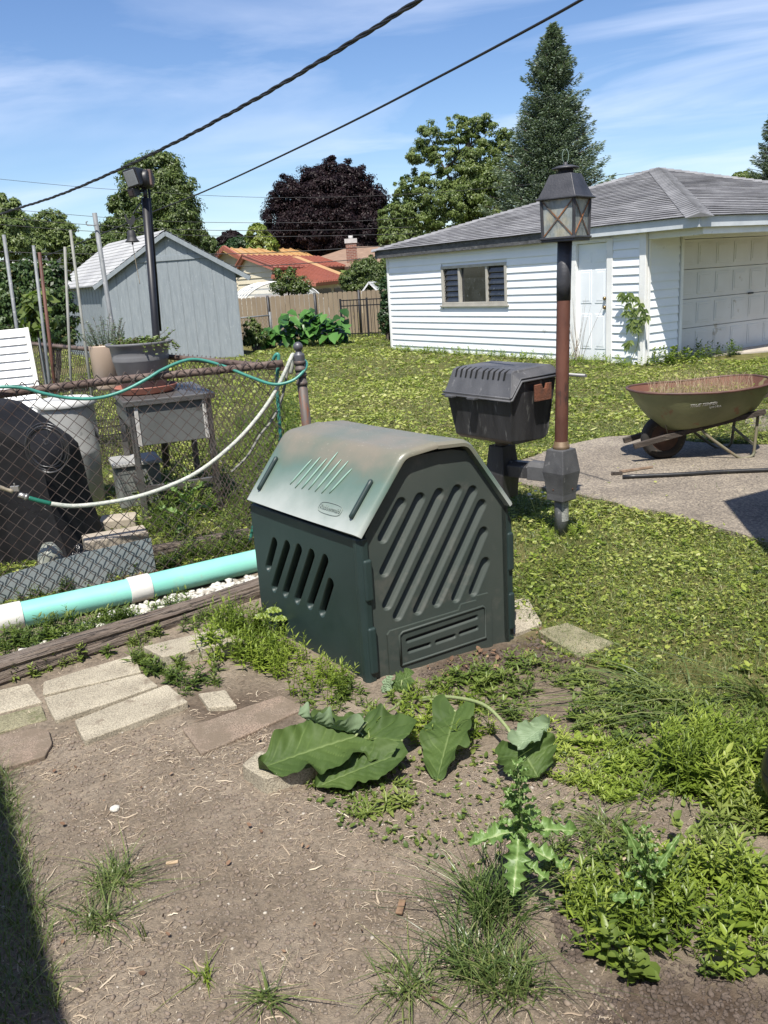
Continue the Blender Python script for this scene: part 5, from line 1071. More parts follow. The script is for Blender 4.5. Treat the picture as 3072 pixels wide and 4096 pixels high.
fc_ = AT(291, 383, PYY-.08)-p0; R = rotm(rad(12), rad(-8), rad(-28))
mb = MB()
def frus(mb, c, R, w0, h0, w1, h1, y0, y1):
    vs = [c+R@V(sx*w*.5, y, sz*h*.5) for y, w, h in ((y0, w0, h0), (y1, w1, h1)) for sx, sz in ((-1, -1), (1, -1), (1, 1), (-1, 1))]
    mb.add(vs, [(0, 1, 2, 3), (7, 6, 5, 4), (0, 4, 5, 1), (1, 5, 6, 2), (2, 6, 7, 3), (3, 7, 4, 0)])
frus(mb, fc_, R, .155, .16, .09, .10, -.05, .10); fh = mb.build('floodlight', PBLK, pole, .012, 3)
mb = MB(); frus(mb, fc_, R, .12, .125, .12, .125, -.058, -.05); mb.build('lens', surf('grey glass lens', (.20, .215, .22), rough=.25), fh, .01, 3)
mb = MB(); c_ = AT(313, 387, PYY)-p0; mb.lathe([(0, -.075), (.06, -.07), (.078, -.04), (.08, .0), (.08, .05), (.06, .06), (0, .06)], c_, 20, R=rotm(0, rad(90), rad(-15))); mb.build('junction_box', PBLK, pole)
mb = MB(); mb.box(AT(323, 384, PYY)-p0, (.05, .09, .13)); mb.build('cover_plate', surf('rust brown plate', (.16, .10, .085), (.10, .07, .06), 10, rough=.8), pole, .006)
sc_ = AT(290, 415, PYY-.05)-p0; R2 = rotm(rad(15), 0, rad(-35)); mb = MB(); frus(mb, sc_, R2, .085, .08, .06, .06, -.04, .05); sn = mb.build('motion_sensor', PBLK, pole, .01, 3)
mb = MB(); frus(mb, sc_, R2, .05, .045, .05, .045, -.045, -.04); mb.build('sensor_window', surf('smoky window', (.05, .04, .045), rough=.2), sn, .004)
mb = MB(); mb.tube([sc_+V(.02, .04, 0), AT(313, 408, PYY)-p0], .012, 8); mb.build('sensor_arm', PBLK, pole)
bcx = AT(284, 508, PYY-.06); IRON = surf('black cast iron', (.014, .014, .015), (.025, .025, .026), 10, rough=.6)
bell = thing('yard_bell', 'black cast iron yard bell with a rooster figure hanging from the pole', 'bell', tuple(bcx))
mb = MB(); mb.lathe([(0, .045), (.022, .044), (.034, .03), (.038, -.01), (.045, -.035), (.062, -.052), (.064, -.058), (.055, -.056), (.03, -.03), (0, -.02)], n=28); mb.build('bell_body', IRON, bell)
mb = MB(); mb.tube([V(0, 0, -.03), V(0, 0, -.07)], .006, 8); mb.lathe([(0, -.085), (.012, -.075), (0, -.062)], n=10); mb.build('clapper', IRON, bell)
mb = MB(); pr_ = AT(316, 500, PYY)-bcx; mb.tube([V(0, 0, .04), V(0, 0, .062)], .007, 8); mb.tube([V(-.035, 0, .062), V(.03, .01, .06), pr_+V(0, 0, .06)], .006, 8); mb.tube(spline([V(.03, .01, .06), V(.07, .02, .02), pr_+V(-.01, 0, 0)], 5), .005, 6); mb.build('bracket', IRON, bell)
ro = [(-.045, .165), (-.038, .18), (-.025, .172), (-.022, .15), (-.012, .13), (.01, .128), (.022, .15), (.04, .168), (.058, .155), (.062, .13), (.045, .10), (.02, .082), (.004, .066), (-.002, .085), (-.018, .095), (-.032, .115), (-.036, .145), (-.05, .15)]
mb = MB(); mb.prism([(a*.85, b) for a, b in ro], lambda a, b, d: V(a, d, b), -.004, .004); mb.build('rooster_figure', IRON, bell)
mb = MB(); mb.tube(spline([V(0, 0, -.085), V(.005, 0, -.2), V(.012, 0, -.33), V(.018, 0, -.42)], 5), .003, 6); mb.build('pull_rope', surf('old rope', (.32, .27, .2), (.2, .17, .12), 60, rough=.9), bell)
mb = MB(); c1 = AT(313, 432, PYY)-p0; c2 = AT(290, 458, PYY)-p0; mb.tube(spline([c1, AT(303, 440, PYY)-p0, c2, AT(288, 462, PYY)-p0], 5), .006, 6); mb.tube([c2+V(.02, 0, 0), AT(308, 462, PYY)-p0], .006, 6); mb.build('hook_bracket', BLKP, pole)
# ------------------------------------------------------------------ black pipe and scrap on the patio
bp_ = [G(u, v, .03) for u, v in ((1345, 1030), (1480, 1024), (1560, 1019), (1720, 1013))]; o0 = bp_[0]; mb = MB(); mb.tube([p-o0 for p in spline(bp_, 5)], .016, 14); single('plastic_pipe', surf('black poly pipe', (.012, .013, .015), (.02, .021, .024), 10, rough=.4, c3=(.06, .06, .055), s3=15, t3=.64), mb, 'long black plastic pipe lying on the patio in front of the wheelbarrow', 'pipe', loc=tuple(o0))
for (a, b, r0, lab) in (((1320, 1022), (1345, 1022), .018, 'short dark rotten wood scrap at the left end of the black pipe'), ((1340, 1018), (1410, 1008), .014, 'pale splintered wood strip lying behind the black pipe')):
    p, q = G(*a, .025), G(*b, .025); d = q-p; n_ = 9; mb = MB(); vs = []
    for i in range(n_):
        t = i/(n_-1); w_ = r0*(1.2-.6*t)*(1+.3*math.sin(i*2.1)); c = d*t; s_ = nrm(V(-d[1], d[0], 0)); vs += [c-s_*w_*1.2-V(0, 0, r0*.5), c+s_*w_*1.2-V(0, 0, r0*.5), c+s_*w_*.8+V(0, 0, r0*.5), c-s_*w_+V(0, 0, r0*.6)]
    mb.add(vs, [(i*4+j, i*4+(j+1) % 4, i*4+4+(j+1) % 4, i*4+4+j) for i in range(n_-1) for j in range(4)]+[(0, 1, 2, 3), tuple(4*(n_-1)+j for j in (3, 2, 1, 0))])
    single('wood_scrap', surf('splintered wood', (.28, .21, .15), (.14, .09, .06), 8, rough=.9, stretch=(2, 2, 2)) if r0 < .016 else WOOD, mb, lab, 'wood scrap', loc=tuple(p))
# ------------------------------------------------------------------ houses, fences and greenhouses far behind
def quadthick(mb, q, th=.08):
    q = [np.array(p, float) for p in q]; n = nrm(np.cross(q[1]-q[0], q[2]-q[0])); n = n if n[2] > 0 else -n; k = len(q)
    mb.add(q+[p-n*th for p in q], [tuple(range(k)), tuple(reversed(range(k, 2*k)))]+[(i, i+k, (i+1) % k+k, (i+1) % k) for i in range(k)]); return mb
CRSD = surf('cream siding', (.62, .56, .42), (.54, .48, .36), 1, rough=.6)
def corrug(name, c, sc=7):
    m, N, L, P = newmat(name); tc = N.new('ShaderNodeTexCoord'); L.new(mixc(N, L, ramp(N, L, noise(N, L, tc.outputs['Object'], 1.5, 4), [(.3, (0, 0, 0)), (.7, (1, 1, 1))]), c, tuple(x*.8 for x in c)), P.inputs['Base Color']); P.inputs['Roughness'].default_value = .45; return m
OR = corrug('orange metal roof', (.33, .115, .075)); YR = corrug('yellow orange metal roof', (.50, .30, .13))
def house_at(name, label, gable, Y, depth_vec, eave_h, ridge_h, roofm, wallm, over=.35, cat='house', ribs=0, rows=0, ridge_off=.5):
    """gable = (uL, uR) azimuths of the gable wall at distance Y; depth_vec = how the house runs back"""
    a = AT(gable[0], 600, Y[0]); b = AT(gable[1], 600, Y[1]); A_ = V(a[0], a[1], 0); B_ = V(b[0], b[1], 0); D_ = V(depth_vec[0], depth_vec[1], 0); o_ = A_.copy()
    rt = thing(name, label, cat, tuple(o_)); A_, B_ = A_-o_, B_-o_; M_ = A_*(1-ridge_off)+B_*ridge_off; g = nrm(B_-A_); dd = nrm(D_)
    up = lambda p, z: p+V(0, 0, z)
    mb = MB(); vs = [up(A_, -.2), up(B_, -.2), up(B_, eave_h), up(M_, ridge_h), up(A_, eave_h)]; vs += [v+D_ for v in vs]
    mb.add(vs, [(0, 1, 2, 3, 4), (9, 8, 7, 6, 5), (0, 5, 6, 1), (1, 6, 7, 2), (0, 4, 9, 5)]); wall = mb.build('wall', wallm, rt)
    for s_ in (0, 1):
        E_ = up(A_, eave_h) if s_ == 0 else up(B_, eave_h); R_ = up(M_, ridge_h); sl = nrm(E_-R_); E2 = E_+sl*over-dd*over; R2 = R_-dd*over+V(0, 0, .03); LD = D_+dd*2*over
        mb = MB(); quadthick(mb, [E2, R2, R2+LD, E2+LD], .12); rf_ = mb.build('roof', roofm, rt)
        if ribs:
            mb = MB(); nR = ribs
            for k in range(nR+1): p = E2+LD*k/nR; q_ = R2+LD*k/nR; mb.bar(p+V(0, 0, .04), q_+V(0, 0, .04), .05, .05)
            mb.build('roof_ribs', roofm, rf_)
    return rt, A_, B_, D_, M_, o_
def clap(rt, P0, P1, P2, P3, n, mat): # boards across a quad/triangle wall, bottom-left, bottom-right, top-right, top-left
    mb = MB(); nn = nrm(np.cross(P1-P0, P3-P0)); nn = nn if nn[1] < 0 else -nn
    for k in range(n):
        f0, f1 = k/n, (k+1)/n; a, b = P0*(1-f0)+P3*f0, P1*(1-f0)+P2*f0; c, d = P1*(1-f1)+P2*f1, P0*(1-f1)+P3*f1
        mb.add([a+nn*.05, b+nn*.05, c+nn*.012, d+nn*.012, a, b], [(0, 1, 2, 3), (4, 5, 1, 0)])
    mb.build('siding', mat, rt)
# house with the orange roof
Y1 = 36.
rt, A_, B_, D_, M_, o_ = house_at('house', 'cream house with an orange ribbed metal roof behind the tan fence', (514, 590), (38.5, 36.0), (AT(668, 600, 44)[0]-AT(556, 600, 37)[0]+.8, 8.5), AT(514, 573, 38)[2]-.15, AT(533, 552, 37)[2], OR, CRSD, .3, ribs=16, ridge_off=.28)
eh = AT(514, 573, 38)[2]-.15
clap(rt, A_, B_, B_+V(0, 0, eh), A_+V(0, 0, eh), 11, CRSD)
# its right wing: lower hip with the eave towards us
q = [AT(586, 594, 35.5), AT(640, 557, 42), AT(756, 603, 37.5), AT(683, 611, 35)]
rt2 = thing('house', 'low wing of the orange-roofed house, left of the small fruit tree', 'house', (q[0][0], q[0][1], 0)); c0 = V(q[0][0], q[0][1], 0)
mb = MB(); quadthick(mb, [p-c0 for p in (q[0], q[1], q[2], q[3])], .14); rf_ = mb.build('roof', OR, rt2)
mb = MB()
for k in range(1, 16):
    t = k/16; a = q[0]*(1-t)+q[1]*t if False else None
for k in range(1, 14):
    t = k/14; a = (q[3]*(1-t)+q[2]*t)-c0; b = (q[0]*(1-t)+q[1]*t)-c0; mb.bar(a+V(0, 0, .03), b+V(0, 0, .03), .04, .05)
mb.build('roof_ribs', OR, rf_)
mb = MB(); mb.bar(AT(638, 556, 42)-c0, AT(757, 602, 37.4)-c0, .3, .1); mb.build('hip_flashing', YR, rf_)
mb = MB(); w0, w1 = AT(592, 612, 35.9), AT(752, 612, 37.7); w0[2] = w1[2] = 0; zt_ = AT(683, 612, 35.5)[2]
wv = w1-w0; mb.add([w0-c0, w1-c0, w1-c0+V(0, 0, zt_), w0-c0+V(0, 0, zt_), w0-c0+V(0, 3, 0), w1-c0+V(0, 3, 0), w1-c0+V(0, 3, zt_), w0-c0+V(0, 3, zt_)], [(0, 1, 2, 3), (7, 6, 5, 4), (0, 4, 5, 1), (3, 2, 6, 7), (0, 3, 7, 4), (1, 5, 6, 2)]); mb.build('wall', CRSD, rt2)
for f0, f1 in ((.50, .58), (.60, .76), (.80, .92)):
    mb = MB(); a, b = w0+wv*f0-c0+V(0, -.05, 0), w0+wv*f1-c0+V(0, -.05, 0); mb.add([a+V(0, 0, .9), b+V(0, 0, .9), b+V(0, 0, zt_-.25), a+V(0, 0, zt_-.25)], [(0, 1, 2, 3)]); mb.build('window', GLASS, rt2)
# yellow-roofed gable behind
rt, A_, B_, D_, M_, o_ = house_at('house', 'cream gabled house end with a yellow and orange roof above the shed eave', (452, 545), (49, 46), (3.5, 8), AT(500, 562, 47)[2]-.2, AT(495, 536, 47)[2], YR, CRSD, .35, ribs=10, ridge_off=.46); eh = AT(500, 562, 47)[2]-.2
clap(rt, A_, B_, B_+V(0, 0, eh), A_+V(0, 0, eh), 14, CRSD)
mb = MB(); mb.bar(A_+V(0, -.4, eh-.1), M_+V(0, -.4, AT(495, 536, 47)[2]+.05), .15, .22); mb.bar(B_+V(0, -.4, eh-.1), M_+V(0, -.4, AT(495, 536, 47)[2]+.05), .15, .22); mb.build('rake_trim', OR, rt)
# tan shingled house with chimney
q = [AT(655, 566, 50), AT(758, 533, 54), AT(862, 530, 50), AT(862, 578, 43), AT(770, 578, 43)]
c0 = V(q[0][0], q[0][1], 0); rt = thing('house', 'house with a tan shingle roof and a brick chimney behind the orange roof', 'house', tuple(c0))
TANR = surf('tan asphalt shingles', (.27, .175, .12), (.20, .13, .09), 2.5, rough=.9, c3=(.33, .24, .17), s3=3, stretch=(1, 1, 4))
mb = MB(); quadthick(mb, [p-c0 for p in q], .2); mb.build('roof', TANR, rt)
mb = MB(); a, b = AT(775, 582, 43.5), AT(860, 582, 43.5); a[2] = b[2] = 0; zt_ = AT(800, 582, 43.4)[2]; mb.add([a-c0, b-c0, b-c0+V(0, 0, zt_), a-c0+V(0, 0, zt_), a-c0+V(0, 4, 0), b-c0+V(0, 4, 0), b-c0+V(0, 4, zt_), a-c0+V(0, 4, zt_)], [(0, 1, 2, 3), (7, 6, 5, 4), (0, 4, 5, 1), (3, 2, 6, 7), (0, 3, 7, 4), (1, 5, 6, 2)]); mb.build('wall', CRSD, rt)
def brickm(name, c1, c2, mo):
    m, N, L, P = newmat(name); tc = N.new('ShaderNodeTexCoord'); br = N.new('ShaderNodeTexBrick'); br.inputs['Scale'].default_value = 1; br.inputs['Brick Width'].default_value = .22; br.inputs['Row Height'].default_value = .08; br.inputs['Mortar Size'].default_value = .008
    for k, c in (('Color1', c1), ('Color2', c2), ('Mortar', mo)): br.inputs[k].default_value = (*c, 1)
    L.new(mp(N, L, tc.outputs['Object'], rot=(rad(90), 0, 0)), br.inputs[0]); L.new(br.outputs[0], P.inputs['Base Color']); P.inputs['Roughness'].default_value = .9; return m
BRK = brickm('red brown brick', (.22, .085, .055), (.15, .06, .042), (.30, .26, .22))
ct, cb = AT(758, 522, 46), AT(758, 560, 46)
mb = MB(); mb.box((ct[0]-c0[0], 46-c0[1], (ct[2]+cb[2])/2-.2), (.55, .55, ct[2]-cb[2]+.4)); ch = mb.build('chimney', BRK, rt)
mb = MB(); mb.box((ct[0]-c0[0], 46-c0[1], ct[2]+.03), (.64, .64, .22)); mb.tube([V(ct[0]-c0[0], 46-c0[1], ct[2]+.1), V(ct[0]-c0[0], 46-c0[1], ct[2]+.3)], .12, 10); mb.build('chimney_cap', surf('pale mortar cap', (.5, .48, .46), rough=.8), ch)
# brick house at the far left
a, b = AT(-60, 600, 44), AT(138, 600, 44); zE, zR = AT(130, 583, 44)[2], AT(52, 566, 44)[2]
c0 = V(a[0], 44, 0); rt = thing('house', 'red brick house with a low white-edged gable at the left edge behind the hedge', 'house', tuple(c0)); W_ = b[0]-a[0]; xm = AT(52, 566, 44)[0]-a[0]
mb = MB(); mb.prism([(0, 0), (W_, 0), (W_, zE), (xm, zR), (0, zE-.1)], lambda x, z, d: V(x, d, z), 0, 9); mb.build('wall', BRK, rt)
WT = surf('white painted board', (.75, .75, .74), rough=.5)
for x0, z0 in ((-.8, zE-.35), (W_+.6, zE-.12)):
    mb = MB(); mb.bar(V(x0, -.5, z0+.12), V(xm, -.5, zR+.18), .12, .26); mb.build('barge_board', WT, rt)
    mb = MB(); quadthick(mb, [V(x0, -.6, z0+.27), V(xm, -.6, zR+.33), V(xm, 9.5, zR+.33), V(x0, 9.5, z0+.27)], .06); mb.build('roof', SH, rt)
for x in (2.2, 4.0):
    mb = MB(); mb.box((x, -.03, 1.5), (1.0, .06, .9)); mb.build('window', GLASS, rt)
    mb = MB(); mb.box((x, -.12, 2.05), (1.5, .25, .28)); mb.build('awning', WT, rt)
# tan board fence
TFM = surf('tan stained fence boards', (.235, .185, .125), (.20, .155, .105), 1.5, rough=.85, stretch=(3, 3, 1), c3=(.15, .12, .085), s3=6, t3=.66)
Yf = 27.0; fa, fb = AT(500, 640, Yf), AT(858, 633, Yf); fh_ = AT(700, 633, Yf)[2]; FW_ = fb[0]-fa[0]
tf = thing('board_fence', 'tall tan wooden board fence across the back of the lawn', 'fence', (fa[0], Yf, 0))
mb = MB(); n = int(FW_/.148)
for k in range(n):
    x = k*.148; h = fh_+.02*(RS.rand()-.5); mb.prism([(x, 0), (x+.138, 0), (x+.138, h-.03), (x+.115, h), (x+.023, h), (x, h-.03)], lambda a, b, d: V(a, d, b), 0, .02+.004*(k % 2))
mb.build('boards', TFM, tf)
for u in (578, 680, 775):
    p = AT(u, 640, Yf); mb = MB(); mb.tube([V(p[0]-fa[0], -.06, 0), V(p[0]-fa[0], -.06, fh_+.03)], .038, 10); mb.build('fence_post', surf('dark post', (.022, .022, .025), rough=.5), tf)
# black picket fence in front of it
mfa, mfb = AT(735, 650, 25.5), AT(858, 650, 24.8); hh_ = AT(735, 648, 25.5)[2]
mf = thing('picket_fence', 'black metal picket fence between the rhubarb patch and the garage', 'fence', (mfa[0], mfa[1], 0)); BM = surf('satin black metal', (.014, .014, .016), rough=.45)
dv = V(mfb[0]-mfa[0], mfb[1]-mfa[1], 0); npk = 17
for k in range(npk+1):
    p = dv*k/npk; big = k in (0, 8, 15); mb = MB(); mb.box(p+V(0, 0, hh_/2), (.06 if big else .018, .06 if big else .018, hh_+(.06 if big else 0))); mb.build('post' if big else 'picket', BM, mf)
for z in (.12, hh_-.18, hh_-.02): mb = MB(); mb.bar(V(0, 0, z), dv+V(0, 0, z), .03, .03); mb.build('rail', BM, mf)
# little chain link length at the left of it
p0_ = AT(520, 690, 25.0); p1_ = AT(584, 690, 25.6); lf = thing('chain_link_fence', 'short low chain-link fence between the shed and the rhubarb', 'chain-link fence', (p0_[0], p0_[1], 0)); zz_ = AT(550, 684, 25.3)[2]
chain(V(0, 0), V(p1_[0]-p0_[0], p1_[1]-p0_[1]), .0, zz_, .06, lf, .004); mb = MB(); mb.tube([V(0, 0, zz_), V(p1_[0]-p0_[0], p1_[1]-p0_[1], zz_)], .02, 8); mb.build('top_rail', GALV, lf); mb = MB(); mb.tube([V(p1_[0]-p0_[0], p1_[1]-p0_[1], 0), V(p1_[0]-p0_[0], p1_[1]-p0_[1], zz_+.1)], .035, 8); mb.build('post', GALV, lf)
# poly tunnel
m, N, L, P = newmat('clear plastic film'); P.inputs['Base Color'].default_value = (.75, .78, .80, 1); P.inputs['Roughness'].default_value = .2; tr = N.new('ShaderNodeBsdfTransparent'); mx = N.new('ShaderNodeMixShader'); mx.inputs[0].default_value = .38
L.new(tr.outputs[0], mx.inputs[1]); L.new(P.outputs[0], mx.inputs[2]); L.new(mx.outputs[0], N['Material Output'].inputs[0]); FILM = m
ya = 30.0; a, b = AT(508, 640, ya), AT(712, 640, ya); R_ = (b[0]-a[0])/2; hz2 = AT(600, 608, ya)[2]; cx = (a[0]+b[0])/2
pt_ = thing('polytunnel', 'plastic-covered hoop greenhouse showing above the tan fence', 'greenhouse', (cx, ya, 0)); nn_ = 20
def hoop(y, r=1.0, kx=0): return [V(-R_*math.cos(t)*r+kx, y, max(.0, hz2*math.sin(t)**.7*r)) for t in np.linspace(0, math.pi, nn_+1)]
vs = hoop(0)+hoop(5, 1, -1.2); mb = MB(); mb.add(vs, [(i, i+1, i+nn_+2, i+nn_+1) for i in range(nn_)], True); mb.add(hoop(0), [tuple(range(nn_+1))]); mb.build('plastic_cover', FILM, pt_)
for k in range(6): mb = MB(); mb.tube(hoop(k, 1.004, -.24*k), .022, 6); mb.build('hoop', WT, pt_)
mb = MB(); mb.box((R_*.2, .6, .9), (.9, .5, 1.5)); mb.box((-R_*.3, .8, .7), (1.1, .5, 1.2)); mb.build('contents', surf('stacked brown boxes', (.22, .13, .08), (.30, .22, .15), 2, rough=.8), pt_)
# small A-frame greenhouse by the garage
g0 = AT(795, 640, 28.5); zt_ = AT(800, 610, 28.5)[2]; ag = thing('greenhouse', 'small pitched glass cold frame behind the black picket fence', 'greenhouse', (g0[0], 28.5, 0)); mb = MB()
xw = AT(845, 640, 28.5)[0]-g0[0]
fr = [(V(-.3, 0, 1.1), V(.05, 0, zt_)), (V(.05, 0, zt_), V(.45, 0, 1.1)), (V(.05, 0, zt_), V(xw, .5, zt_-.02)), (V(.45, 0, 1.1), V(xw+.3, .5, 1.1)), (V(.25, .3, 1.6), V(xw, .5, 1.5)), (V(-.3, 0, 0), V(-.3, 0, 1.1)), (V(.45, 0, 0), V(.45, 0, 1.1))]
for p, q_ in fr: mb = MB(); mb.bar(p, q_, .05, .05); mb.build('frame_bar', WT, ag)
mb = MB(); mb.add([V(.45, 0, 1.1), V(xw+.3, .5, 1.1), V(xw, .5, zt_), V(.05, 0, zt_)], [(0, 1, 2, 3)]); mb.build('glass_pane', FILM, ag)
# ------------------------------------------------------------------ overhead wires
WIRE = surf('black wire sheath', (.014, .014, .016), rough=.6); WIREG = surf('grey wire', (.10, .10, .11), rough=.6)
def wire(pts, r, mat, label, tw=False, name='overhead_wire'):
    P3 = spline([AT(u, v, y) for u, v, y in pts], 14); c = P3[0].copy(); P3 = [p-c for p in P3]; mb = MB()
    if not tw: mb.tube(P3, r, 6)
    else:
        # two strands twisted round a messenger
        Ls = np.cumsum([0]+[np.linalg.norm(P3[i+1]-P3[i]) for i in range(len(P3)-1)]); n = int(Ls[-1]/.045); T_ = np.linspace(0, Ls[-1], n); C_ = np.stack([np.interp(T_, Ls, [p[k] for p in P3]) for k in range(3)], 1)
        for ph, rr in ((0, r*.62), (2.1, r*.62), (4.2, r*.4)):
            mb.tube([C_[i]+V(0, math.cos(T_[i]*11+ph), math.sin(T_[i]*11+ph))*r*.62 for i in range(n)], rr, 6)
    o = mb.build(name, mat, None, loc=tuple(c)); return tag(o, label, 'wire', 'overhead wires')
wire([(-90, 500, 15), (0, 463, 13.2), (120, 424, 11.5), (240, 374, 10), (370, 312, 8.6), (500, 243, 7.5), (610, 181, 6.7), (700, 127, 6.1), (790, 72, 5.6), (905, 0, 5), (1080, -120, 4.3)], .0145, WIRE, 'thick twisted black service cable crossing the sky from lower left to upper middle', True)
wire([(-60, 600, 20), (100, 552, 16.5), (233, 500, 14), (333, 457, 12.4), (433, 417, 11), (552, 363, 9.6), (750, 268, 7.9), (950, 165, 6.6), (1110, 80, 5.8), (1255, 0, 5.2), (1400, -90, 4.7)], .0085, WIRE, 'single smooth black cable below and to the right of the twisted one')
for pts, r, lb in (([(-40, 383, 34), (227, 408, 34), (552, 426, 34), (850, 421, 34), (1150, 398, 34), (1400, 370, 34)], .008, 'highest thin wire, crossing behind the copper-leaved tree'),
                   ([(-40, 447, 33), (233, 470, 33), (436, 480, 33), (700, 480, 33), (900, 470, 33)], .009, 'thin wire just below the top one, level with the top of the leaning stakes'),
                   ([(-40, 466, 32), (200, 486, 32), (436, 497, 32), (700, 497, 32), (900, 490, 32)], .010, 'thin wire passing behind the bell at the left'),
                   ([(-40, 482, 31), (207, 500, 31), (552, 511, 31), (900, 505, 31)], .010, 'thin wire just above the shed ridge'),
                   ([(-40, 543, 30), (213, 549, 30), (552, 547, 30), (842, 530, 30), (1000, 515, 30)], .014, 'thicker dark wire in front of the orange roof'),
                   ([(-40, 560, 29), (213, 570, 29), (512, 575, 29), (700, 566, 29), (838, 554, 29), (1000, 540, 29)], .014, 'lowest dark wire, crossing the orange roof and ending behind the garage')):
    wire(pts, r, WIRE, lb)
# ------------------------------------------------------------------ trees and shrubs
GRN = leafmat('mid green foliage', [(.035, .055, .014), (.065, .10, .024), (.11, .15, .038), (.17, .21, .055)])
GRN2 = leafmat('fresh green foliage', [(.055, .085, .025), (.10, .145, .038), (.16, .205, .055), (.24, .29, .10)], trans=.35)
YGR = leafmat('yellow green foliage', [(.07, .11, .02), (.14, .19, .03), (.22, .26, .05), (.28, .30, .07)])
DKG = leafmat('dark green foliage', [(.012, .035, .012), (.025, .06, .02), (.05, .095, .03), (.08, .13, .045)])
PUR = leafmat('purple black foliage', [(.006, .0035, .005), (.011, .0065, .008), (.019, .011, .012), (.042, .027, .026)], trans=.06, spec=.12)
SPR = leafmat('blue green needles', [(.05, .08, .052), (.09, .13, .086), (.15, .195, .135), (.24, .285, .21)], trans=.15, rough=.6)
BARK = surf('grey brown bark', (.11, .09, .07), (.06, .05, .04), 6, rough=.95, stretch=(3, 3, .6), bump=.8, bscale=15, bdist=.03)
def crown(blobs, Y, nleaf, lsz, parent, mat, c0, clump=.22, thick=.75, hollow=.55, name='crown', sub=46, droop=.2, flat=.5):
    Ps, Ns, Ts = [], [], []; nleaf = int(nleaf*3.1) if Y > 25 else nleaf; lsz = lsz*.52 if Y > 25 else lsz; sub = int(sub*1.7) if Y > 25 else sub; clump = clump*.85 if Y > 25 else clump; area = [b[2]*b[3] for b in blobs]; tot = sum(area)
    for (u, v, ru, rv), ar in zip(blobs, area):
        c = AT(u, v, Y+RS.uniform(-.5, .5)*0)-c0; k = Y/1836.; R = V(ru*k, ru*k*thick, rv*k); nb = int(nleaf*ar/tot); ncl = max(6, int(sub*ar/tot*len(blobs)))
        cd = unit(RS.randn(ncl, 3)); cd[:, 1] = -abs(cd[:, 1])*np.where(RS.rand(ncl) < .72, 1, -1); rr = RS.uniform(hollow, 1.0, (ncl, 1))**.6*np.where(RS.rand(ncl, 1) < .25, 1.14, 1)
        cc = c+cd*R*rr; cr = RS.uniform(.6, 1.35, ncl)*clump*min(R[0], R[2]); tn = RS.rand(ncl)
        w_ = RS.randint(0, ncl, nb); d = unit(RS.randn(nb, 3)); rad_ = RS.rand(nb, 1)**.42; P = cc[w_]+d*V(1.25, 1.25, .8)*rad_*cr[w_][:, None]
        Ps.append(P); Ns.append(unit(d*.8+cd[w_]*.6+V(0, 0, flat)+RS.randn(nb, 3)*.35)); Ts.append(np.clip(.45+.35*(tn[w_]-.5)+RS.randn(nb)*.17, 0, 1))
    P = np.concatenate(Ps); Nn = np.concatenate(Ns); T = np.concatenate(Ts); n = len(P)
    D = unit(np.cross(Nn, RS.randn(n, 3))); Vv, F, T = leaves(P, D, Nn, lsz*RS.uniform(.6, 1.3, n), lsz*.62*RS.uniform(.7, 1.2, n), T, LEAF4, droop)
    return npmesh(name, Vv, F, mat, T, parent)
def limbs(mb, base, top, blobs, Y, c0, r0, r1):
    mid = base+(top-base)*.5; mb.tube(spline([base-V(0, 0, .2), mid+V(.03, 0, 0)*r0*10, top], 6), [r0+(r1-r0)*i/12 for i in range(13)], 10)
    for (u, v, ru, rv) in blobs:
        c = AT(u, v, Y)-c0; s0 = base+(top-base)*RS.uniform(.45, .95); m_ = (s0+c)/2+V(0, 0, -.08*np.linalg.norm(c-s0)); ps = spline([s0, m_, c+V(0, 0, rv*Y/1836*.3)], 5); mb.tube(ps, [r1*.8*(1-.8*i/(len(ps)-1)) for i in range(len(ps))], 6)
def tree(name, label, Y, blobs, ut, nleaf, lsz, mat, r0=.25, cat='tree', grp='trees beyond the yards', tv=None, **kw):
    b = AT(ut, 600, Y); c0 = V(b[0], Y, 0); rt = thing(name, label, cat, tuple(c0), 0, grp)
    top = AT(ut, tv if tv else min(bb[1] for bb in blobs)+20, Y)-c0; top[1] = 0; mb = MB(); limbs(mb, V(0, 0, 0), top, blobs, Y, c0, r0, r0*.35); mb.build('trunk', BARK, rt)
    crown(blobs, Y, nleaf, lsz, rt, mat, c0, **kw); return rt
tree('maple_tree', 'tall dense green maple rising behind the shed', 46, [(345, 372, 42, 40), (300, 372, 34, 30), (372, 408, 42, 45), (325, 425, 58, 48), (275, 440, 34, 26), (385, 465, 46, 50), (290, 500, 66, 42), (350, 510, 72, 40), (250, 520, 36, 26), (410, 500, 26, 36)], 335, 36000, .27, GRN, .35, clump=.30, sub=60)
tree('copper_maple', 'broad dark purple-leaved maple in the middle background', 56, [(722, 385, 44, 36), (690, 405, 48, 40), (762, 400, 44, 38), (640, 430, 48, 44), (720, 430, 80, 50), (790, 440, 40, 44), (615, 480, 50, 44), (690, 490, 100, 50), (780, 490, 60, 48), (812, 505, 28, 40), (620, 520, 50, 34), (740, 525, 90, 34)], 715, 60000, .30, PUR, .4, clump=.30, sub=60)
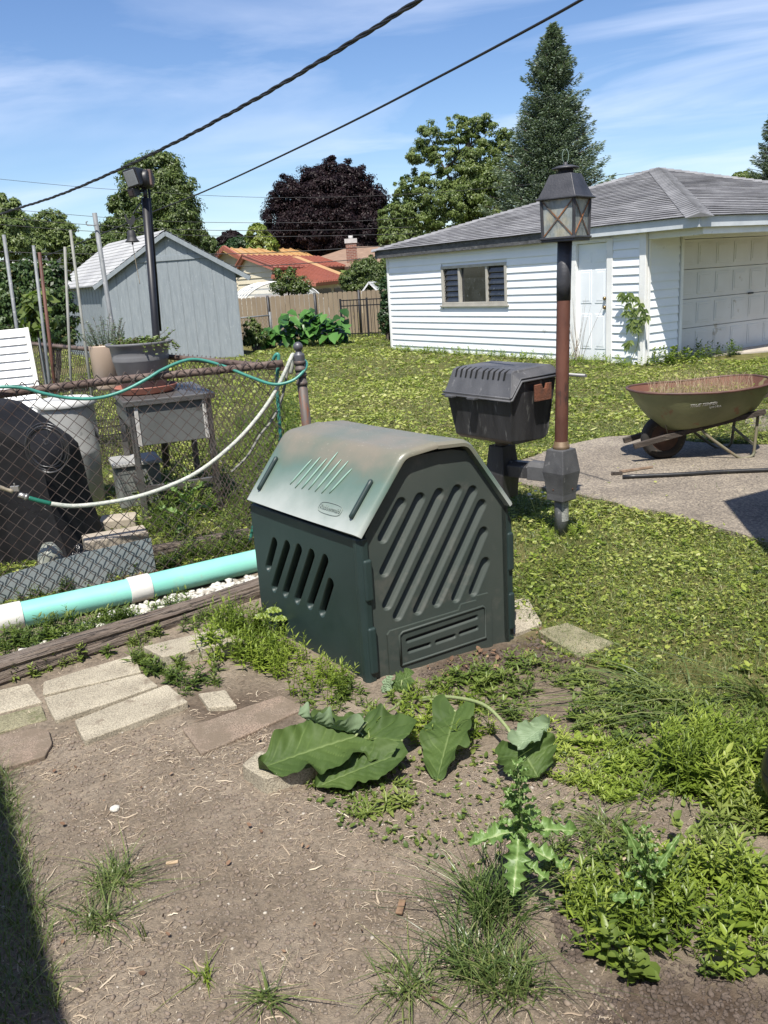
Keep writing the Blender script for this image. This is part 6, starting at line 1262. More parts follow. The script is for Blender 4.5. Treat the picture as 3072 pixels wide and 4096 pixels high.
tree('cottonwood_tree', 'tall airy green tree with gaps of sky, left of the blue spruce', 40, [(925, 300, 30, 34), (905, 335, 32, 28), (985, 285, 30, 34), (1020, 272, 28, 26), (1052, 290, 34, 40), (960, 345, 46, 30), (1030, 350, 50, 44), (890, 395, 36, 24), (940, 410, 54, 32), (870, 415, 24, 20), (1010, 420, 64, 44), (1080, 400, 40, 50), (900, 460, 44, 34), (960, 480, 60, 30), (1060, 470, 60, 40), (1085, 330, 34, 44), (870, 455, 30, 24), (980, 440, 90, 50), (1040, 400, 60, 50)], 1010, 34000, .19, GRN2, .3, clump=.24, hollow=.3, sub=30, flat=.3)
tree('broadleaf_tree', 'low yellow-green tree mass behind the right side of the purple maple', 50, [(845, 480, 26, 34), (852, 515, 34, 28), (880, 500, 30, 30)], 852, 7000, .28, GRN2)
tree('broadleaf_tree', 'yellow-green tree showing left of the purple maple', 52, [(558, 508, 24, 22), (570, 530, 30, 22)], 560, 5000, .28, YGR)
tree('broadleaf_tree', 'low dark green tree between the two small gaps over the yellow roof', 54, [(525, 525, 30, 14), (545, 530, 24, 16), (505, 535, 26, 14)], 525, 5000, .26, DKG)
tree('copper_maple', 'small distant purple tree above the yellow gable', 70, [(500, 512, 22, 14), (485, 522, 18, 12), (515, 520, 14, 14)], 498, 4500, .30, PUR)
tree('broadleaf_tree', 'distant green tree touching the right side of the tall maple', 60, [(432, 520, 26, 22), (450, 532, 22, 16)], 435, 4000, .30, GRN)
tree('broadleaf_tree', 'pale green tree cut by the left edge of the picture', 34, [(8, 450, 30, 30), (22, 490, 34, 34), (-30, 480, 40, 50), (30, 525, 36, 30)], 5, 12000, .22, GRN2, clump=.3)
tree('locust_tree', 'round light green tree second from the left edge', 42, [(105, 482, 40, 26), (80, 505, 36, 28), (130, 505, 36, 28), (150, 530, 30, 24), (100, 530, 50, 24)], 108, 12000, .22, GRN2, clump=.3, hollow=.4)
tree('broadleaf_tree', 'dark green tree low behind the garden stakes', 40, [(195, 545, 34, 24), (215, 525, 24, 22), (170, 560, 34, 20), (240, 545, 30, 24)], 200, 7000, .22, GRN)
# hedge behind the stakes
def bush(name, label, Y, blobs, n, lsz, mat, cat='bush', grp='shrubs and bushes', **kw):
    u = sum(b[0] for b in blobs)/len(blobs); b = AT(u, 650, Y); c0 = V(b[0], Y, 0); rt = thing(name, label, cat, tuple(c0), 0, grp); mb = MB()
    for bb in blobs:
        c = AT(bb[0], bb[1], Y)-c0; mb.tube(spline([V(c[0]*.3, c[1]*.3, -.05), V(c[0]*.7, c[1]*.7, c[2]*.5), c], 4), [.02*Y/12]*4+[.012*Y/12]*4+[.006*Y/12], 5)
    mb.build('stem', BARK, rt); crown(blobs, Y, n, lsz, rt, mat, c0, **kw); return rt
HED = leafmat('dark reddish green hedge', [(.018, .035, .012), (.04, .075, .02), (.07, .12, .03), (.14, .11, .05)])
bush('hedge', 'tangled dark hedge with white blossom behind the garden stakes', 15, [(-20, 640, 50, 70), (30, 640, 50, 66), (80, 655, 46, 70), (60, 600, 40, 34), (110, 630, 34, 60), (135, 670, 30, 50), (0, 600, 30, 28), (120, 590, 22, 26), (90, 705, 60, 40), (20, 705, 60, 40), (130, 715, 34, 34)], 26000, .075, HED, clump=.3, cat='hedge')
bush('fig_seedling', 'bright green broad-leaved sapling in front of the hedge', 10.5, [(80, 650, 14, 22), (88, 690, 18, 26), (72, 672, 12, 16)], 160, .16, GRN2, cat='sapling', clump=.9, sub=10)
bush('fruit_tree', 'small leafy fruit tree between the tan house and the garage', 29, [(782, 590, 34, 26), (800, 575, 22, 20), (760, 605, 26, 20), (815, 600, 30, 30), (790, 618, 40, 16), (835, 585, 18, 30)], 9000, .13, GRN, cat='tree', clump=.3)
bush('young_tree', 'small open-branched tree rising above the tan fence', 28.2, [(620, 600, 22, 12), (608, 618, 24, 14), (640, 620, 26, 14), (600, 588, 8, 10), (628, 585, 10, 10), (655, 615, 16, 18)], 1500, .14, GRN, cat='tree', clump=.4)
bush('shrub', 'loose shrub growing beside the garage corner and the picket fence', 23.5, [(835, 620, 16, 26), (838, 660, 14, 30), (830, 690, 12, 30), (845, 590, 10, 22)], 3500, .08, DKG)
bush('shrub', 'grey-green feathery shrub next to the shed', 22.5, [(545, 710, 18, 24), (558, 728, 22, 18), (538, 735, 14, 12)], 3600, .06, GRN)
# rhubarb patch
RH = leafmat('rhubarb leaves', [(.02, .06, .012), (.04, .11, .02), (.07, .17, .035), (.10, .22, .05)], trans=.2, rough=.35)
for k, (lab, bl) in enumerate((('big-leaved rhubarb clump nearest the shed', [(590, 722, 34, 18), (570, 732, 24, 12)]), ('tallest rhubarb clump with an upright leaf stalk', [(638, 715, 30, 24), (622, 690, 8, 18)]), ('rightmost rhubarb clump against the picket fence', [(700, 705, 36, 28), (675, 690, 20, 18), (725, 718, 20, 18)]))):
    u = sum(b[0] for b in bl)/len(bl); b = AT(u, 700, 23.6-.2*k); c0 = V(b[0], b[1], 0); rt = thing('rhubarb_plant', lab, 'rhubarb', tuple(c0), 0, 'rhubarb plants'); Y = 23.6-.2*k; mb = MB()
    for bb in bl: mb.tube([V(0, 0, 0), AT(bb[0], bb[1], Y)-c0], .02, 6)
    mb.build('stalk', surf('rhubarb stalk', (.2, .25, .08), rough=.5), rt); Ps = []
    for bb in bl: c = AT(bb[0], bb[1], Y)-c0; kk = Y/1836; Ps.append(c+RS.randn(max(8, int(bb[2]*1.7)), 3)*V(bb[2]*kk*.5, .25, bb[3]*kk*.5))
    P = np.concatenate(Ps); P[:, 2] = np.maximum(P[:, 2], .08); n = len(P); D = unit(np.stack([RS.randn(n), -.5-RS.rand(n), RS.uniform(-.5, .3, n)], 1)); Nn = unit(np.stack([RS.randn(n)*.3, -.3*np.ones(n), np.ones(n)], 1))
    Vv, F, T = leaves(P, D, Nn, RS.uniform(.22, .38, n), RS.uniform(.24, .36, n), RS.rand(n), LEAF8, .4); npmesh('leaf', Vv, F, RH, T, rt)['kind'] = 'stuff'
# spruces
def spruce(label, Y, ua, va, ub, vb, hw, nbr, c_off=0, mat=SPR, grp='spruce trees', lsz=.16, prof=None):
    """apex px, bottom px, half width px at the bottom"""
    b = AT(ub, vb, Y); c0 = V(b[0], Y, 0); rt = thing('spruce_tree', label, 'spruce', tuple(c0), 0, grp); top = AT(ua, va, Y)-c0; top[1] = 0; zb_ = b[2]; H = top[2]-zb_; Rm_ = hw*Y/1836
    mb = MB(); mb.tube([V(0, 0, -.2), V(top[0]*.3, 0, zb_), top], [.3, .22, .015], 8); mb.build('trunk', BARK, rt); Ps, Ds, Ns, Ts, Ls = [], [], [], [], []; mbb = MB()
    for i in range(nbr):
        f = ((i+.5)/nbr)**.85; z = top[2]-H*f; R = Rm_*(f**.82)*RS.uniform(.72, 1.08)*(1+.18*math.sin(f*26+i)); az = i*2.399+RS.rand()*.5; x0 = top[0]*(1-f*.7) if False else top[0]*(1-f)
        d = V(math.cos(az), math.sin(az)); n = int(40+R*170); t = RS.rand(n)**.65; lift = -.12 if f > .35 else .45
        cx_ = x0+d[0]*R*t; cy_ = d[1]*R*t; cz_ = z+R*(lift*t+(.22 if f > .35 else .1)*t**2.2-(.10*np.sin(t*3.1)))
        w_ = R*.20*(1-t*.75)+.06; sd = V(-d[1], d[0]); off = RS.randn(n)*w_*.8; drop = -abs(RS.randn(n))*w_*.55
        P = np.stack([cx_+sd[0]*off, cy_+sd[1]*off, cz_+drop], 1); Ps.append(P)
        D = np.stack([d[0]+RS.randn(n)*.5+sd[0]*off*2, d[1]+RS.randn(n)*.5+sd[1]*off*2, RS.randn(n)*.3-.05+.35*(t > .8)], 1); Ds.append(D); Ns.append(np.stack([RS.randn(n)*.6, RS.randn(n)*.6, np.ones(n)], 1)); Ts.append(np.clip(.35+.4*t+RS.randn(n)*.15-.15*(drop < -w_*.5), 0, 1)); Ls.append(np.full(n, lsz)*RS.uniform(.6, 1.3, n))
        ps = [V(x0, 0, z), V(x0+d[0]*R*.5, d[1]*R*.5, z+R*lift*.5), V(x0+d[0]*R*.95, d[1]*R*.95, z+R*(lift+.2)*.9)]; mbb.tube(ps, [.03, .02, .006], 4)
    mbb.build('branches', BARK, rt)['kind'] = 'stuff'
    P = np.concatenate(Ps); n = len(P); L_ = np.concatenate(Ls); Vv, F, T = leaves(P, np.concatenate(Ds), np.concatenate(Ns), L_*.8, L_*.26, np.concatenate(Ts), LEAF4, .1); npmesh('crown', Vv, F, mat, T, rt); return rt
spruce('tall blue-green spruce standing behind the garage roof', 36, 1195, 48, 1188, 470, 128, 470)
spruce('blue-green spruce cut by the right edge of the picture', 42, 1672, 235, 1680, 430, 66, 140)
spruce('small dark conifer just right of the purple maple', 60, 855, 420, 856, 520, 26, 70, mat=DKG, lsz=.22)
spruce('second small dark conifer, beside the airy green tree', 60, 880, 412, 880, 520, 24, 70, mat=DKG, lsz=.22)
tree('broadleaf_tree', 'pale treetop above the right end of the garage roof', 60, [(1605, 382, 24, 10), (1625, 390, 24, 12)], 1610, 2600, .28, GRN2)
# far tree line that closes the horizon
n = 46000; u = RS.uniform(-500, 2200, n); az = u; hgt = np.interp(u, [-500, 0, 250, 450, 560, 850, 1100, 1700, 2200], [60, 60, 50, 56, 44, 60, 110, 90, 90]); Yd = 78+RS.rand(n)*14
P = np.stack([(u-800)/1834*Yd, Yd, np.zeros(n)], 1); top = CAM_H+hgt*(.55+.75*fbm(u*.012, u*0, 3, 3, 4))*Yd/1836; P[:, 2] = RS.rand(n)**.7*top
Nn = unit(np.stack([RS.randn(n), -1-RS.rand(n), .6+RS.randn(n)*.5], 1)); D = unit(np.cross(Nn, RS.randn(n, 3)))
Vv, F, T = leaves(P, D, Nn, RS.uniform(.5, 1.0, n), RS.uniform(.35, .7, n), np.clip(.3+.5*fbm(u*.03, P[:, 2], 1, 2, 7)+RS.randn(n)*.1, 0, 1), LEAF4); o = npmesh('tree_line', Vv, F, GRN, T); tag(o, 'far mass of mixed green trees closing the horizon behind the houses', 'trees', kind='stuff')
# ------------------------------------------------------------------ lawn, weeds, litter
def zg(P): return gheight(P[:, 0], P[:, 1])
LWN = leafmat('lawn leaves', [(.08, .11, .022), (.16, .21, .036), (.25, .30, .052), (.32, .35, .08), (.39, .39, .15)], trans=.25)
DRY = leafmat('dry clippings', [(.14, .12, .05), (.24, .20, .09), (.34, .29, .15), (.42, .37, .22)], trans=.2)
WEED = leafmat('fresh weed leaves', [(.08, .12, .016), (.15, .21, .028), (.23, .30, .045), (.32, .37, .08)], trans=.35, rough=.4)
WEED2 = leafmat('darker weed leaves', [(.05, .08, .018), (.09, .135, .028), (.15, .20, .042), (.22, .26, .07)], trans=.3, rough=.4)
GRS = leafmat('grass blades', [(.055, .085, .025), (.10, .14, .04), (.16, .20, .06), (.30, .29, .13)], trans=.25, rough=.4)
def low(P, dens_keep=None): return P
# lawn: broad clover-like leaves near, smaller share of blades, all one ground cover
def keep(P, nopat=True):
    if nopat:
        q = inpoly(P[:, 0], P[:, 1], PATIO_G) ; edge = RS.rand(len(P)) < .012
        P = P[(~q) | edge]
    return P
REGL = [LAWN_G, BACK_G]
def inreg(P, polys, wob=.25):
    ox = (fbm(P[:, 0], P[:, 1], 2.2, 3, 51)-.5)*wob*3; oy = (fbm(P[:, 0], P[:, 1], 2.2, 3, 61)-.5)*wob*3; r = np.zeros(len(P), bool)
    for pl_ in polys: r |= inpoly(P[:, 0]+ox, P[:, 1]+oy, pl_)
    return r
def frustum(y0, y1, n):
    """ground points between two distances, evenly spread within the width one could see"""
    y = np.sqrt(RS.uniform(y0**2, y1**2, n)); x = RS.uniform(-.62, .58, n)*y; return np.stack([x, y], 1)
def footprint(P):
    """keep clear of the solid bases"""
    a = P-BN; M_ = np.linalg.inv(np.stack([BA, BB], 1)); st = a@M_.T; ok = ~((st[:, 0] > -.01) & (st[:, 0] < .78) & (st[:, 1] > -.01) & (st[:, 1] < .95))
    q = P-O2; aa = q@GA; dd_ = q@GD; ok &= ~((aa > .0) & (dd_ > .0) & (aa < 8) & (dd_ < 9)); ok &= ~((aa > -1.1) & (aa <= 0) & (dd_ > .95))
    q = P-V(-3.17, 21.05); ok &= ~(((q@sB) > -.05) & ((q@sB) < SW+.1) & ((q@sL) > 0) & ((q@sL) < SLEN)); ok &= P[:, 1] < 27.2
    return ok
parts = []; parts_d = []
for y0, y1, n, s0 in ((2.2, 5.0, 95000, .0145), (5.0, 8.5, 130000, .019), (8.5, 14, 110000, .028), (14, 28, 100000, .048)):
    P2 = frustum(y0, y1, n); P2 = P2[inreg(P2, REGL) & footprint(P2)]; P2 = keep(P2)
    dn = fbm(P2[:, 0], P2[:, 1], 1.6, 4, 3); P2 = P2[RS.rand(len(P2)) < (np.clip((dn-.36)*5.5, .06, 1) if y0 < 5 else np.clip((dn-.27)*3.4, .25, 1))]; n = len(P2)
    hgt = fbm(P2[:, 0], P2[:, 1], 2.5, 3, 77); P = np.stack([P2[:, 0], P2[:, 1], zg(P2)+RS.rand(n)**1.2*(.014+.13*np.clip(hgt-.38, 0, 1))*(1.5 if y0 > 8 else 1)], 1)
    D = rdir(n, .5); Nn = unit(np.stack([RS.randn(n)*.7, RS.randn(n)*.7, np.ones(n)], 1)); sz = s0*(.35+1.5*RS.rand(n)**2)
    patch = fbm(P2[:, 0], P2[:, 1], .7, 3, 21); tn = np.clip(.46+.5*(patch-.5)*1.8+RS.randn(n)*.27, 0, 1)
    nar = RS.rand(n) < .45; parts.append(leaves(P, D, Nn, sz*np.where(nar, 1.9, 1.2), sz*np.where(nar, .42, 1.0), tn, LEAF8, .1))
Vv, F, T = merge(parts); o = npmesh('lawn_weeds', Vv, F, LWN, T); tag(o, 'short mown lawn of clover, ground ivy and broad weeds', 'lawn', kind='stuff')
parts = []
for y0, y1, n, h0 in ((2.4, 5, 60000, .045), (5, 9, 110000, .05), (9, 16, 90000, .055), (16, 28, 80000, .08)):
    P2 = frustum(y0, y1, n); P2 = P2[inreg(P2, REGL) & footprint(P2)]; P2 = keep(P2); n = len(P2); P = np.stack([P2[:, 0], P2[:, 1], zg(P2)-.002], 1); a = RS.rand(n)*6.28; D = np.stack([np.cos(a), np.sin(a)], 1)
    parts.append(blades(P, D, h0*RS.uniform(.5, 1.5, n), .0028*(y0/3)**.6, RS.uniform(.2, 1.2, n), np.clip(.45+RS.randn(n)*.25, 0, 1)))
Vv, F, T = merge(parts); o = npmesh('lawn_grass', Vv, F, GRS, T); tag(o, 'fine grass blades mixed through the mown lawn', 'grass', kind='stuff')
# dry clippings on the lawn behind the bin and in the foreground strip
parts = []
for y0, y1, n, s0 in ((2.2, 5, 14000, .022), (5, 9, 30000, .03), (9, 18, 50000, .05)):
    P2 = frustum(y0, y1, n); P2 = P2[inreg(P2, [LAWN_G, CLIP_G]) & footprint(P2)]; P2 = keep(P2)
    pt2 = fbm(P2[:, 0], P2[:, 1], .8, 3, 91); P2 = P2[RS.rand(len(P2)) < np.clip((pt2-.38)*5, .12, 1)*(1 if y0 > 4 else .5)]; n = len(P2)
    P = np.stack([P2[:, 0], P2[:, 1], zg(P2)+.018+RS.rand(n)*.03], 1); D = rdir(n, .15); parts.append(leaves(P, D, unit(np.stack([RS.randn(n)*.3, RS.randn(n)*.3, np.ones(n)], 1)), s0*RS.uniform(.6, 2, n), s0*.13, np.clip(.35+RS.randn(n)*.25, 0, 1), LEAF4))
Vv, F, T = merge(parts); o = npmesh('grass_clippings', Vv, F, DRY, T); tag(o, 'yellowed dry grass clippings scattered over the lawn', 'grass clippings', kind='stuff')
# upright weeds
def weeds(name, poly, n, h0, h1, lf, mat, label, nl=14, cat='weeds', wr=.25, kind='stuff', lean=.18, stemm=None, parent=None, P2=None, spread=0.0, loc=None):
    if P2 is None: P2 = scatter(poly, n)
    P2 = P2+np.stack([fbm(P2[:, 0], P2[:, 1], 7, 3, 81)-.5, fbm(P2[:, 0], P2[:, 1], 7, 3, 82)-.5], 1)*.20*(poly is not None)
    if len(P2) > 80: P2 = P2[RS.rand(len(P2)) < np.clip((fbm(P2[:, 0], P2[:, 1], 5, 3, 71)-.30)*5, .15, 1)]
    n = len(P2); z0 = zg(P2); H = RS.uniform(h0, h1, n)*(.45+1.1*fbm(P2[:, 0], P2[:, 1], 6, 2, 5)); ln = RS.randn(n, 2)*lean; parts = []; psz = RS.uniform(.5, 1.35, n); pwr = np.where(RS.rand(n) < .22, 1.7, .8)*RS.uniform(.8, 1.2, n)
    tn = np.clip(.5+(fbm(P2[:, 0], P2[:, 1], 5, 2, 8)-.5)*1.2+RS.randn(n)*.12, 0, 1)
    for k in range(nl):
        f = (k+.7)/nl; f = f**.8; az = k*2.4+RS.rand(n)*.9; zc = z0+H*f*.96; P = np.stack([P2[:, 0]+ln[:, 0]*H*f**1.4, P2[:, 1]+ln[:, 1]*H*f**1.4, zc], 1)
        up_ = .15+.75*f**2; D = np.stack([np.cos(az), np.sin(az), np.full(n, up_)+RS.randn(n)*.12], 1); L_ = lf*psz*(1.1-.62*f**1.5)*RS.uniform(.6, 1.3, n)*np.clip(H/h1+.25, .4, 1.1)
        Nn = unit(np.stack([-np.cos(az)*.4, -np.sin(az)*.4, np.ones(n)], 1)); parts.append(leaves(P, D, Nn, L_, L_*wr*pwr, np.clip(tn+.2*(f-.5)+RS.randn(n)*.08, 0, 1), LEAF8, .25*(1-f)))
    # stems as thin crossed strips
    B_ = np.stack([P2[:, 0], P2[:, 1], z0-.01], 1); T_ = np.stack([P2[:, 0]+ln[:, 0]*H, P2[:, 1]+ln[:, 1]*H, z0+H*.97], 1)
    for ax_ in (V(.0013, 0, 0), V(0, .0013, 0)):
        vs = np.stack([B_-ax_*1.5, B_+ax_*1.5, T_+ax_*.6, T_-ax_*.6], 1).reshape(-1, 3); q = (np.arange(n)*4)[:, None]; f3 = np.concatenate([q+np.array([[0, 1, 2]]), q+np.array([[0, 2, 3]])]); parts.append((vs, f3, np.repeat(np.clip(tn, 0, 1), 4)))
    Vv, F, T = merge(parts)
    if loc is not None: Vv = Vv-np.array(loc)
    o = npmesh(name, Vv, F, mat, T, parent, loc=loc)
    if parent is None: tag(o, label, cat, kind=kind)
    return o
weeds('weed_patch', GP([(440, 1370), (520, 1345), (575, 1335), (640, 1400), (700, 1440), (765, 1500), (740, 1530), (640, 1500), (600, 1475), (520, 1450), (430, 1420)]), 460, .06, .18, .044, WEED, 'dense bright green weeds against the left side of the compost bin')
weeds('weed_patch', GP([(640, 1475), (780, 1490), (900, 1500), (980, 1520), (960, 1560), (840, 1580), (700, 1560), (620, 1540)]), 110, .03, .08, .036, WEED2, 'low cut weeds in front of the compost bin corner')
weeds('weed_patch', GP([(900, 1470), (1200, 1440), (1480, 1500), (1659, 1540), (1720, 1700), (1480, 1640), (1300, 1600), (1120, 1560), (960, 1520)]), 560, .015, .06, .045, WEED2, 'flattened pulled weeds strewn in a band right of the compost bin', lean=1.3, wr=.28)
weeds('weed_patch', GP([(1190, 1600), (1480, 1640), (1500, 1720), (1400, 1760), (1260, 1720), (1180, 1680)]), 330, .015, .06, .038, WEED, 'thin scatter of weeds over the bare soil right of the burdock', lean=1.2)
weeds('weed_patch', GP([(1400, 1640), (1560, 1590), (1720, 1560), (1760, 1800), (1640, 1830), (1560, 1760), (1470, 1720), (1390, 1690)]), 460, .05, .17, .050, WEED, 'tall fresh green weeds along the right edge of the picture')
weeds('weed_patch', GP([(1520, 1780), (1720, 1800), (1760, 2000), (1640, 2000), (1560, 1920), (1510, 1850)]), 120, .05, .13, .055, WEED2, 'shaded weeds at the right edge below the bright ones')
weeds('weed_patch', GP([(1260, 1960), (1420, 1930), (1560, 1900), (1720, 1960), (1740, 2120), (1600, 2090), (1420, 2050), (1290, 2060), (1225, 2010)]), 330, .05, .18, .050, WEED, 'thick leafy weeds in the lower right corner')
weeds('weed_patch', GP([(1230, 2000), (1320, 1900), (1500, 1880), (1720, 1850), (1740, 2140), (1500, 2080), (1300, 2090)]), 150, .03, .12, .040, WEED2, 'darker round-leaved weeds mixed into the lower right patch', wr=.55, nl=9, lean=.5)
weeds('weed_patch', GP([(1180, 1840), (1330, 1810), (1420, 1880), (1380, 1960), (1230, 1960), (1150, 1900)]), 90, .02, .07, .035, WEED2, 'small dark weeds between the thistles')
weeds('weed_patch', GP([(870, 1500), (1000, 1520), (1060, 1580), (1000, 1640), (860, 1600), (830, 1680), (740, 1650), (800, 1560)]), 120, .06, .14, .045, WEED, 'upright weeds growing up between the burdock leaves', wr=.24)
weeds('weed_patch', GP([(690, 1690), (800, 1670), (880, 1700), (860, 1750), (760, 1750)]), 60, .01, .03, .045, WEED2, 'wilted weeds lying on the soil below the burdock', lean=1.6)
weeds('weed_patch', GP([(-60, 1405), (120, 1370), (300, 1325), (420, 1300), (400, 1330), (230, 1375), (60, 1425), (-60, 1450)]), 520, .04, .13, .045, WEED2, 'weeds growing between the mint pipe and the timber', wr=.3)
weeds('weed_patch', GP([(-60, 1310), (100, 1292), (250, 1262), (400, 1235), (540, 1200), (545, 1175), (330, 1225), (-60, 1290)]), 480, .04, .14, .045, WEED2, 'weeds along the foot of the chain-link fence', wr=.3)
weeds('weed_patch', GP([(270, 1415), (330, 1400), (390, 1420), (470, 1440), (500, 1480), (420, 1500), (370, 1470), (300, 1440)]), 280, .03, .09, .04, WEED2, 'weeds filling the gaps between the pavers')
weeds('weed_patch', GP([(50, 1440), (120, 1425), (230, 1400), (380, 1345), (540, 1300), (548, 1312), (400, 1365), (240, 1412), (130, 1450), (60, 1475)]), 180, .02, .07, .035, WEED2, 'sparse weeds on the near side of the timber')
weeds('weed_patch', GP([(430, 1000), (560, 900), (640, 880), (640, 1010), (560, 1150), (470, 1190), (350, 1190), (300, 1180), (300, 1080), (420, 1060)]), 1500, .08, .30, .07, WEED2, 'rank dark weeds around the table legs behind the fence')
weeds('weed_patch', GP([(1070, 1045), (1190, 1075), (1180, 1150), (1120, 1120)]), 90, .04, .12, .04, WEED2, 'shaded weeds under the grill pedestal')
weeds('weed_patch', GP([(1160, 1140), (1260, 1130), (1270, 1165), (1190, 1175)]), 50, .03, .07, .035, WEED, 'weeds round the foot of the lamp post')
weeds('weed_patch', [tuple(O2+GA*a-GD*n) for a, n in ((-.1, .05), (7.3, .05), (7.3, .35), (-.1, .45))], 420, .05, .16, .07, WEED, 'fringe of weeds along the foot of the garage wall')
weeds('weed_patch', [tuple(O2+GD*a-GA*n) for a, n in ((-.1, .02), (1.5, .02), (2.2, .5), (-.1, .6))], 140, .08, .28, .09, WEED2, 'leafy weeds at the garage corner below the vine', wr=.55)
# broad weeds and taller tufts on the lawn
P2 = frustum(5, 20, 420); P2 = P2[inreg(P2, [LAWN_G]) & footprint(P2)]; P2 = keep(P2); weeds('lawn_weed_tufts', None, 0, .05, .11, .085, WEED, 'taller broad-leaved weed tufts standing out of the lawn', nl=9, P2=P2, wr=.42, lean=.4)
P2 = scatter(GP([(640, 1000), (1000, 1000), (1100, 1330), (1300, 1440), (1720, 1590), (1720, 1200), (1400, 1120), (1120, 1060)]), 260); weeds('lawn_weed_tufts', None, 0, .02, .05, .045, WEED, 'low broad-leaved weeds in the near lawn', nl=8, P2=P2[footprint(P2)], wr=.5, lean=.6)
# grass clumps
DGRS = leafmat('dark grass blades', [(.035, .06, .018), (.06, .10, .028), (.10, .15, .04), (.24, .26, .11)], trans=.2, rough=.35)
def clump(name, px, n, r, h0, h1, label, bend=.9, wd=.0046, mat=GRS, ctr=None, cat='grass clump', grp='grass clumps', az0=None):
    c = G(*px) if ctr is None else ctr; P2 = RS.randn(n, 2)*r; a = RS.rand(n)*6.28 if az0 is None else az0+RS.randn(n)*.5; D = np.stack([np.cos(a), np.sin(a)], 1)+P2/r*.35
    Vv, F, T = blades(np.stack([P2[:, 0], P2[:, 1], np.full(n, -.004)], 1), D, RS.uniform(h0, h1, n), wd, bend*RS.uniform(.4, 1.5, n), np.clip(.4+RS.randn(n)*.22, 0, 1), 5)
    o = npmesh(name, Vv, F, mat, T, loc=(c[0], c[1], gh(c[0], c[1]))); return tag(o, label, cat, grp)
clump('grass_clump', (1060, 1970), 220, .036, .10, .26, 'largest grass clump, left of the tall thistle stem', mat=DGRS)
clump('grass_clump', (1010, 2075), 170, .04, .06, .16, 'dark grass clump below the largest one', mat=DGRS)
clump('grass_clump', (1090, 2120), 260, .04, .05, .14, 'grass clump at the bottom edge right of centre')
clump('grass_clump', (880, 2120), 160, .035, .04, .09, 'low grass clump at the bottom, left of the dark one', 1.2)
clump('grass_clump', (245, 1905), 220, .030, .03, .09, 'flattened grass clump on the bare soil at lower left', 1.6)
clump('grass_clump', (215, 1990), 120, .03, .03, .09, 'sparse grass tuft just below the flattened clump', 1.5)
clump('grass_clump', (575, 2160), 60, .014, .04, .09, 'small tuft on the soil near the bottom centre', 1.4)
clump('grass_clump', (310, 2030), 7, .008, .06, .10, 'few single blades standing on the bare soil', .5)
clump('grass_clump', (440, 2110), 40, .012, .02, .05, 'tiny tuft on the bare soil, lower left of centre', 1.4, mat=WEED)
clump('grass_clump', (1400, 1500), 34, .07, .15, .40, 'long flattened grass blades lying in the lawn right of the bin', 2.0, .009, az0=rad(170))
clump('grass_clump', (1480, 1560), 28, .07, .15, .35, 'second bunch of long flattened blades, nearer the right edge', 2.0, .009, az0=rad(200))
clump('grass_clump', (1640, 1520), 26, .02, .2, .36, 'arching wide blades entering from the right edge', 1.6, .008, az0=rad(185))
clump('grass_clump', (1310, 1790), 110, .03, .03, .09, 'pulled grass tuft lying on the soil right of the thistle', 1.8)
P2 = scatter(GP([(-80, 1640), (20, 1660), (60, 1800), (110, 1980), (150, 2230), (-80, 2230)]), 1300); n = len(P2); a = RS.rand(n)*6.28
Vv, F, T = blades(np.stack([P2[:, 0], P2[:, 1], zg(P2)], 1), np.stack([np.cos(a), np.sin(a)], 1), RS.uniform(.03, .12, n), .003, RS.uniform(.4, 1.6, n), np.clip(.35+RS.randn(n)*.2, 0, 1), 4); tag(npmesh('shaded_grass', Vv, F, GRS, T), 'grass in the deep shade along the lower left edge', 'grass', kind='stuff')
# dry plants in the wheelbarrow
n = 900; a = RS.rand(n)*6.28; rr = RS.rand(n)**.5; lx = WLn*.53+np.cos(a)*rr*WLn*.38; ly = np.sin(a)*rr*.30; ca, sa_ = math.cos(barrow.rotation_euler[2]), math.sin(barrow.rotation_euler[2])
Pw = np.stack([wl[0]+lx*ca-ly*sa_, wl[1]+lx*sa_+ly*ca, np.full(n, .553)], 1); a = RS.rand(n)*6.28; Vv, F, T = blades(Pw, np.stack([np.cos(a), np.sin(a)], 1), RS.uniform(.05, .20, n), .0028, RS.uniform(0, .5, n), np.clip(.6+RS.randn(n)*.2, 0, 1), 3)
tag(npmesh('dry_weeds', Vv, F, leafmat('dead stalks', [(.20, .13, .08), (.33, .24, .16), (.45, .36, .26)], .1), T), 'thin dead stalks standing in the wheelbarrow', 'dead weeds', kind='stuff')
Pw2 = Pw[:330].copy(); n = len(Pw2); Vv, F, T = leaves(Pw2+RS.rand(n, 1)*V(0, 0, .035), rdir(n, .6), unit(RS.randn(n, 3)*.4+V(0, 0, 1)), .026*RS.uniform(.6, 1.4, n), .016, RS.rand(n)*.8+.2, LEAF8); tag(npmesh('barrow_weeds', Vv, F, LWN, T), 'low green weeds growing in the soil of the wheelbarrow', 'weeds', kind='stuff')
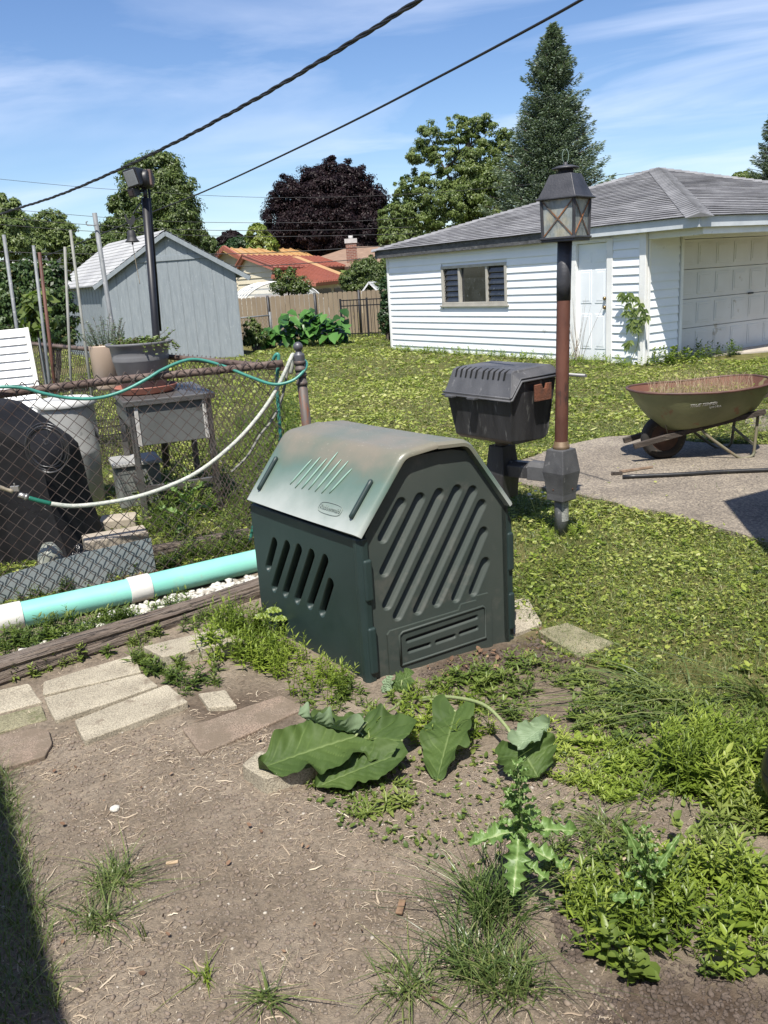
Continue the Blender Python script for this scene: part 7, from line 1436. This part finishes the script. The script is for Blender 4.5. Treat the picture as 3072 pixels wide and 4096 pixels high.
# pot plants
n = 46; rp = thing('rosemary_plant', 'upright grey-green rosemary growing in the beige pot', 'rosemary', (bp[0], BPY, bp[2]-.02)); parts = []; mb = MB(); ROS = leafmat('rosemary needles', [(.06, .10, .05), (.11, .16, .09), (.17, .23, .14)], .15)
for i in range(n):
    a = RS.rand()*6.28; r_ = RS.rand()**.5*.10; b0_ = V(r_*math.cos(a), r_*math.sin(a), -.02); ht = RS.uniform(.10, .26)*(1.25-r_*5); tp = b0_+V(math.cos(a)*.07, math.sin(a)*.07, ht)+RS.randn(3)*.015; mb.tube([b0_, tp], .0018, 4); m_ = 46; t = RS.uniform(.1, 1, m_)[:, None]; P = b0_+(tp-b0_)*t; parts.append(leaves(P, rdir(m_, .9), unit(RS.randn(m_, 3)), RS.uniform(.016, .028, m_), .0045, RS.rand(m_), LEAF4))
mb.build('stem', BARK, rp); Vv, F, T = merge(parts); npmesh('needles', Vv, F, ROS, T, rp)
rp = thing('herb_plant', 'sprawling oregano and mint spilling over the rim of the big grey planter', 'herbs', (SAU[0], SAU[1], .926+PH-.03)); parts = []; mb = MB()
for i in range(70):
    a = RS.rand()*6.28; r_ = RS.rand()**.5*.20; b0_ = V(r_*math.cos(a), r_*math.sin(a), 0); big = i < 12; tp = b0_+V(RS.randn()*.04+(.10 if big and i < 8 else 0), RS.randn()*.04, RS.uniform(.03, .07) if not big else RS.uniform(.03, .13)); mb.tube([b0_, tp], .0014, 4); m_ = 12; t = RS.uniform(.2, 1, m_)[:, None]; P = b0_+(tp-b0_)*t; parts.append(leaves(P, rdir(m_, .6), unit(RS.randn(m_, 3)*.5+V(0, 0, 1)), RS.uniform(.018, .034, m_), .018, RS.rand(m_), LEAF8, .2))
for i in range(9):
    a = rad(-70+i*14); pth = [V(.19*math.cos(a), .19*math.sin(a), .01), V(.25*math.cos(a), .25*math.sin(a), .03), V(.29*math.cos(a), .29*math.sin(a), -.03-.03*RS.rand())]; mb.tube(pth, .0014, 4)
    for q in range(14): t = RS.rand(); p = pth[0]*(1-t)**2+2*t*(1-t)*pth[1]+t*t*pth[2]; parts.append(leaves(p[None], rdir(1, .5), unit(RS.randn(1, 3)*.5+V(0, -.4, 1)), np.array([.028]), .018, RS.rand(1), LEAF8, .2))
mb.build('stem', BARK, rp); Vv, F, T = merge(parts); npmesh('leaves', Vv, F, leafmat('herb leaves', [(.09, .06, .04), (.09, .13, .03), (.14, .19, .05), (.20, .27, .08)], .3), T, rp)
# ------------------------------------------------------------------ burdock leaves and thistles
def veinmat(name, cols, vein, k=9, hx='tint'):
    m = leafmat(name, cols, trans=.22, rough=.42, spec=.5); return m
BUR = leafmat('burdock leaf green', [(.035, .062, .018), (.052, .088, .022), (.075, .118, .03), (.15, .20, .075)], trans=.15, rough=.62, spec=.22)
BURU = leafmat('burdock leaf underside', [(.16, .22, .12), (.22, .30, .18)], trans=.2, rough=.6)
def bigleaf(base, tip, width, nv, curl=.25, cup=.1, ruf=.012, fold=None, seed=0, name='leaf', mat=BUR, parent=None, c0=None, heart=True, jag=0, nu=56, nw=30, sag=0.0, th=.0016):
    base = np.array(base, float); tip = np.array(tip, float); ax_ = tip-base; L_ = np.linalg.norm(ax_); d = ax_/L_; nv = np.array(nv, float); nv = nrm(nv-d*(nv@d)); sd = np.cross(nv, d); rs = np.random.RandomState(abs(int(seed))+1); ph = rs.rand(4)*6.28; vs = []; tn = []
    for i in range(nu+1):
        t = i/nu
        if heart: w_ = width*.5*max(0, 1-t)**.58*(t+.012)**.27/.585
        else: w_ = width*.5*math.sin(math.pi*min(1, t*.96+.04))**.6*(1 if t < .97 else .4)
        if jag: w_ *= 1-.42*abs(math.sin(t*math.pi*jag))**1.5*(t < .96)
        for j in range(nw+1):
            s_ = 2*j/nw-1; x = t*L_; edge = abs(s_)**2
            y = s_*w_*(1+.05*math.sin(t*23+ph[0])+.04*math.sin(t*41+ph[1]))
            if heart and t < .12: x -= .15*L_*abs(s_)*(1-t/.12)
            z = cup*width*edge+ruf*edge*(math.sin(t*15+ph[2]+(1.7 if s_ > 0 else 0))+.5*math.sin(t*31+ph[3]))-curl*L_*(t**2)*.5-sag*L_*t*t
            vv = abs(((t*7.5+abs(s_)*2.1) % 1)-.5)*2; vein = max(0, 1-abs(s_)*nw*.5) if abs(s_) < .07 else max(0, (vv-.84)/.16)*.6; z += -.003*vein+.0022*(1-vv)+.0025*math.sin(x*210+s_*9)*math.sin(y*190+t*11)
            if fold:
                t0, am, sg = fold
                if s_*sg > t0: q = (s_*sg-t0)*w_; th_ = am*(min(1, q/(w_*.5)+.2)); y = sg*(t0*w_+q*math.cos(th_)); z += q*math.sin(th_)
            vs.append(base+d*x+sd*y+nv*z-(c0 if c0 is not None else 0)); tn.append(min(1, .33+.14*math.sin(t*5+s_*2+ph[1])+.6*vein+.1*rs.rand()))
    k = nw+1; F = [(i*k+j, (i+1)*k+j, (i+1)*k+j+1, i*k+j+1) for i in range(nu) for j in range(nw)]
    return npmesh(name, np.array(vs), np.array(F), mat, np.array(tn), parent, smooth=True)
bc = G(890, 1560); bc[2] = gh(bc[0], bc[1]); bur = thing('burdock_plant', 'big-leaved burdock sprawling on the soil with drooping dark green leaves', 'burdock', tuple(bc), 0)
def gz(u, v, z): return G(u, v, z)
UPV = V(0, -.35, .94)
bigleaf(gz(770, 1590, .10), gz(558, 1650, .085), .24, V(.15, -.30, .94), curl=.16, cup=.14, ruf=.022, fold=None, seed=1, parent=bur, c0=bc)
bigleaf(gz(765, 1582, .115), gz(640, 1562, .15), .12, V(-.1, .75, .65), curl=-.3, cup=.18, ruf=.020, seed=5, parent=bur, c0=bc, mat=BURU)
bigleaf(gz(868, 1600, .085), gz(700, 1580, .08), .25, V(-.05, -.25, .96), curl=.25, cup=.08, ruf=.024, seed=2, parent=bur, c0=bc)
bigleaf(gz(845, 1635, .08), gz(680, 1695, .02), .14, V(.1, -.35, .93), curl=.12, cup=.12, ruf=.010, seed=3, parent=bur, c0=bc)
bigleaf(gz(985, 1535, .09), gz(940, 1680, .02), .18, V(-.3, -.35, .88), curl=.10, cup=.14, ruf=.020, seed=4, parent=bur, c0=bc)
bigleaf(gz(1120, 1605, .10), gz(1165, 1680, .03), .21, V(.1, -.7, .7), curl=.12, cup=.16, ruf=.014, seed=6, parent=bur, c0=bc)
bigleaf(gz(1118, 1612, .115), gz(1185, 1560, .15), .09, V(-.25, -.4, .85), curl=.1, cup=.30, ruf=.010, seed=7, parent=bur, c0=bc, mat=BURU)
PET = surf('ribbed leaf stalk', (.19, .24, .09), (.26, .30, .14), 40, rough=.5, stretch=(3, 3, .3))
for pth, r_ in (([(880, 1500, 0), (850, 1530, .05), (800, 1555, .09), (768, 1590, .105)], .0055), ([(900, 1510, 0), (960, 1505, .08), (1040, 1520, .14), (1090, 1565, .14), (1118, 1612, .11)], .008), ([(905, 1515, 0), (940, 1512, .08), (985, 1537, .09)], .005), ([(890, 1510, 0), (890, 1560, .07), (868, 1600, .085)], .005)):
    mb = MB(); ps = spline([gz(*p)-bc for p in pth], 7); mb.tube(ps, [r_*(1-.35*i/len(ps)) for i in range(len(ps))], 8); mb.build('leaf_stalk', PET, bur)
# wilted small leaf at the bin's corner
b2 = G(845, 1480); wl2 = thing('wilted_leaf_plant', 'small wilted round-leaved plant at the near corner of the compost bin', 'plant', tuple(b2))
bigleaf(G(888, 1462, .06), G(840, 1475, .035), .10, V(-.2, -.5, .8), curl=.4, cup=-.1, ruf=.012, seed=12, parent=wl2, c0=b2); bigleaf(G(845, 1470, .06), G(818, 1490, .01), .06, V(-.3, -.6, .7), curl=.4, cup=-.1, ruf=.01, seed=13, parent=wl2, c0=b2, mat=BURU)
mb = MB(); mb.tube([G(865, 1495, 0)-b2, G(868, 1470, .055)-b2], .003, 6); mb.build('stem', PET, wl2)
THM = leafmat('thistle leaf', [(.07, .13, .035), (.11, .19, .05), (.16, .26, .075), (.36, .42, .22)], trans=.25, rough=.45)
def thistle(base_px, top_px, top_y, leaves_, label, hstem, small=30, sc_=1.0):
    b = G(*base_px); b[2] = gh(b[0], b[1]); tp = AT(top_px[0], top_px[1], b[1]+top_y); rt = thing('thistle', label, 'thistle', tuple(b), 0, 'thistles'); tpl_ = tp-b
    mb = MB(); st = spline([V(0, 0, -.01), tpl_*.5+V(.006, 0, 0), tpl_], 10); mb.tube(st, [.0055*sc_*(1-.6*i/len(st)) for i in range(len(st))], 8); mb.build('stem', PET, rt)
    for f, (u, v, dy, wd, nvx, cr) in leaves_:
        p0 = b+tpl_*f; p1 = AT(u, v, b[1]+tpl_[1]*f+dy); bigleaf(p0, p1, wd, (nvx, -.25, .9), curl=cr, cup=.16, ruf=.010, seed=int(u), parent=rt, c0=b, mat=THM, heart=False, jag=7, nu=56, nw=8)
    for i in range(small):
        f = .5+.5*(i+.5)/small; p0 = b+tpl_*f; a = i*2.4; L_ = (.075*(1.25-f)+.012)*sc_; d = V(math.cos(a), math.sin(a), .45+.5*(f-.5)); bigleaf(p0, p0+nrm(d)*L_, L_*.42, (0, 0, 1) if abs(d[2]) < .9 else (1, 0, 0), curl=.25, cup=.2, ruf=.004, seed=i, parent=rt, c0=b, mat=THM, heart=False, jag=4, nu=20, nw=4)
    return rt
thistle((1128, 1955), (1118, 1650), .02, [(.56, (1108, 1938, -.10, .070, .0, .05)), (.55, (1012, 1812, -.02, .06, -.3, .35)), (.55, (1252, 1785, .03, .055, .3, .25)), (.45, (1236, 1870, -.04, .055, .3, .25)), (.44, (1060, 1770, .10, .04, -.2, .3)), (.60, (1170, 1745, .05, .04, .2, .3)), (.66, (1090, 1700, .04, .04, -.2, .3)), (.34, (1190, 1900, -.06, .04, .2, .35))], 'tall prickly thistle with a long bright leaf hanging at its front', .3)
thistle((1412, 2010), (1392, 1790), .02, [(.55, (1345, 1770, .02, .03, -.3, .1)), (.5, (1470, 1800, .02, .028, .3, .1)), (.30, (1320, 1930, -.02, .04, -.2, .3)), (.40, (1350, 1880, .03, .03, -.2, .3))], 'smaller thistle near the lower right corner', .2, 22, .8)
# vine on the garage wall
vb_ = V(O2[0], O2[1], 0)+gw(.25, .06, 0); vine = thing('vine', 'green creeper climbing the garage wall beside the side door', 'vine', tuple(vb_)); mb = MB()
def vw(u, v, n=.06): s_, z = HIT(u, v, O2-GD*n, GA); p = O2+GA*s_-GD*n; return V(p[0], p[1], z)-vb_
mb.tube(spline([V(0, 0, 0), vw(1378, 740), vw(1375, 690), vw(1365, 650), vw(1355, 630)], 6), .006, 6); mb.tube(spline([vw(1375, 690), vw(1350, 650), vw(1330, 645)], 5), .004, 5); mb.build('stem', PET, vine)
P = []; D = []
for u, v in ((1362, 632), (1350, 640), (1375, 640), (1385, 655), (1358, 655), (1392, 668), (1372, 670), (1355, 672), (1384, 690), (1368, 690), (1398, 680), (1362, 700), (1376, 706), (1362, 735), (1355, 742), (1345, 632)):
    c = vw(u, v, .12); a0 = RS.rand()*6
    for k in range(5): t = a0*0+rad(-150+k*30+RS.randn()*8); P.append(c); D.append(GA.tolist() and np.array([*(GA*-math.cos(t)), math.sin(t)])-np.array([*(GD*.25), 0]))
P = np.array(P); D = np.array(D); n = len(P); Vv, F, T = leaves(P, D, np.tile(np.array([*(-GD), .5]), (n, 1)), RS.uniform(.11, .17, n), .065, RS.uniform(.2, .9, n), LEAF8, .15); npmesh('leaf_cluster', Vv, F, GRN2, T, vine)
# bare twigs and grape-like weed at the garage corner
tw = V(O2[0], O2[1], 0)+gw(1.3, .2, 0); tg = thing('bare_shrub', 'leafless twiggy shrub in front of the side door of the garage', 'twigs', tuple(tw))
for i in range(13):
    h = RS.uniform(.5, 1.25); x = RS.randn()*.25; mb = MB(); q = GA*x; mb.tube(spline([V(RS.randn()*.1, RS.randn()*.05, 0), V(q[0]*.5, q[1]*.5, h*.5), V(q[0], q[1], h)], 5), [.005-.004*k/10 for k in range(11)], 4); mb.build('twig', surf('dry twig', (.22, .17, .12), rough=.8), tg)
# lone lobed weed behind the fence
thistle((400, 1180), (402, 1010), .0, [(.4, (345, 1090, -.05, .07, -.3, .3)), (.45, (455, 1085, -.03, .07, .3, .3)), (.6, (360, 1040, -.04, .06, -.3, .3)), (.62, (440, 1035, -.04, .06, .3, .3)), (.3, (380, 1150, -.08, .07, -.1, .3))], 'leafy green weed growing behind the fence between the table legs', .5, 16, 1.3)
# fleabane by the lamp
fb_ = G(1165, 1130); flb = thing('fleabane', 'small white-flowered weed beside the arm of the grill', 'wildflower', tuple(fb_))
FLW = surf('white petals', (.8, .8, .76), rough=.6)
for i in range(8):
    tp = V(RS.randn()*.035-.02, RS.randn()*.03, RS.uniform(.16, .24)); mb = MB(); mb.tube(spline([V(0, 0, 0), tp*.6+V(0, .01, 0), tp], 4), .0014, 4); mb.build('stem', PET, flb); mb = MB(); mb.lathe([(0, .004), (.011, .003), (.012, 0), (0, -.002)], tp, 10); mb.build('flower', FLW, flb)
# maple seedling by the bin
ms_ = G(590, 1345); sd_ = thing('maple_seedling', 'maple seedling with broad pale leaves at the left foot of the bin', 'seedling', tuple(ms_)); mb = MB(); mb.tube([V(0, 0, 0), V(.0, 0, .13)], .002, 5); mb.build('stem', PET, sd_)
for i, (u, v, z) in enumerate(((565, 1325, .13), (602, 1330, .11), (590, 1312, .15))):
    c = G(u, v, z)-ms_
    for a in (-70, -35, 0, 35, 70): t = rad(a-90); bigleaf(c+ms_, c+ms_+V(math.cos(t)*.045, math.sin(t)*.03, -.02), .022, (0, -.4, .9), curl=.1, cup=.05, ruf=.002, seed=i*5+a, parent=sd_, c0=ms_, mat=WEED, heart=False, nu=10, nw=4)
# ------------------------------------------------------------------ litter on the soil
CLOD0 = surf('soil coloured clods', (.20, .16, .125), (.14, .11, .085), 60, rough=1)
STRAW = leafmat('straw and rootlets', [(.15, .11, .075), (.27, .21, .15), (.39, .32, .235), (.54, .47, .36)], .0, rough=.85)
def debris(name, poly, n, l0, l1, w0, mat, label, cat, zoff=.002, curlz=.3):
    P2 = scatter(poly, n*2); P2 = P2[RS.rand(len(P2)) < np.clip((fbm(P2[:, 0], P2[:, 1], 3.5, 3, 41)-.36)*3.2, .08, 1)][:n]; n = len(P2); a = RS.rand(n)*6.28; L_ = l0+(l1-l0)*RS.rand(n)**2.2; seg = 5; cur = RS.randn(n)*.55; Vs = []; zz_ = zg(P2)+zoff
    x = P2[:, 0].copy(); y = P2[:, 1].copy(); ang = a.copy(); pts = []
    for k in range(seg+1): pts.append(np.stack([x, y, gheight(x, y)+zoff+.004*np.sin(k/seg*3.14)*RS.rand(n)], 1)); x = x+np.cos(ang)*L_/seg; y = y+np.sin(ang)*L_/seg; ang = ang+cur/seg+RS.randn(n)*.15
    rr = w0*RS.uniform(.5, 1.5, n)
    for k in range(seg+1):
        t = pts[min(k+1, seg)]-pts[max(k-1, 0)]; s_ = unit(np.stack([-t[:, 1], t[:, 0], t[:, 0]*0], 1)); w_ = (rr*(1-.6*abs(k/seg-.4)))[:, None]; up_ = V(0, 0, 1)
        Vs += [pts[k]-s_*w_, pts[k]+up_*w_*1.3, pts[k]+s_*w_]
    Vv = np.stack(Vs, 1); k3 = 3; F = []
    for k in range(seg):
        for (i, j) in ((0, 1), (1, 2)): F.append((k*3+i, k*3+j, (k+1)*3+j, (k+1)*3+i))
    F = np.array(F); Ff = F[None]+(np.arange(n)*Vv.shape[1])[:, None, None]; o = npmesh(name, Vv.reshape(-1, 3), Ff.reshape(-1, 4), mat, np.repeat(np.clip(.45+RS.randn(n)*.25, 0, 1), Vv.shape[1])); return tag(o, label, cat, kind='stuff')
SOILP = GP([(-60, 1600), (300, 1560), (520, 1560), (900, 1640), (1200, 1620), (1500, 1700), (1560, 1900), (1300, 2100), (1400, 2230), (-60, 2230)])
stones('soil_clods', SOILP, 5200, .002, .0085, CLOD0, 'small clods and crumbs over the bare soil', 'soil clods', flat=.6)
debris('straw', SOILP, 7500, .006, .040, .0007, STRAW, 'fine straw and rootlets scattered over the bare soil', 'straw')
debris('twigs', SOILP, 200, .02, .07, .0018, STRAW, 'small pale twigs scattered over the bare soil', 'twigs', .003)
debris('twigs', GP([(-60, 1480), (430, 1370), (620, 1480), (560, 1620), (-60, 1700)]), 700, .008, .05, .0011, STRAW, 'straw and twigs between the pavers', 'twigs', .003)
debris('dead_roots', GP([(1330, 1860), (1450, 1850), (1520, 1930), (1400, 1930)]), 40, .10, .25, .0035, STRAW, 'bundle of dry roots on the soil near the smaller thistle', 'dead roots', .006)
DL = leafmat('brown dead leaves', [(.07, .04, .025), (.13, .075, .045), (.20, .12, .075), (.28, .19, .12)], .1, rough=.8)
def litter(name, poly, n, s0, s1, mat, label, cat, zo=.006):
    P2 = scatter(poly, n); n = len(P2); P = np.stack([P2[:, 0], P2[:, 1], zg(P2)+zo+RS.rand(n)*.008], 1); sz = RS.uniform(s0, s1, n); Vv, F, T = leaves(P, rdir(n, .35), unit(RS.randn(n, 3)*.5+V(0, 0, 1)), sz, sz*.75, RS.rand(n), LEAF8, -.2); return tag(npmesh(name, Vv, F, mat, T), label, cat, kind='stuff')
litter('dead_leaves', GP([(900, 1450), (1100, 1390), (1180, 1350), (1290, 1420), (1180, 1450), (960, 1490)]), 110, .010, .032, DL, 'brown dead leaves and bark on the soil mound beside the bin', 'dead leaves')
litter('dead_leaves', GP([(130, 1300), (330, 1240), (400, 1225), (330, 1262), (140, 1320)]), 60, .03, .07, DL, 'brown oak leaves caught behind the mint pipe', 'dead leaves', .02)
litter('dead_leaves', SOILP, 70, .008, .02, DL, 'few small brown leaf scraps on the bare soil', 'dead leaves')
litter('leaf_scraps', GP([(700, 1640), (1200, 1620), (1500, 1720), (1450, 1900), (1200, 1980), (1000, 1900), (760, 1800), (650, 1720)]), 900, .008, .028, WEED2, 'cut green leaf scraps lying on the soil', 'leaf scraps', .003)
CLOD = surf('dark soil clods', (.13, .10, .08), (.07, .052, .04), 40, rough=1, bump=.8, bscale=150)
stones('soil_clods', GP([(900, 1455), (1080, 1400), (1200, 1350), (1300, 1420), (1150, 1450), (960, 1490)]), 900, .003, .012, CLOD, 'loose dark clods on the mound beside the compost bin', 'soil clods')
stones('soil_clods', GP([(1190, 1950), (1290, 1930), (1310, 2060), (1220, 2080)]), 420, .003, .010, CLOD, 'loose clods round the dug hole near the lower right weeds', 'soil clods')
stones('soil_clods', GP([(1290, 2130), (1420, 2070), (1640, 2095), (1700, 2230), (1250, 2230)]), 900, .002, .008, CLOD, 'dark damp clods in the lower right corner', 'soil clods')
stones('soil_crumbs', SOILP, 9000, .0012, .0042, surf('dry soil crumbs', (.22, .185, .15), (.14, .112, .09), 60, rough=1), 'dry soil crumbs over the bare ground', 'soil crumbs')
stones('pebbles', SOILP, 260, .002, .006, surf('pale pebbles', (.42, .38, .32), (.30, .27, .23), 60, rough=.9), 'small pale pebbles in the bare soil', 'pebbles')
def rock(px, r, label, mat=WST, cat='stone'):
    c = G(*px); ph = (1+5**.5)/2; bm = bmesh.new(); bmesh.ops.create_icosphere(bm, subdivisions=2, radius=r)
    for v_ in bm.verts: v_.co *= 1+.35*(fbm(np.array([v_.co.x/r]), np.array([v_.co.y/r+v_.co.z/r]), 1.5, 2, 9)[0]-.5); v_.co.z *= .6
    me = bpy.data.meshes.new('stone'); bm.to_mesh(me); bm.free(); me.materials.append(mat); o = bpy.data.objects.new('stone', me); COL.objects.link(o); o.location = (c[0], c[1], gh(c[0], c[1])+r*.3); return tag(o, label, cat)
rock((248, 1748), .017, 'single white stone lying on the bare soil at lower left')
mb = MB(); c = G(866, 1963); mb.bar(V(-.006, -.024, .005), V(.006, .024, .007), .019, .007); single('wood_scrap', surf('red brown wood chip', (.22, .14, .085), (.14, .085, .05), 30, rough=.9, stretch=(3, 1, 1)), mb, 'reddish wood chip lying on the soil left of the grass clump', 'wood scrap', loc=tuple(c), bevel=.002)
mb = MB(); c = G(372, 1866); mb.bar(V(-.018, 0, .004), V(.018, .004, .004), .014, .006); single('wood_scrap', surf('pale wood chip', (.42, .31, .20), (.33, .24, .15), 30, rough=.9), mb, 'small pale wood chip on the bare soil, right of the flattened grass clump', 'wood scrap', loc=tuple(c), bevel=.002)
# ------------------------------------------------------------------ unseen house, and a block added to shade the patio (outside the frame)
hw = thing('house', 'yellow brick house wall just outside the left of the picture', 'house', (-1.66, 1.60, 0)); hd = nrm(V(.49, -.87)); hn = V(hd[1], -hd[0])
mb = MB(); pl_ = [V(0, 0)-hd*2.2, V(0, 0)+hd*4.0, V(0, 0)+hd*4.0+hn*5, V(0, 0)-hd*2.2+hn*5]
hx = np.array([.44, 0.]); hoff = .155/.98*0
sun_s = -SUN_D/math.tan(SUN_EL); e0 = V(-1.48, 2.81)-sun_s*2.6-V(-1.66, 1.60); ew = nrm(V(-.82, 1.63)-V(-1.48, 2.81)); en = V(ew[1], -ew[0])
en = en if en[0] < 0 else -en
mb.prism([tuple(e0-ew*0.0), tuple(e0+ew*6), tuple(e0+ew*6+en*6), tuple(e0+en*6-ew*0)], lambda a, b, d: V(a, b, d), -.1, 2.6); mb.build('wall', BRK, hw)
h2 = V(2.36, 5.69)-sun_s*3.2; h2t = thing('house', 'unseen brick block added beyond the right edge to shade the patio', 'house', (h2[0], h2[1], 0)); e1 = nrm(V(.42, .23)); e2 = nrm(V(.16, -.34)); mb = MB(); mb.prism([(0, 0), tuple(e1*4), tuple(e1*4+e2*5), tuple(e2*5)], lambda a, b, d: V(a, b, d), -.1, 3.2); mb.build('wall', BRK, h2t)  # unseen box added and shaped to throw the triangular shadow on the patio
kc = G(1738, 1800); kt = thing('kettle_grill', 'dark rounded kettle just entering the picture at the right edge', 'kettle', (kc[0], kc[1], 0)); mb = MB(); mb.lathe([(0, .06), (.05, .06), (.10, .09), (.125, .15), (.128, .20), (.12, .205), (0, .21)], n=32); mb.build('bowl', surf('black enamel', (.012, .012, .014), rough=.3), kt)
mb = MB(); mb.lathe([(.128, .205), (.115, .26), (.07, .30), (0, .31)], n=32); mb.build('lid', surf('black enamel', (.012, .012, .014)), kt)
for a in (20, 140, 260): mb = MB(); mb.tube([V(.08*math.cos(rad(a)), .08*math.sin(rad(a)), .10), V(.13*math.cos(rad(a)), .13*math.sin(rad(a)), 0)], .008, 8); mb.build('leg', BLKP, kt)
